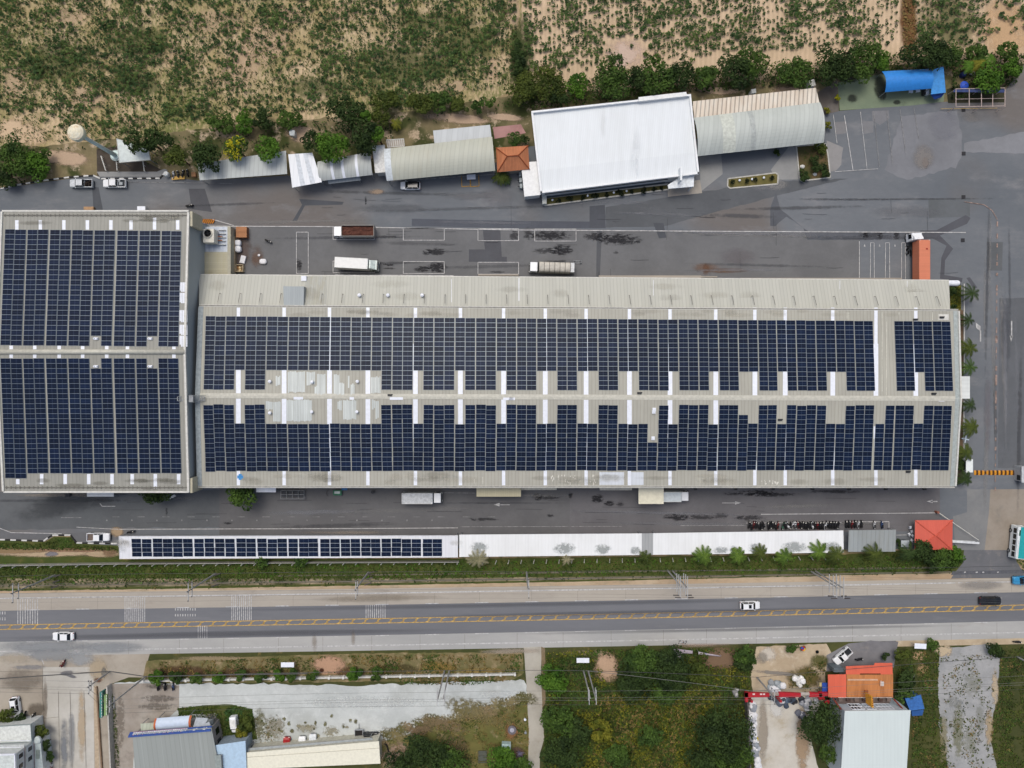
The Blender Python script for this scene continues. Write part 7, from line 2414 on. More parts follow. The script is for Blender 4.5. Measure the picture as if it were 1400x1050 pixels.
for (pl, n, s, lb) in (([(242, 967), (300, 963), (306, 985), (306, 1010), (298, 1006), (293, 985), (245, 980)], 1600, 36, 'lawn strip around the blue signed building'), ([(306, 972), (318, 963), (345, 968), (350, 1010), (332, 1012), (308, 1006)], 1500, 37, 'weeds around the small white van'), ([(152, 940), (158, 960), (165, 1060), (157, 1060), (149, 960)], 900, 38, 'hedge strip along the wall by the side street')):
 scatter('lawn_grass' if s != 38 else 'hedge_grass', pl, n, [G_mid, G_olive], .4, .5, s, label=lb, cat='grass')
scatter('lawn_grass', [(1299, 392), (1313, 392), (1313, 422), (1299, 422)], 700, [G_ygreen, G_olive], .35, .3, 39, label='olive lawn strip at the north east corner of the long hall', cat='grass')
scatter('bed_grass', [(1090, 202), (1128, 199), (1133, 241), (1095, 245)], 900, [G_olive, G_mid, G_dry], .3, .25, 40, thr=-.05, label='patchy grass in the kerbed bed by the arched shed', cat='grass')
scatter('verge_grass', [(1388, 764), (1440, 762), (1440, 784), (1400, 783)], 500, [G_olive, G_mid], .4, .3, 41, label='grass corner below the parked bus', cat='grass')
scatter('gravel_weeds', [(340, 970), (380, 975), (380, 1012), (345, 1018)], 500, [G_olive, G_dry], .3, .2, 42, thr=.1, label='weeds spreading onto the pale gravel near the cream roof', cat='weeds')
# poles, walls, fences
M_pole = plain('9a9a98', .8, .2, name='concrete_pole', var=.1)
M_ins = plain('3a3432', .4, .5, name='insulator')
M_wire = plain('6e6f6c', .5, .4, name='cable')
M_wired = plain('3a3b3c', .5, .4, name='dark_cable')

def pole(label, u, v, h, arms, group, strain=False, ang=0.0, name='utility_pole', stay=False):
 p = W(u, v)
 t = thing(name, label, 'utility pole', (p.x, p.y, 0), ang, group)
 if strain:
  for s in (-1, 1):
   MB().tube((s * .55, 0, 0), (s * .55, 0, h), .2, .12, 8).build('mast', M_pole, t)
 else:
  MB().tube((0, 0, 0), (0, 0, h), .22, .13, 8).build('mast', M_pole, t)
 tips = []
 for z, L in arms:
  a = MB()
  for s in ((-.75, .75) if strain else (.2,)):
   a.box(s - .07, s + .07, -L / 2, L / 2, z - .08, z + .08)
  a = a.build('crossarm', plain('a9abab', .7, .3), t)
  for k in range(3):
   y = -L / 2 + .15 + k * (L - .3) / 2
   tips.append(Vector((p.x, p.y, z + .35)) + Vector((math.cos(ang) * .2 - math.sin(ang) * y, math.sin(ang) * .2 + math.cos(ang) * y, 0)))
   if strain:
    for s in ((-1, 1) if k == 0 and L > 4.2 else ()):
     MB().tube((s * .8, y, z + .3), (s * 2.0, y, z + .22), .13, .13, 8).build('insulator', M_ins, a)
   else:
    MB().lathe([(.04, .08), (.12, .15), (.05, .2), (.12, .25), (.05, .3), (.03, .36)], (.2, y, z), 8).build('insulator', M_ins, a)
 return t, tips

def cable(label, pts, r=.03, m=None, sag=.012, group=None, name='power_cable'):
 mb = MB()
 for a, b in zip(pts[:-1], pts[1:]):
  L = (b - a).length
  q = []
  for i in range(9):
   f = i / 8
   q.append(a.lerp(b, f) - Vector((0, 0, sag * L * 4 * f * (1 - f))))
  mb.path(q, r, 5)
 o = mb.build(name, m or M_wire)
 tag(o, label, 'cable', group)
 return o

def far(pt, du, dv=0):
 return pt + Vector((du * SCALE, -dv * SCALE, 0))

GN = 'concrete poles along the north side of the highway'
north_poles = [(76, 786, 14.5, False, 'slanting'), (295, 784, 14.5, False, ''), (504, 782, 14.5, False, ''), (720, 782, 13.5, False, ''), (916, 780, 13.5, True, ''), (1112, 781, 13.5, True, '')]
nl = ['concrete pole by the highway verge, closest to the rumble strips at the west end', 'concrete pole by the highway verge above the dotted road markings', 'concrete pole by the highway verge above the hatched road patch', 'concrete pole by the highway verge opposite the concrete path', 'twin masted pole by the highway verge with long dark insulators, western of two', 'twin masted pole by the highway verge with long dark insulators, eastern of two']
T = []
for (u, v, h, st, _), lb in zip(north_poles, nl):
 t, tips = pole(lb, u, v, h, [(h - .5, 4.2), (h - 2.2, 3.4)] if not st else [(h - .4, 4.6), (h - 2.0, 4.6), (h - 3.8, 4.0)], GN, st)
 T.append(tips)
names = ['topmost', 'middle top', 'inner top', 'outer lower', 'middle lower', 'inner lower']
for k in range(6):
 pts = [far(T[0][k], -260, -6)] + [x[k] for x in T] + [far(T[-1][k], 420, 14)]
 cable('%s power cable of the pole line north of the highway' % names[k], pts, .014, M_wired if k % 2 else M_wire, .010, 'cables of the northern pole line')
mb_pts = [W(-200, 795, 6), W(76, 786, 6), W(295, 784, 6.2), W(504, 782, 6), W(720, 782, 6.2), W(916, 780, 6), W(1112, 781, 6), W(1500, 772, 6)]
cable('thick dark telephone cable low on the northern pole line', mb_pts, .04, M_wired, .008, None, 'telephone_cable')
for k, (u, v) in enumerate(((106, 788), (258, 795), (632, 797), (873, 784))):
 pass
# stay wires with dark strain insulators out over the shoulder
for k, (u, v) in enumerate(((76, 786), (295, 784), (504, 782))):
 mb = MB()
 h = 13.0
 a = W(u, v, h)
 for j in range(3):
  y = -1.2 + j * 1.2
  p = a + Vector((-.9 + j * .3, y - 1.6, 0))
  mb.tube(p, p + Vector((1.5, .5, .1)), .14, .14, 8)
 g = tag(mb.build('strain_insulator', M_ins), 'three dark strain insulators hung beside the concrete pole %s' % ('closest to the west end', 'above the dotted road markings', 'above the hatched road patch')[k], 'insulators', 'strain insulators over the shoulder')
GS = 'concrete poles south of the highway'
sp = [(199, 925, 15.0, False), (611, 917, 14.5, True), (801, 917, 14.0, True), (1035, 926, 10.5, False), (1391, 898, 13, False)]
slb = ['tall concrete pole leaning over the court beside the side street', 'twin masted pole standing at the white wall over the gravel lot', 'twin masted pole in the overgrown lot near the orange earth', 'pole at the sandy lot entrance above the red gateway', 'pole beyond the gravel strip near the eastern edge']
T = []
for (u, v, h, st), lb in zip(sp, slb):
 t, tips = pole(lb, u, v, h, [(h - .4, 3.2), (h - 2.0, 2.8)], GS, st)
 T.append(tips)
t, tp = pole('short pole with a crossarm at the corner of the walled side street', 150, 918, 8.5, [(8.2, 3.0), (7.4, 2.2)], GS)
T.insert(0, tp)
for k in range(4):
 pts = [far(T[0][k], -900, -4)] + [x[k] for x in T] + [far(T[-1][k], 600, 0)]
 cable('%s power cable of the pole line south of the highway' % names[k], pts, .024, M_wire if k else M_wired, .010, 'cables of the southern pole line')
cable('thick dark bundled cable hung across the side street', [W(-200, 942, 6.5), W(150, 918, 6.6), W(199, 925, 6.4), W(420, 921, 6)], .11, M_wired, .004, None, 'telephone_cable')
cable('dark telephone cable low on the southern pole line', [W(199, 925, 6.4), W(611, 917, 6.2), W(801, 917, 6), W(1035, 926, 6), W(1391, 898, 6), W(1900, 890, 6)], .05, M_wired, .008, None, 'telephone_cable')
cable('pale service cable running to the red gateway', [W(801, 917, 9), W(1030, 945, 5), W(1128, 940, 5)], .05, M_wire, .01, None, 'telephone_cable')

# fence behind the carports
g = thing('concrete_fence', 'pale concrete panel fence with slanting posts behind the carports', 'fence', (*W(400, 769).xy, 0), world=True)
mb = MB()
pts = [W(-200, 773), W(0, 771.5), (W(163, 769)), W(400, 767.5), W(628, 766.5)]
for a, b in zip(pts[:-1], pts[1:]):
 mb.hexa([(a.x, a.y - .08, 0), (b.x, b.y - .08, 0), (b.x, b.y + .08, 0), (a.x, a.y + .08, 0)], [(a.x, a.y - .08, 1.5), (b.x, b.y - .08, 1.5), (b.x, b.y + .08, 1.5), (a.x, a.y + .08, 1.5)])
mb.build('panel', plain('92928b', .8, .2), g)
for k in range(70):
 u = 8 + k * 17.2
 if u > 1160:
  break
 f = u
 v = 771.5 - 2.5 * f / 163 if f < 163 else 769 - (f - 163) * .0061 if f < 628 else 766.5 - (f - 628) * .0128
 p = W(u, v + .6)
 mb = MB()
 mb.hexa([(p.x - .1, p.y - .12, 0), (p.x + .1, p.y - .12, 0), (p.x + .1, p.y + .12, 0), (p.x - .1, p.y + .12, 0)], [(p.x - .32, p.y - .42, 1.7), (p.x - .2, p.y - .42, 1.7), (p.x - .2, p.y - .28, 1.7), (p.x - .32, p.y - .28, 1.7)])
 mb.build('post', plain('c2c2bc', .7, .2), g)
# white wall with the clipped bushes
g = thing('low_wall', 'low white wall with small posts between the dry verge and the gravel lot', 'wall', (*W(450, 925).xy, 0), world=True)
mb = MB()
a, b = W(198, 929.5), W(704, 920.3)
mb.hexa([(a.x, a.y - .2, 0), (b.x, b.y - .2, 0), (b.x, b.y + .2, 0), (a.x, a.y + .2, 0)], [(a.x, a.y - .2, .8), (b.x, b.y - .2, .8), (b.x, b.y + .2, .8), (a.x, a.y + .2, .8)])
mb.build('wall', plain('bebeb8', .7, .2), g)
for k in range(27):
 f = k / 26
 p = a.lerp(b, f)
 MB().box(p.x - .22, p.x + .22, p.y - .3, p.y + .3, 0, 1.0).build('pier', plain('d2d2cc', .7, .2), g)
for (k, (c1, c2, h, lab)) in enumerate((((152, 934), (157.5, 1060), 1.8, 'pale boundary wall beside the side street hedge'), ((133, 938), (141, 1060), .5, 'low brown kerb wall along the side street'))):
 a, b = W(*c1), W(*c2)
 mb = MB()
 mb.hexa([(a.x - .15, a.y, 0), (b.x - .15, b.y, 0), (b.x + .15, b.y, 0), (a.x + .15, a.y, 0)], [(a.x - .15, a.y, h), (b.x - .15, b.y, h), (b.x + .15, b.y, h), (a.x + .15, a.y, h)])
 tag(mb.build('boundary_wall', plain('b4b2aa' if k == 0 else '84705c', .8, .2)), lab, 'wall')
# signboards lying along the wall
for k, (u0, v0, u1, v1, c, lb) in enumerate(((136.5, 946, 140, 981, '3f7f78', 'teal signboard standing along the side street wall'), (142.5, 950, 146.5, 978, '7d9b62', 'green signboard standing along the side street wall'))):
 p, q = W(u0, v0, 2.2), W(u1, v1, 2.2)
 t = thing('signboard', lb, 'signboard', (p.x, (p.y + q.y) / 2, 0), world=True)
 mb = MB()
 mb.hexa([(p.x + .25, q.y, .5), (p.x + .37, q.y, .5), (p.x + .37, p.y, .5), (p.x + .25, p.y, .5)], [(p.x, q.y, 2.3), (q.x, q.y, 2.3), (q.x, p.y, 2.3), (p.x, p.y, 2.3)])
 mb.build('board', plain(c, .6, .3), t)
 mb = MB()
 for j in range(9):
  y = q.y + (p.y - q.y) * (j + .3) / 9
  mb.box(q.x - .18, q.x - .04, y, y + .35, 2.305, 2.32)
 mb.build('lettering', plain('d5d8d2', .6, .3), t)
 for y in (q.y + .3, p.y - .3):
  MB().tube((p.x + .3, y, 0), (p.x + .3, y, 1.4), .05).build('leg', M_steel, t)

# striped kerbs
M_kb, M_kw = plain('2c2c2c', .8, .2), plain('c6c6c2', .7, .2)

def kerb(label, pts, step=7.4, h=.2):
 p0 = W(*pts[0])
 t = thing('striped_kerb', label, 'kerb', (p0.x, p0.y, 0), world=True)
 mb = MB()
 k = 0
 for a, b in zip(pts[:-1], pts[1:]):
  A_, B_ = W(*a), W(*b)
  n = max(1, int((B_ - A_).length / (step * SCALE)))
  d = (B_ - A_).normalized()
  m = Vector((-d.y, d.x, 0)) * .16
  for i in range(n):
   q, r = A_.lerp(B_, i / n), A_.lerp(B_, (i + 1) / n)
   mb.hexa([q - m, r - m, r + m, q + m], [x + Vector((0, 0, h)) for x in (q - m, r - m, r + m, q + m)], k % 2)
   k += 1
 mb.build('kerb', [M_kw, M_kb], t)

kerb('black and white kerb curving along the road past the silver pickup', [(-60, 268), (0, 258.2), (30, 252), (60, 247), (95, 242.5), (128, 240), (137, 244)], 6)
kerb('black and white kerb along the front of the grey kerb platform', [(139, 244.5), (219, 244), (227, 235)], 5.8)
kerb('black and white kerb stepping round the grass bump near the white pickup', [(0, 737.5), (60, 739.5), (66, 735), (72, 731.5), (97, 731.5), (105, 742), (160, 743)], 7)
mb = MB()
p, q = W(1331.5, 646.3), W(1398, 646.3)
n = 24
for i in range(n):
 a, b = p.lerp(q, i / n), p.lerp(q, (i + 1) / n)
 mb.hexa([(a.x, a.y - .55, .02), (b.x, b.y - .55, .02), (b.x, b.y + .55, .02), (a.x, a.y + .55, .02)], [(a.x, a.y - .3, .11), (b.x, b.y - .3, .11), (b.x, b.y + .3, .11), (a.x, a.y + .3, .11)], i % 2)
t = thing('speed_bump', 'orange and brown striped speed bump across the gate road', 'speed bump', (p.x, p.y, 0), world=True)
mb.build('hump', [plain('c98a2c', .8, .2), plain('4b331f', .8, .2)], t)
# kerbed beds
def bed(label, pts, h, soil, kerbm=None):
 P = [W(u, v) for u, v in pts]
 c = sum(P, Vector()) / len(P)
 t = thing('planting_bed', label, 'planting bed', (c.x, c.y, 0), world=True)
 mb = MB()
 for a, b in zip(P, P[1:] + P[:1]):
  d = (b - a).normalized()
  m = Vector((-d.y, d.x, 0)) * .14
  mb.hexa([a - m, b - m, b + m, a + m], [x + Vector((0, 0, h)) for x in (a - m, b - m, b + m, a + m)])
 mb.build('kerb', kerbm or plain('b4b3ac', .8, .2), t)
 tris = tessellate_polygon([[p for p in P]])
 MB().add([(p.x, p.y, h * .8) for p in P], [tuple(x) for x in tris]).build('soil', soil, t)
 return t

M_bed = ground_mat('bed_soil', '5c4a34', '4a4a2c', .3, c3='6d5a40', s3=.8, fine=.25, sf=4)
bed('kerbed planting bed with shrubs and two white stones by the arched shed', [(1088.5, 200), (1129, 196.8), (1132, 215), (1135, 243), (1095, 247.5), (1093, 244)], .15, M_bed)
bed('small kerbed traffic island with clipped bushes and white lights', [(995, 244.5), (1060, 236.5), (1063.5, 239), (1063, 251.5), (998, 257.5), (994.5, 255)], .15, ground_mat('island_grass', '5f5a34', '6b633c', .5, fine=.25, sf=4))
for k, (u, v) in enumerate(((1010, 247.5), (1027, 246), (1043, 244))):
 p = W(u, v)
 t = thing('garden_light', 'white stub garden light on the traffic island', 'garden light', (p.x, p.y, .13), group='garden lights of the traffic island')
 MB().tube((0, 0, 0), (0, 0, .35), .06).build('post', M_trim, t)
 MB().lathe([(.12, .3), (.26, .4), (.26, .6), (.1, .7)], (0, 0, 0), 10).build('lamp_head', M_skyl, t)

def stone(label, u, v, r, c='cfcfca', name='boulder', z=0, n=1.0):
 p = W(u, v)
 bm = bmesh.new()
 bmesh.ops.create_icosphere(bm, subdivisions=3, radius=1)
 for w in bm.verts:
  s = 1 + .25 * mnoise.noise(w.co * 1.6 + Vector((u, v, 0))) + .08 * mnoise.noise(w.co * 5)
  w.co = Vector((w.co.x * r * s, w.co.y * r * s * .8, max(-.2, w.co.z) * r * .75 * s))
 me = bpy.data.meshes.new(name)
 bm.to_mesh(me)
 bm.free()
 me.materials.append(plain(c, .8, .2))
 o = bpy.data.objects.new(name, me)
 o.location = (p.x, p.y, z + r * .12)
 COL.objects.link(o)
 return tag(o, label, name)

stone('white stone in the kerbed bed, beside its west kerb', 1097, 228, .55)
stone('white stone in the kerbed bed, near its south kerb', 1114, 238.5, .5)

# water tower
p = W(159, 213)
WT = thing('water_tower', 'tall pale green champagne shaped water tower with a cream ringed tank', 'water tower', (p.x, p.y, 0))
M_wt = plain('c6d9d6', .5, .3, var=.06)
MB().lathe([(.95, 0), (.95, .5), (.52, .6), (.42, 4), (.37, 12.2), (.45, 12.6)], (0, 0, 0), 24).build('column', M_wt, WT, smooth=False)
MB().lathe([(.5, 12.5), (1.2, 13.2), (1.72, 14.0), (1.78, 14.6), (1.70, 15.0)], (0, 0, 0), 32).build('tank', plain('cdd0b8', .5, .3, var=.08), WT)
MB().lathe([(1.70, 15.0), (1.30, 15.35), (1.22, 15.33), (.75, 15.55), (.68, 15.52), (.30, 15.65), (.05, 15.7)], (0, 0, 0), 32).build('tank_top', ground_mat('tank_top', 'dedac6', 'd2cab0', 1.2, c3='bf9468', s3=1.0, lo3=.56, hi3=.7, fine=.08, sf=5), WT)
MB().lathe([(1.2, 0), (1.3, .25), (1.0, .35)], (0, 0, 0), 20).build('plinth', plain('b5c2bf', .6, .3), WT)
mb = MB()
for s in (-.16, .16):
 mb.tube((.55, s, .5), (.55, s, 12.8), .025, .025, 5)
for k in range(30):
 mb.tube((.55, -.16, .8 + k * .4), (.55, .16, .8 + k * .4), .02, .02, 5)
mb.build('ladder', M_steel, WT)
for (a, b, lb) in (((141.5, 215), (148, 235), 'white railing post row beside the water tower, western'), ((162.5, 223), (163.5, 235), 'thin white railing from the pump shelter to the kerb platform'), ((198, 219), (200.5, 236), 'white railing east of the pump shelter')):
 p, q = W(*a), W(*b)
 t = thing('railing', lb, 'railing', (p.x, p.y, 0), world=True)
 MB().tube(p + Vector((0, 0, 1.0)), q + Vector((0, 0, 1.0)), .12, .12, 6).build('rail', M_trim, t)
 for f in (.02, .5, .98):
  c = p.lerp(q, f)
  MB().tube(c, c + Vector((0, 0, 1.0)), .05).build('post', M_trim, t)
# things by the kerb platform
p = W(230, 239.5)
t = thing('water_drum', 'white round tank beside the motorcycles under the tree', 'tank', (p.x, p.y, 0))
MB().lathe([(.55, 0), (.6, .2), (.6, 1.1), (.45, 1.3), (.15, 1.36)], (0, 0, 0), 20).build('body', plain('cfd3d4', .4, .4), t)
MB().lathe([(.18, 1.35), (.2, 1.45), (.1, 1.47)], (0, 0, 0), 12).build('lid', M_trim, t)
p = W(245, 244)
t = thing('bench', 'long yellow bench beside the parked motorcycles', 'bench', (p.x, p.y, 0), .06)
MB().rbox((0, 0, .4), (3.0, .75, .08), .02).build('seat', plain('c09a4e', .6, .3), t)
for x in (-1.2, 1.2):
 for y in (-.28, .28):
  MB().box(x - .05, x + .05, y - .05, y + .05, 0, .4).build('leg', plain('9a783c', .6, .3), t)
p = W(267, 240)
t = thing('crate', 'brown crate between the yellow bench and the grey parking shed', 'crate', (p.x, p.y, 0), .1)
MB().rbox((0, 0, 0), (.9, 1.0, .9), .03).build('body', plain('8f6a4a', .7, .2), t)
MB().rbox((0, 0, .9), (.95, 1.05, .05), .01).build('lid', plain('a67c58', .7, .2), t)
# things on the stained yard near the cooling tower
for k, (v0, lb) in enumerate(((313.5, 'brown wooden crate beside the annex, northern of two'), (321, 'brown wooden crate beside the annex, southern of two'))):
 p = W(330, v0, 1.4)
 t = thing('crate', lb, 'crate', (p.x, p.y, 0), group='brown crates beside the annex')
 MB().rbox((0, 0, 0), (2.4, 1.15, 1.4), .03).build('body', plain('8b6048', .7, .2, var=.05), t)
 MB().rbox((0, 0, 1.4), (2.46, 1.22, .06), .02).build('lid', plain('a0714f', .7, .2, var=.05), t)
M_bag = plain('d9dadc', .7, .2, name='white_sack', var=.05)

def sack(label, u, v, r, h, c=None, group=None, name='sack', rot=0, asp=1.0):
 p = W(u, v, h * .6)
 bm = bmesh.new()
 bmesh.ops.create_icosphere(bm, subdivisions=3, radius=1)
 for w in bm.verts:
  s = 1 + .12 * mnoise.noise(w.co * 2.2 + Vector((u * 3, v * 2, 1)))
  q = lambda a: math.copysign(abs(a) ** .7, a)
  w.co = Vector((q(w.co.x) * r * s * asp, q(w.co.y) * r * s, (q(w.co.z) + 1) * h / 2 * (1 + .1 * mnoise.noise(w.co * 3))))
 me = bpy.data.meshes.new(name)
 bm.to_mesh(me)
 bm.free()
 me.materials.append(c or M_bag)
 for pl in me.polygons:
  pl.use_smooth = True
 o = bpy.data.objects.new(name, me)
 o.location = (p.x, p.y, 0.02)
 o.rotation_euler = (0, 0, rot)
 COL.objects.link(o)
 return tag(o, label, 'sack', group)

sack('round white bulk sack beside the brown crates, northern of two', 325.2, 332.3, .75, 1.2)
sack('round white bulk sack south of another one beside the crates', 325.6, 340.6, .75, 1.2)
sack('white bulk sack lying alone on the stained yard', 359.5, 357.5, .62, .7, asp=1.3)
sack('tiny white bag on the stained yard north of the lone sack', 354, 349, .28, .35)
p = W(333, 355)
t = thing('pallet_stack', 'tilted stack of white boards on the stained yard', 'boards', (p.x, p.y, .02), -.25)
for k in range(4):
 MB().rbox((rnd.uniform(-.03, .03), rnd.uniform(-.03, .03), k * .14), (1.15, 1.75, .12), .02).build('board', plain('cfd0d2', .6, .3, var=.06), t)
p = W(329.5, 367.5)
t = thing('open_bin', 'open square bin of brown scrap beside the dark yard wall', 'bin', (p.x, p.y, .02))
mb = MB()
mb.box(-.85, .85, -.85, .85, 0, .1)
for a in ((-.85, .85, -.85, -.75), (-.85, .85, .75, .85), (-.85, -.75, -.75, .75), (.75, .85, -.75, .75)):
 mb.box(a[0], a[1], a[2], a[3], .1, 1.0)
mb.build('casing', plain('b9a98c', .7, .2), t)
for k in range(7):
 MB().rbox((rnd.uniform(-.5, .5), rnd.uniform(-.5, .5), .2), (.5, .4, .45 + k * .03), .05, rot=k).build('scrap', plain('8d6a44' if k % 2 else 'c9b48c', .8, .2), t)
mb = MB()
a, b = W(323.5, 325, 0), W(323.8, 373, 0)
mb.box(a.x - .12, a.x + .12, b.y, a.y, 0, 1.2)
tag(mb.build('low_wall', plain('8d7f6a', .8, .2)), 'low brown dividing wall behind the white sacks of the yard', 'wall')
for (u, v, s, lb) in ((197, 287, 1.0, 'white box standing at the north eave of the square hall'),):
 p = W(u, v)
 t = thing('metal_box', lb, 'box', (p.x, p.y, 0))
 MB().rbox((0, 0, 0), (1.8, 1.0, 1.2), .05).build('casing', M_trim, t)
 MB().rbox((0, 0, 1.2), (1.86, 1.06, .06), .02).build('lid', M_skyl, t)
p = W(124, 286)
t = thing('crate', 'small brown crate at the north eave of the square hall', 'crate', (p.x, p.y, 0))
MB().rbox((0, 0, 0), (2.2, .7, .8), .03).build('body', plain('8f7256', .7, .2), t)
MB().rbox((0, 0, .8), (2.25, .75, .05), .01).build('lid', plain('a48463', .7, .2), t)
p = W(782, 358.3)
t = thing('hand_cart', 'small dark hand cart behind the ribbed tarpaulin truck', 'cart', (p.x + 1.3, p.y, .05))
mb = MB()
for y in (-.3, .3):
 mb.tube((-.9, y, .35), (.9, y, .35), .04, .04, 6)
for k in range(6):
 mb.tube((-.9 + k * .36, -.3, .35), (-.9 + k * .36, .3, .35), .03, .03, 6)
mb.build('frame', M_steel, t)
for x in (-.7, .7):
 for s in (-1, 1):
  MB().lathe([(.08, -.04), (.17, -.04), (.17, .04), (.08, .04)], (x, s * .33, .17), 10, 0, 'y').build('wheel', M_tyre, t)
p = W(644.5, 243.5)
t = thing('notice_trolley', 'white topped trolley in the yellow marked bay', 'trolley', (p.x, p.y, .05), .05)
MB().rbox((0, 0, .8), (2.0, 1.15, .08), .03).build('top', M_skyl, t)
for x in (-.85, .85):
 for y in (-.45, .45):
  MB().tube((x, y, 0), (x, y, .8), .04).build('leg', M_steel, t)
# green cart and steel rack on the south wall
p = W(462.5, 673)
t = thing('pallet_truck', 'green and white cart with a blue hood at the south wall', 'cart', (p.x, p.y, .03))
MB().rbox((0, 0, .35), (2.0, 1.2, .5), .06).build('body', plain('2f6b4e', .5, .3), t)
MB().rbox((0, .1, .85), (1.3, .55, .12), .03).build('tray', plain('b9c2be', .5, .3), t)
MB().rbox((1.7, .9, .9), (1.3, .5, .25), .05).build('hood', plain('2a6aa0', .5, .3), t)
MB().tube((.9, .6, .4), (1.2, 2.2, 1.6), .07).build('handle', M_dark, t)
wheels(t, (-.7, .7), .55, .22, .12)
mb = MB()
for k in range(10):
 a = PI * .55 + k * .24
 mb.tube((-1.9 + math.cos(a) * .8, -.2 + math.sin(a) * .8, .08), (-1.9 + math.cos(a + .24) * .8, -.2 + math.sin(a + .24) * .8, .08), .05, .05, 6)
mb.build('hose', M_dark, t)
p = W(402, 675)
t = thing('steel_rack', 'open steel rack with dark square bays at the south wall', 'rack', (p.x, p.y, .02))
mb = MB()
for y in (-1.0, 0, .9):
 mb.tube((-2.7, y, 1.2), (2.7, y, 1.2), .06, .06, 6)
for k in range(5):
 x = -2.7 + k * 1.35
 mb.tube((x, -1.0, 1.2), (x, .9, 1.2), .06, .06, 6)
 for y in (-1.0, .9):
  mb.tube((x, y, 0), (x, y, 1.2), .05, .05, 6)
mb.build('frame', plain('8b8e8f', .6, .3), t)
for k in range(4):
 MB().rbox((-2.02 + k * 1.35, .1, .25), (.95, 1.2, .7), .05).build('tray', plain('43464a', .7, .2), t)
for k, (u, v, r, lb) in enumerate(((510.5, 672, .35, 'black bin at the south wall between the green cart and the truck'), (96, 675.5, .5, 'black bag on the pavement under the square hall eave'))):
 p = W(u, v)
 t = thing('bin', lb, 'bin', (p.x, p.y, 0.02))
 MB().lathe([(r * .85, 0), (r, .9), (r * .9, .9)], (0, 0, 0), 14).build('body', M_dark, t)
 MB().lathe([(r * 1.05, .9), (r * 1.05, .97), (r * .3, 1.02)], (0, 0, 0), 14).build('lid', plain('34363a', .6, .3), t)
# gate things
p = W(1325.5, 637, 2.6)
t = thing('guard_booth', 'white flat roofed guard booth at the west end of the speed bump', 'booth', (p.x, p.y, 0))
MB().box(-.65, .65, -1.25, 1.3, 0, 2.45).build('wall', plain('c9cfcf', .5, .3), t)
MB().rbox((0, 0, 2.45), (1.6, 3.0, .18), .05).build('roof', plain('d9e0de', .5, .3, var=.04), t)
MB().box(-.69, -.65, -.9, .9, 1.1, 2.1).build('window', M_win, t)
MB().box(-.4, .4, -1.29, -1.25, .9, 2.0).build('window', M_win, t)
p = W(1402.5, 649, 2.6)
t = thing('guard_booth', 'grey booth cut by the eastern edge beside the speed bump', 'booth', (p.x, p.y, 0))
MB().box(-.8, .8, -1.6, 1.8, 0, 2.4).build('wall', plain('a7abae', .5, .3), t)
MB().rbox((0, 0, 2.4), (1.8, 3.7, .15), .05).build('roof', plain('b5babd', .5, .3), t)
MB().box(-.84, -.8, -1.4, -.2, .9, 2.0).build('window', M_win, t)
a, b = W(1282.5, 700.5, 1.0), W(1338, 738.5, 1.0)
t = thing('barrier_arm', 'thin white barrier boom slanting across the gate entrance', 'barrier', (a.x, a.y, 0), world=True)
MB().tube(a, b, .10, .07, 8).build('boom', plain('d0cfc6', .5, .3), t)
MB().rbox((a.x, a.y, 0), (.5, .5, 1.15), .05).build('post', plain('8d5a4a', .5, .3), t)
a, b = W(1302.5, 740.5, 1.6), W(1339, 742.5, 1.6)
t = thing('sliding_gate', 'white sliding gate leaf half open beside the guardhouse', 'gate', (a.x, a.y, 0), world=True)
mb = MB()
mb.hexa([(a.x, a.y - .22, 1.45), (b.x, b.y - .22, 1.45), (b.x, b.y + .22, 1.45), (a.x, a.y + .22, 1.45)], [(a.x, a.y - .22, 1.6), (b.x, b.y - .22, 1.6), (b.x, b.y + .22, 1.6), (a.x, a.y + .22, 1.6)])
for k in range(16):
 q = a.lerp(b, k / 15)
 mb.tube((q.x, q.y, .08), (q.x, q.y, 1.45), .03, .03, 6)
mb.hexa([(a.x, a.y - .1, .06), (b.x, b.y - .1, .06), (b.x, b.y + .1, .06), (a.x, a.y + .1, .06)], [(a.x, a.y - .1, .16), (b.x, b.y - .1, .16), (b.x, b.y + .1, .16), (a.x, a.y + .1, .16)])
mb.build('frame', plain('cfd3d4', .5, .3), t)
for k, (u, v) in enumerate(((1243, 720.5), (1245, 726), (1241.5, 730), (1246, 731.5), (1245, 738))):
 p = W(u, v)
 t = thing('plastic_chair', 'white chair stacked beside the red guardhouse', 'chair', (p.x, p.y, .02), .2 * k, 'white chairs beside the guardhouse')
 MB().rbox((0, 0, .40), (.62, .6, .06), .02).build('seat', M_skyl, t)
 MB().rbox((-.28, 0, .44), (.07, .58, .5), .02).build('backrest', M_skyl, t)
 for x in (-.25, .25):
  for y in (-.25, .25):
   MB().tube((x, y, 0), (x, y, .4), .03).build('leg', M_skyl, t)
p = W(1232, 741)
t = thing('bicycle_shelter', 'small dark glazed box beside the grey carport', 'box', (p.x, p.y, 0))
MB().rbox((0, 0, 0), (1.8, 1.4, 1.6), .05).build('casing', plain('5f666a', .5, .3), t)
MB().rbox((0, 0, 1.6), (1.9, 1.5, .08), .02).build('roof', plain('a9b2b6', .4, .4), t)
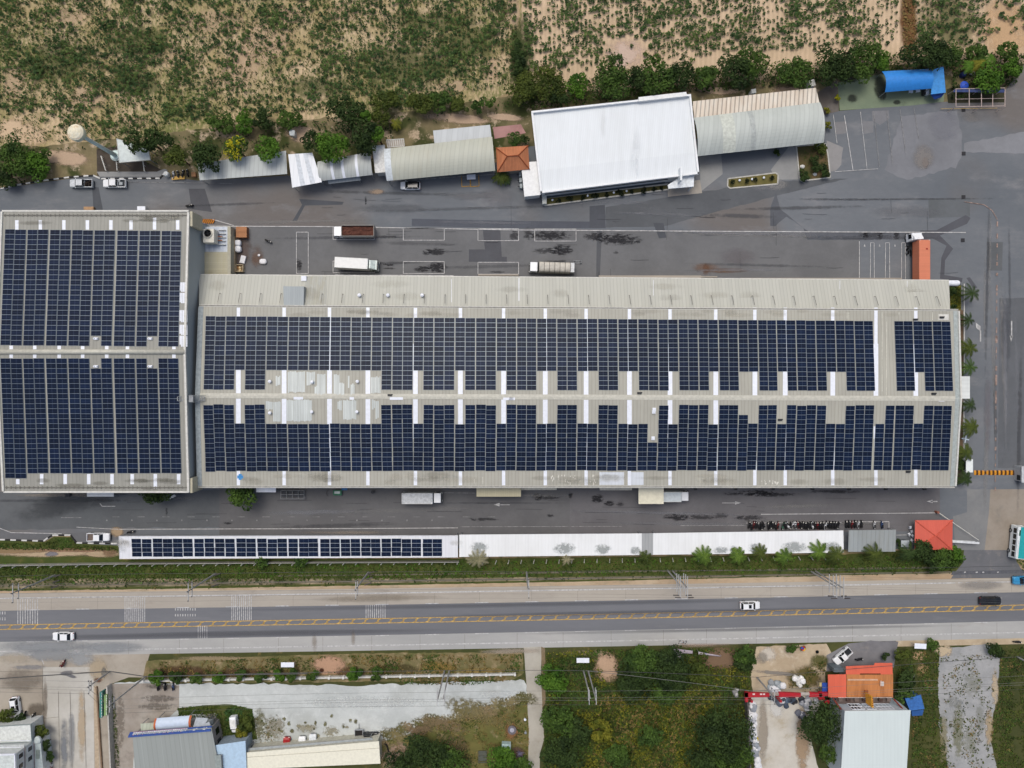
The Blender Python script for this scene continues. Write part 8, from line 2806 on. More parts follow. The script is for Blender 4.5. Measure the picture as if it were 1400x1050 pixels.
# corner fence/white tank north east of the long hall
a = W(1306, 386.5, 2)
t = thing('storage_tank', 'white rounded tank with a black end at the corner of the lean-to', 'tank', (a.x, a.y, 0))
mb = MB()
secs = [[(x, r * math.cos(2 * PI * i / 16), 1.2 + r * math.sin(2 * PI * i / 16)) for i in range(16)] for x, r in ((-1.5, .55), (-1.4, .68), (.9, .68), (1.25, .6), (1.4, .3))]
mb.loft(secs)
mb.build('body', M_skyl, t, smooth=False)
MB().rbox((1.2, -.1, .6), (.7, .9, .9), .06).build('valve_box', M_dark, t)
for x in (-1, .8):
 MB().box(x - .1, x + .1, -.5, .5, 0, .7).build('leg', M_steel, t)
mb = MB()
for a, b in (((1317.5, 388), (1318, 512)), ((1317, 548), (1315, 628))):
 p, q = W(*a), W(*b)
 mb.hexa([(p.x - .12, q.y, 0), (p.x + .12, q.y, 0), (p.x + .12, p.y, 0), (p.x - .12, p.y, 0)], [(p.x - .1, q.y, .25), (p.x + .1, q.y, .25), (p.x + .1, p.y, .25), (p.x - .1, p.y, .25)])
tag(mb.build('kerb', plain('c3c3be', .7, .2)), 'thin white kerb along the palm bed beside the long hall', 'kerb')
flat('palm_bed', [(1303, 424), (1317, 424), (1316.5, 660), (1305, 662)], .03, ground_mat('palm_bed_soil', '6b5a48', '5a4a3c', .3, c3='4a4a30', s3=.5, fine=.25, sf=4), kind='structure')
flat('palm_bed', [(1296, 390), (1314, 390), (1314, 424), (1296, 424)], .034, ground_mat('lawn_bed_soil', '66602f', '565628', .3, c3='4a4a30', s3=.5, fine=.25, sf=4), kind='structure')
p = W(1317.5, 600)
t = thing('ladder_trestle', 'pale blue crossed trestle between two palms of the east wall', 'trestle', (p.x, p.y, .03), .6)
for k in range(2):
 a = .8 if k else -.8
 MB().obox((0, 0, .5 + k * .09), (1.7, .3, .08), a).build('arm', plain('c3d0da', .5, .3), t)
MB().tube((0, 0, 0), (0, 0, .5), .08).build('leg', M_steel, t)
# open steel frame by the green court
x0, y0 = W(1307, 121.5, 3).xy
x1, y1 = W(1374, 146, 3).xy
t = thing('frame_shelter', 'open pinkish white steel shelter frame with faded blue netting', 'frame shelter', ((x0 + x1) / 2, (y0 + y1) / 2, 0), world=True)
M_pink = plain('b9a8a0', .6, .3)
mb = MB()
for f in (0, .27, .52, .75, 1):
 x = x0 + (x1 - x0) * f
 mb.tube((x, y1, 3), (x, y0, 3), .08, .08, 6)
mb.tube((x0, y1, 3), (x1, y1 + .2, 3), .08, .08, 6)
mb.tube((x0, y0, 3), (x1, y0 + .2, 3), .09, .09, 6)
mb.tube((x0, (y0 + y1) / 2 - .3, 3), (x1, (y0 + y1) / 2 - .1, 3), .05, .05, 6)
mb.build('frame', M_pink, t)
for f in (0, .52, 1):
 x = x0 + (x1 - x0) * f
 for y in (y0, y1):
  MB().tube((x, y, 0), (x, y, 3), .07).build('post', M_pink, t)
MB().hexa([(x0 - .6, y0 - .7, 2.9), (x1, y0 - .8, 2.9), (x1, y0 - .1, 2.9), (x0 - .4, y0 - .1, 2.9)], [(x0 - .6, y0 - .7, 2.94), (x1, y0 - .8, 2.94), (x1, y0 - .1, 2.94), (x0 - .4, y0 - .1, 2.94)]).build('netting', plain('39466e', .8, .2), t)
MB().tube((x0 - 2, y1 + .55, .5), (x1, y1 + .7, .5), .06, .06, 6).build('rail', plain('b59a5c', .6, .3), t)
flat('palm_bed', [(1294, 122), (1330, 112), (1375, 116), (1373, 140), (1296, 141)], .022, ground_mat('dark_bed_soil', '3d3a2c', '2e3020', .3, fine=.25, sf=4), kind='structure')
p = W(1315, 119, 1)
t = thing('parasol', 'closed round blue parasol beside the open steel frame', 'parasol', (p.x, p.y, 0))
MB().lathe([(1.0, 1.9), (.7, 2.15), (.25, 2.35), (.05, 2.4)], (0, 0, 0), 16).build('canopy', plain('2a4fb0', .6, .3), t)
MB().tube((0, 0, 0), (0, 0, 2.4), .05).build('pole', M_steel, t)
MB().lathe([(.12, 2.36), (.12, 2.44)], (0, 0, 0), 10).build('finial', M_dark, t)
p = W(1320, 101, 1)
t = thing('water_drum', 'dark blue drum pair lid beside a white sack under the trees', 'drum', (p.x, p.y, 0))
MB().lathe([(.6, 0), (.65, .4), (.6, 1.0), (.5, 1.05)], (-.3, 0, 0), 16).build('body', plain('1d2a5c', .5, .3), t)
MB().lathe([(.45, 1.05), (.45, 1.1)], (-.3, 0, 0), 14).build('lid', plain('2a3a78', .5, .3), t)
sack('white sack beside the dark blue drum under the trees', 1329.5, 100, .5, .7)
for k, (u, v, lb) in enumerate(((1245.5, 124, 'white plastic chair at the front of the wide blue shelter, western'), (1255, 123, 'white plastic chair at the front of the wide blue shelter, eastern'))):
 p = W(u, v, .5)
 t = thing('plastic_chair', lb, 'chair', (p.x, p.y, .03), -PI / 2 + .2 * k, 'white chairs of the blue shelter')
 MB().rbox((0, 0, .42), (1.0, 1.0, .07), .03).build('seat', M_skyl, t)
 MB().rbox((-.45, 0, .46), (.1, .95, .6), .03).build('backrest', M_skyl, t)
 for x in (-.4, .4):
  for y in (-.4, .4):
   MB().tube((x, y, 0), (x, y, .42), .04).build('leg', M_skyl, t)
p = W(1266, 124.5, .8)
t = thing('refrigerator', 'white and black chest refrigerator at the front of the wide blue shelter', 'refrigerator', (p.x, p.y, .03))
MB().rbox((.3, 0, 0), (.7, 1.5, 1.0), .05).build('casing', M_skyl, t)
MB().rbox((-.35, 0, 0), (.55, 1.7, .9), .04).build('compressor_box', M_dark, t)
# pylon braces seen on the kerb platform side
# south west building
BZ = 5.0
P = [W(181, 1003.5, BZ), W(289, 995, BZ), W(300, 1050, BZ), W(309, 1100, BZ - .2), W(188, 1100, BZ - .2)]
c = sum(P, Vector()) / 5
BB = thing('shop_building', 'grey ribbed roofed shop building with a long blue signboard on its front', 'shop', (c.x, c.y, 0), world=True)
mb = MB()
lo = [p - Vector((0, 0, .12)) for p in P]
mb.hexa(lo[::-1], P[::-1], 0)
mb.build('roof', sheet_mat('grey_shop_roof', '8d9390', 1.05, -.12, .12, .03, .12, '868b88', big=-.16, bigp=4.4, bigw=.10), BB)
mb = MB()
Q = [p + (Vector((c.x, c.y, p.z)) - p).normalized() * .35 for p in P]
mb.hexa([Vector((q.x, q.y, 0)) for q in Q[::-1]], [q - Vector((0, 0, .15)) for q in Q[::-1]], 0)
mb.build('wall', plain('8a8682', .7, .2), BB)
for k in range(3):
 a, b = Q[1].lerp(Q[2], .12 + k * .28), Q[1].lerp(Q[2], .28 + k * .28)
 mb = MB()
 mb.hexa([(a.x - .03, a.y, 4.2), (b.x - .03, b.y, 1.4), (b.x + .06, b.y, 1.4), (a.x + .06, a.y, 1.4)][::-1], [(a.x - .03, a.y, 3), (b.x - .03, b.y, 3), (b.x + .06, b.y, 3), (a.x + .06, a.y, 3)][::-1])
 mb.build('window', M_win, BB)
SB = thing('shop_sign', 'long blue shop signboard with white and red lettering along the roof edge', 'signboard', (c.x, P[0].y, 4), world=True)
a, b = W(178, 1001.5, 4.4), W(290, 993, 4.4)
d = (b - a).normalized()
n = Vector((-d.y, d.x, 0))
mb = MB()
mb.hexa([a + n * .12, b + n * .12, b - n * .12, a - n * .12][::-1], [a - n * .45 + Vector((0, 0, 1.0)), b - n * .45 + Vector((0, 0, 1.0)), b - n * .65 + Vector((0, 0, 1.0)), a - n * .65 + Vector((0, 0, 1.0))][::-1])
mb.build('board', plain('3a5596', .5, .3), SB)
L = (b - a).length
up = (Vector((0, 0, 1.0)) - n * .57).normalized() * .72
fn = n * .14 + Vector((0, 0, .03))
w, w2 = MB(), MB()
rs = random.Random(12)

def stroke(mb, x, h0, h1, wd):
 p = a + d * x + fn
 mb.quad(p + up * h0, p + d * wd + up * h0, p + d * wd + up * h1, p + up * h1)

x = .9
while x < L * .70:
 s = rs.uniform(.28, .5)
 stroke(w, x, .2, 1.1, .17)
 stroke(w, x + s * .6, .2, rs.uniform(.8, 1.2), .17)
 stroke(w, x, rs.uniform(.9, .98), 1.05, s * .65)
 if rs.random() < .5:
  stroke(w, x + .05, .35, .46, s * .5)
 if rs.random() < .35:
  stroke(w2, x + s * .2, 1.15, 1.32, s * .5)
 x += s + .12
stroke(w2, .8, .12, .22, L * .66)
for x0 in (L * .78, L * .9):
 stroke(w, x0, .5, 1.15, .55)
 stroke(w, x0 + .65, .4, .9, .25)
w.build('lettering', plain('d8dade', .5, .3), SB)
w2.build('lettering', plain('b05a5a', .5, .3), SB)
r, _ = vault('awning', 'white arched awning with orange end trims before the blue signboard', 'awning', [(214, 982), (260, 978.5), (261, 995), (214.5, 999)], 3.2, .7, plain('b9c7d8', .4, .4, var=.04))
for (u0, u1, v0, v1) in ((212, 214.6, 982, 999), (259.5, 262.5, 978, 995)):
 mb = MB()
 secs = []
 for i in range(9):
  f = i / 8
  hh = .7 * (1 - (2 * f - 1) ** 2) + .04
  p, q = W(u0, v0 + (v1 - v0) * f, 3.2), W(u1, v0 + (v1 - v0) * f, 3.2)
  secs.append((p + Vector((0, 0, hh)), q + Vector((0, 0, hh))))
 for s0, s1 in zip(secs[:-1], secs[1:]):
  mb.quad(s0[0], s0[1], s1[1], s1[0])
 mb.build('end_trim', plain('b5623c', .6, .3), r)
shed('awning', 'pale ribbed green awning west of the orange trimmed awning', 'awning', [(192, 989.5), (212, 988), (212, 1000), (193, 1001)], [3, 3, 3.3, 3.3], sl('green_awning', 'a9b0a0', .08, .8, .25))
shed('awning', 'grey sloping awning east of the orange trimmed awning', 'awning', [(268, 981), (284, 982), (288, 992), (264, 994)], [2.8, 2.8, 3.4, 3.4], plain('a0a8b0', .5, .3))
shed('glass_canopy', 'dark glazed canopy at the east corner of the shop building', 'canopy', [(284, 983), (292, 983), (291, 993), (281, 989)], [2.9, 2.9, 3.2, 3.2], plain('2e3a40', .3, .4))
flat('paved_court', [(282, 976), (297, 976), (299, 990), (297, 1020), (290, 1020)], .05, M_conc, kind='structure')
shed('side_roof', 'light blue sloping roof beside the shop building', 'side building', [(293.5, 1019), (335.5, 1013), (337.5, 1062), (303, 1066)], [4.6, 4.6, 4.6, 4.6], plain('a9c2d6', .45, .4, var=.06), walls=plain('8d9aa4', .6, .3))
shed('side_roof', 'small grey roof between the shop building and the light blue roof', 'side building', [(293, 1033), (302, 1032.5), (304, 1066), (296, 1066)], [5.6, 5.6, 5.6, 5.6], plain('8d9693', .5, .3), walls=plain('8a8682', .7, .2))
p = W(319, 992, 1.6)
t = thing('small_van', 'small white van parked nose down on the green plot', 'van', (p.x, p.y, .03), -PI / 2 + .1)
mb = MB()
mb.loft([ring(1.9, .60, .4, .95), ring(1.7, .72, .3, 1.15), ring(1.1, .78, .28, 1.3), ring(.7, .74, .28, 1.8), ring(-1.6, .78, .28, 1.85), ring(-1.95, .72, .4, 1.7)])
mb.build('body', M_carw, t)
MB().hexa([(1.05, -.62, 1.32), (1.15, -.62, 1.28), (1.15, .62, 1.28), (1.05, .62, 1.32)], [(.70, -.58, 1.78), (.80, -.58, 1.74), (.80, .58, 1.74), (.70, .58, 1.78)]).build('windscreen', M_win, t)
MB().rbox((-.6, 0, 1.84), (1.6, 1.3, .08), .03).build('roof', plain('d8dad6', .5, .3), t)
for s in (-1, 1):
 MB().box(-1.2, .5, s * .77 - .02, s * .77 + .02, 1.15, 1.6).build('side_window', M_win, t)
 MB().rbox((1.85, s * .5, .6), (.1, .25, .18), .03).build('headlight', M_lamp, t)
wheels(t, (1.2, -1.2), .68, .3, .2)
flat('lawn', [(307, 972), (320, 966), (332, 970), (330, 985), (309, 986)], .055, ground_mat('green_mat', '2f4a26', '3a552c', .4, fine=.25, sf=4), kind='structure')
r, _, P = shed('long_roof', 'long cream roof of a low building beside the gravel lot', 'building', [(337, 1029), (518, 1013.5), (520, 1044), (337, 1052)], [4.2, 4.2, 4.2, 4.2], plain('dcdac8', .5, .3, var=.04), walls=plain('b9b7a8', .7, .2))
mb = MB()
a, b, c_, d_ = P
mb.hexa([a.lerp(d_, .28) + Vector((0, -.05, .02)), b.lerp(c_, .30) + Vector((0, -.05, .02)), b.lerp(c_, .30) + Vector((0, .05, .02)), a.lerp(d_, .28) + Vector((0, .05, .02))], [a.lerp(d_, .28) + Vector((0, -.05, .05)), b.lerp(c_, .30) + Vector((0, -.05, .05)), b.lerp(c_, .30) + Vector((0, .05, .05)), a.lerp(d_, .28) + Vector((0, .05, .05))])
mb.build('ridge_line', plain('b5b2a2', .5, .3), r)
shed('awning', 'grey sloping awning along the north side of the long cream roof', 'awning', [(338, 1023), (508, 1009), (512, 1014), (337, 1029.5)], [3.0, 3.0, 3.5, 3.5], plain('8f9698', .5, .3))
p = W(692, 1026, 2)
t = thing('water_tank', 'pale concrete water tank with a rounded end on the rough lawn', 'tank', (p.x, p.y, .02), -.05)
MB().rbox((0, .4, 0), (2.1, 1.5, 1.6), .08).build('cistern', plain('a9c0c0', .6, .3), t)
MB().lathe([(.95, 0), (.95, 1.5), (.7, 1.75), (.2, 1.85)], (0, -.7, 0), 20).build('dome', plain('d6d6c8', .6, .3), t)
p = W(700, 997)
t = thing('well_ring', 'round grey well ring with a pale cover on the lawn', 'well', (p.x, p.y, .02))
MB().lathe([(.95, 0), (1.0, .5), (.75, .5), (.75, .35)], (0, 0, 0), 24).build('ring', plain('6d6a70', .8, .2), t)
MB().lathe([(.5, .4), (.5, .46)], (0, 0, 0), 16).build('cover', plain('a9a9b4', .7, .2), t)
p = W(711, 1029)
t = thing('dead_shrub', 'purplish grey spiky shrub beside the pale water tank', 'shrub', (p.x, p.y, .02))
mb = MB()
for k in range(34):
 a = k * 2.4
 L = rnd.uniform(.5, 1.2)
 mb.tube((0, 0, .1), (math.cos(a) * L, math.sin(a) * L, rnd.uniform(.3, 1.0)), .05, .02, 5)
mb.build('twigs', plain('77728a', .8, .2), t)
for k, (u, v, lb) in enumerate(((717.8, 981.5, 'small white marker post beside the concrete path'), (718.5, 999.5, 'small pale ring marker beside the concrete path, near the well'))):
 p = W(u, v)
 t = thing('marker_post', lb, 'post', (p.x, p.y, 0))
 MB().tube((0, 0, 0), (0, 0, .8), .16, .16, 10).build('post', M_trim, t)
 MB().lathe([(.28, .8), (.3, .9), (.1, .95)], (0, 0, 0), 12).build('cap', M_skyl if k == 0 else M_steel, t)
p = W(660, 1033)
t = thing('steel_trough', 'dark open trough with a pale rim on the rough lawn', 'trough', (p.x, p.y, .02))
mb = MB()
for y in (-1.4, 0, 1.2):
 mb.box(-1.0, 1.0, y, y + .14, .4, .5)
mb.box(-1.05, -.95, -1.4, 1.34, .4, .5)
mb.box(-.9, .9, -1.2, 1.1, .05, .2)
mb.build('frame', plain('565a52', .7, .2), t)
for x in (-.9, .9):
 MB().box(x - .05, x + .05, -.1, .1, 0, .4).build('leg', M_steel, t)
p = W(530, 1022)
t = thing('log', 'short dark log lying at the end of the cream roof', 'log', (p.x, p.y, .15), 1.9)
MB().tube((-1.0, 0, 0), (.9, 0, 0), .16, .2, 10).build('trunk', plain('2c2a2a', .9, .1), t)
MB().tube((.8, 0, 0), (1.2, .5, .05), .14, .08, 8).build('branch', plain('2c2a2a', .9, .1), t)
# white roadside panels
for k, (u, v, w_, h_, rot, lb) in enumerate(((393, 909, 3.0, 1.1, 0, 'white roadside panel on legs among dry grass above the white wall'), (797, 903, 2.9, 1.1, 0, 'white roadside panel on legs at the edge of the overgrown lot'), (1258.5, 883.5, 2.7, 1.2, -.05, 'white roadside panel on legs beside the weedy lot'))):
 p = W(u, v, 2)
 t = thing('roadside_panel', lb, 'sign panel', (p.x, p.y, 0), rot)
 MB().rbox((0, 0, 1.9), (w_, h_, .12), .03).build('board', M_skyl, t)
 for x in (-w_ * .4, w_ * .4):
  MB().tube((x, 0, 0), (x, 0, 1.9), .05).build('leg', M_steel, t)
# fallen banners
for k, (pts, lb) in enumerate((([(921, 886.5), (947, 889.5), (947, 894), (932, 893), (930, 900), (926, 899), (925, 893), (922, 892)], 'crumpled pale pink banner lying in weeds by the highway, western'), ([(955, 891), (986, 896.5), (984, 898), (955, 894.5)], 'narrow pale banner lying in weeds by the highway, eastern'))):
 P = [W(u, v, 1.6) for u, v in pts]
 tr_ = tessellate_polygon([P])
 mb = MB()
 n_ = len(P)
 top = [p + Vector((0, 0, .15 * math.sin(i * 2.1))) for i, p in enumerate(P)]
 mb.add(top + [p - Vector((0, 0, .03)) for p in top], [tuple(x) for x in tr_] + [tuple(n_ + q for q in x) for x in tr_] + [(i, (i + 1) % n_, n_ + (i + 1) % n_, n_ + i) for i in range(n_)])
 t = thing('fallen_banner', lb, 'banner', (P[0].x, P[0].y, 0), world=True)
 mb.build('sheet', ground_mat('banner_print', 'b0a9ae', '9f939c', 1.2, c3='8a93aa', s3=1.4, lo3=.55, hi3=.7, fine=.1, sf=5), t)
 for p in (P[0], P[1]):
  MB().tube((p.x, p.y, 0), p, .04).build('pole', M_steel, t)
# cart of coloured goods
p = W(1096.3, 885)
t = thing('goods_stall', 'tiny stall of red yellow and blue goods beside a small bush', 'stall', (p.x, p.y, .02), .3)
MB().rbox((0, 0, .5), (1.3, .9, .1), .03).build('table', plain('5a4a42', .7, .2), t)
for x in (-.5, .5):
 for y in (-.35, .35):
  MB().tube((x, y, 0), (x, y, .5), .03).build('leg', M_steel, t)
for k, (x, y, cc) in enumerate(((-.3, .25, '2a4fa8'), (.2, .3, 'a82a2a'), (.3, -.2, 'd0a52a'), (-.25, -.2, 'b8302c'), (.0, .0, '2f3f8f'), (.0, -.4, 'cfa030'))):
 MB().rbox((x, y, .6), (.42, .34, .3), .08, rot=k * .7).build('goods', plain(cc, .6, .3), t)
MB().lathe([(.35, 0), (.4, .15), (.3, .2)], (0, 0, 0), 14).build('tyre', M_tyre, thing('spare_tyre', 'black tyre lying on the sandy lot near the askew car', 'tyre', (*W(1117, 891).xy, .02)))
# red gateway and recycling yard
M_redp = plain('a8202a', .5, .3, name='red_paint', var=.06)
a, b = W(1019.5, 946, 4), W(1129, 948, 4)
t = thing('red_gateway', 'long red gateway beam over the recycling yard entrance', 'gateway', (a.x, a.y, 0), world=True)
for (u0, u1) in ((1019, 1052), (1065, 1095), (1107, 1124)):
 p, q = W(u0, 946.5, 4), W(u1, 948, 4)
 p2, q2 = W(u0, 953.5, 4), W(u1, 953, 4)
 mb = MB()
 mb.hexa([x - Vector((0, 0, .5)) for x in (p2, q2, q, p)], [p2, q2, q, p])
 mb.build('beam', M_redp, t)
for (u0, u1, cc) in ((1052, 1065, '9a8d84'), (1095, 1107, 'a9a29a')):
 p, q, q2, p2 = W(u0, 946.5, 3.9), W(u1, 947, 3.9), W(u1, 951, 3.9), W(u0, 951, 3.9)
 mb = MB()
 mb.hexa([x - Vector((0, 0, .15)) for x in (p2, q2, q, p)], [p2, q2, q, p])
 mb.build('board', plain(cc, .6, .3), t)
mb = MB()
for (u0, v0, u1, v1) in ((1019, 947, 1023, 960), (1120, 947, 1134, 957), (1128, 952, 1134, 962)):
 p = [W(u0, v1, 4), W(u1, v1, 4), W(u1, v0, 4), W(u0, v0, 4)]
 mb.hexa([x - Vector((0, 0, .8)) for x in p], p)
mb.build('beam', M_redp, t)
for u in (1021, 1060, 1122):
 p = W(u, 950, 0)
 MB().box(p.x - .25, p.x + .25, p.y - .25, p.y + .25, 0, 3.4).build('post', M_redp, t)
mb = MB()
for u in (1029, 1039, 1043):
 p = W(u, 949, 4.02)
 mb.box(p.x, p.x + .5, p.y - .2, p.y + .15, 4.005, 4.02)
mb.build('lettering', plain('d9c9c4', .5, .3), t)
a, b = W(1017.5, 953), W(1022, 1070)
mb = MB()
mb.hexa([(a.x - .15, a.y, 0), (b.x - .15, b.y, 0), (b.x + .15, b.y, 0), (a.x + .15, a.y, 0)][::-1], [(a.x - .15, a.y, 2.6), (b.x - .15, b.y, 2.6), (b.x + .15, b.y, 2.6), (a.x + .15, a.y, 2.6)][::-1])
tag(mb.build('boundary_wall', plain('5f5c5a', .8, .2)), 'dark grey boundary wall running from the red gateway along the white bags', 'wall')
rs = random.Random(9)
# row of bags along the wall: every bag a thing
lab = 'bulging white bag in the long row along the dark boundary wall'
for k in range(44):
 f = k / 43
 u = 1027.5 + f * 6 + rs.uniform(-1.2, 2.6) + (3 if f > .55 else 0) * rs.random()
 v = 962 + f * 90 + rs.uniform(-1, 1)
 cc = rs.choice((M_bag, M_bag, plain('b9bcc2', .7, .2), plain('8f959c', .7, .2), M_bag))
 sack(lab if cc is M_bag else 'grey bag in the long row along the dark boundary wall', u, v, rs.uniform(.42, .8), rs.uniform(.6, 1.2), cc, 'bags along the dark boundary wall', asp=rs.uniform(.8, 1.4), rot=rs.uniform(0, 3))
sack('yellow bag among white ones along the dark boundary wall', 1033.5, 1010.5, .55, .9, plain('c9b23a', .7, .2))
heap = [(1065, 957, 10, 5, 12, ('5c6470', '37404c', '8f9aa2', '4a4f58', 'c3c6c8'), 'dark and grey bag in the heap under the red beam', 'heap of bags under the red beam'),
  (1085, 958, 9, 6, 12, ('2c3038', '3f4a58', '5a6a7c', '26282c'), 'black bag in the heap beside the red beam middle', 'black bags beside the beam middle'),
  (1104, 962, 9, 9, 14, ('c9cbcc', '9a9ea6', 'b5b8bc', '5c6068', 'dadbdc'), 'white or grey bag in the heap by the dark round tree', 'bags by the dark round tree'),
  (1097, 978, 5, 7, 9, ('6c6f7a', '9a9ea6', 'b9babf', '48484e'), 'dusty bag at the foot of the dark round tree', 'bags at the foot of the tree'),
  (1058, 938, 8, 6, 9, ('6f7a80', '9aa2a6', 'c3c6c8', '8a8f92'), 'grey scrap bag in the pile north of the red beam', 'bags north of the beam'),
  (1090, 929, 7, 5, 9, ('d9d9d6', 'c9cac6', 'e0e0de'), 'white bag on the pale spill north of the red beam', 'white bags on the pale spill'),
  (1008, 948, 4, 5, 4, ('9a9a96', 'b5b5b2', '7f7f7e'), 'pale scrap bag at the west end of the red gateway', 'scrap at the west end of the gateway')]
for (u, v, a, b, n, cs, lb, gp) in heap:
 for k in range(n):
  sack(lb, u + rs.gauss(0, .5) * a, v + rs.gauss(0, .5) * b, rs.uniform(.35, .75), rs.uniform(.5, 1.0), plain(rs.choice(cs), .7, .2), gp, asp=rs.uniform(.8, 1.5), rot=rs.uniform(0, 3))
sack('big white bulk bag lying against the red beam', 1060, 944.5, .95, 1.2, None, asp=1.5, rot=-.6)
sack('white bulk bag standing just north of the red beam', 1070.5, 937.5, .7, 1.2)
sack('white round bag beside the weeds north of the red beam', 1097.5, 931.5, .65, 1.1)
sack('white bag on the ground east of the orange roof', 1247.5, 924, .4, .5)
# orange roofed house and white roofed house
M_or = sheet_mat('red_orange_sheet', 'cf6249', .5, 0, .06, .04, .12, 'bd5640')
M_or2 = sheet_mat('worn_orange_sheet', 'bb7b48', .6, 0, .06, .08, .45, '8f5a34')
r, _, P = shed('orange_house', 'low house with a worn orange roof and bright red edges before the white roofed house', 'house', [(1157.5, 921), (1221, 921), (1221, 954), (1157.5, 954)], [4.2, 4.2, 4.0, 4.0], M_or2, walls=plain('8f8a84', .7, .2))
for cs, z in (([(1156.5, 911), (1195, 909.5), (1196, 906.5), (1220, 906.5), (1220.5, 922), (1156.5, 922)], 4.35), ([(1132, 922.5), (1157, 922), (1157, 953.5), (1132.5, 953.5)], 4.3)):
 Q = [W(u, v, z) for u, v in cs]
 mb = MB()
 mb.hexa([p - Vector((0, 0, .1)) for p in Q[::-1]], Q[::-1])
 mb.build('roof', M_or, r)
for (u0, v0, u1, v1, cc, z) in ((1159, 928.5, 1200, 930.5, 'c9a68c', 4.3), (1176, 920.8, 1204, 922.3, '5c3420', 4.4), (1203.5, 931, 1206, 938, 'd0b09c', 4.5), (1205, 932, 1208.5, 938, 'c9c2bc', 4.55), (1182, 944, 1187, 947, '8a4a24', 4.3)):
 p, q = W(u0, v1, z), W(u1, v0, z)
 MB().box(p.x, q.x, p.y, q.y, z - .15, z).build('roof_fitting', plain(cc, .7, .2), r)
p, q = W(1124, 949, 3.4), W(1131.5, 933.5, 3.4)
MB().box(p.x, q.x, p.y, q.y, 3.3, 3.42).build('awning', plain('2a4a9a', .5, .3), r)
p, q = W(1120.5, 938.5, 3.4), W(1123.5, 933.5, 3.4)
MB().box(p.x, q.x, p.y, q.y, 3.2, 3.42).build('awning_box', plain('b5a878', .5, .3), r)
p, q = W(1140, 919, 3.2), W(1154, 914, 3.2)
MB().box(p.x, q.x, p.y, q.y, 0, 3.2).build('porch', plain('5f6a70', .6, .3), r)
BZ = 7.2
P = [W(1155, 972, BZ), W(1245, 971, BZ), W(1238.5, 1070, BZ), W(1149, 1070, BZ)]
c = sum(P, Vector()) / 4
WH = thing('white_house', 'two storey house with a plain white flat sheet roof behind the orange roof', 'house', (c.x, c.y, 0), world=True)
mb = MB()
mb.hexa([p - Vector((0, 0, .15)) for p in P[::-1]], P[::-1])
mb.build('roof', sheet_mat('pale_house_roof', 'c4cfce', .8, 0, .04, .01, .06, rough=.5), WH)
Q = [p + (Vector((c.x, c.y, p.z)) - p).normalized() * .25 for p in P]
mb = MB()
mb.hexa([Vector((q.x, q.y, 0)) for q in Q[::-1]], [q - Vector((0, 0, .18)) for q in Q[::-1]], 0)
mb.build('wall', plain('a8b3ba', .6, .3, var=.05), WH)
a, b = Q[0], Q[1]
y = a.y
for k, (f0, f1) in enumerate(((.14, .34), (.38, .52), (.56, .80))):
 x0, x1 = a.x + (b.x - a.x) * f0, a.x + (b.x - a.x) * f1
 f = MB()
 n = max(3, int((x1 - x0) / .7))
 for i in range(n + 1):
  x = x0 + (x1 - x0) * i / n
  f.box(x - .05, x + .05, y + .05, y + .16, 3.6, 6.2)
 for z in (3.6, 4.9, 6.2):
  f.box(x0, x1, y + .06, y + .17, z - .05, z + .05)
 f = f.build('window_frame', M_skyl, WH)
 MB().box(x0, x1, y + .0, y + .05, 3.6, 6.2).build('pane', M_win, f)
mb = MB()
p0, p1 = W(1139, 955.5, 3.6), W(1217, 955.5, 3.6)
mb.box(p0.x + .8, p1.x, y + .02, y + 1.9, 3.3, 3.45)
mb.build('balcony', plain('5f5450', .7, .2), WH)
mb = MB()
for (u0, v0, u1, v1) in ((1139, 955, 1150, 970), (1222, 956, 1234, 969)):
 p, q = W(u0, v0, 4), W(u1, v1, 6)
 mb.tube(p, q, .18, .18, 6)
mb.build('brace', plain('7a3b30', .7, .2), WH)
for k in range(7):
 x = p0.x + 1.5 + k * (p1.x - p0.x - 2) / 6
 MB().rbox((x, y + 1.2, 3.46), (.9, .8, .6), .06).build('planter_box', plain('4a3a34' if k % 2 else '6f625c', .8, .2), WH)
mb = MB()
mb.box(p0.x + .8, p1.x, y + 1.8, y + 1.9, 4.3, 4.4)
mb.build('railing', plain('b9b4b0', .6, .3), WH)
t = thing('street_sign', 'yellow hanging sign board between the orange and the white roof', 'signboard', (*W(1187, 957).xy, 0), world=True)
p, q = W(1188.5, 965, 6.5), W(1187.5, 950, 6.5)
mb = MB()
mb.hexa([(p.x - .1, p.y, 5.2), (p.x + .1, p.y, 5.2), (q.x + .1, q.y, 5.2), (q.x - .1, q.y, 5.2)], [(p.x + .1, p.y, 7.4), (p.x + .5, p.y, 7.4), (q.x + .5, q.y, 7.4), (q.x + .1, q.y, 7.4)])
mb.build('board', plain('c9922e', .5, .3), t)
mb = MB()
for k in range(4):
 yy = p.y + .4 + k * .5
 mb.box(p.x + .16, p.x + .4, yy, yy + .22, 7.405, 7.42)
mb.build('lettering', plain('7a2a1e', .5, .3), t)
MB().tube((p.x + .1, p.y + .5, 0), (p.x + .1, p.y + .5, 5.2), .08).build('post', M_steel, t)
shed('tarpaulin_hut', 'blue tarpaulin roofed hut beside the white roofed house', 'hut', [(1237.5, 955), (1259, 950), (1264, 969), (1244, 972)], [2.8, 2.8, 2.5, 2.5], plain('3b6cae', .5, .4, var=.12), walls=plain('38598c', .6, .3))
shed('tarpaulin_hut', 'darker blue tarpaulin flap roof at the south side of the blue hut', 'hut', [(1246, 972.5), (1263, 970), (1261, 978), (1247, 979)], [2.3, 2.3, 1.9, 1.9], plain('2f5a98', .5, .4))
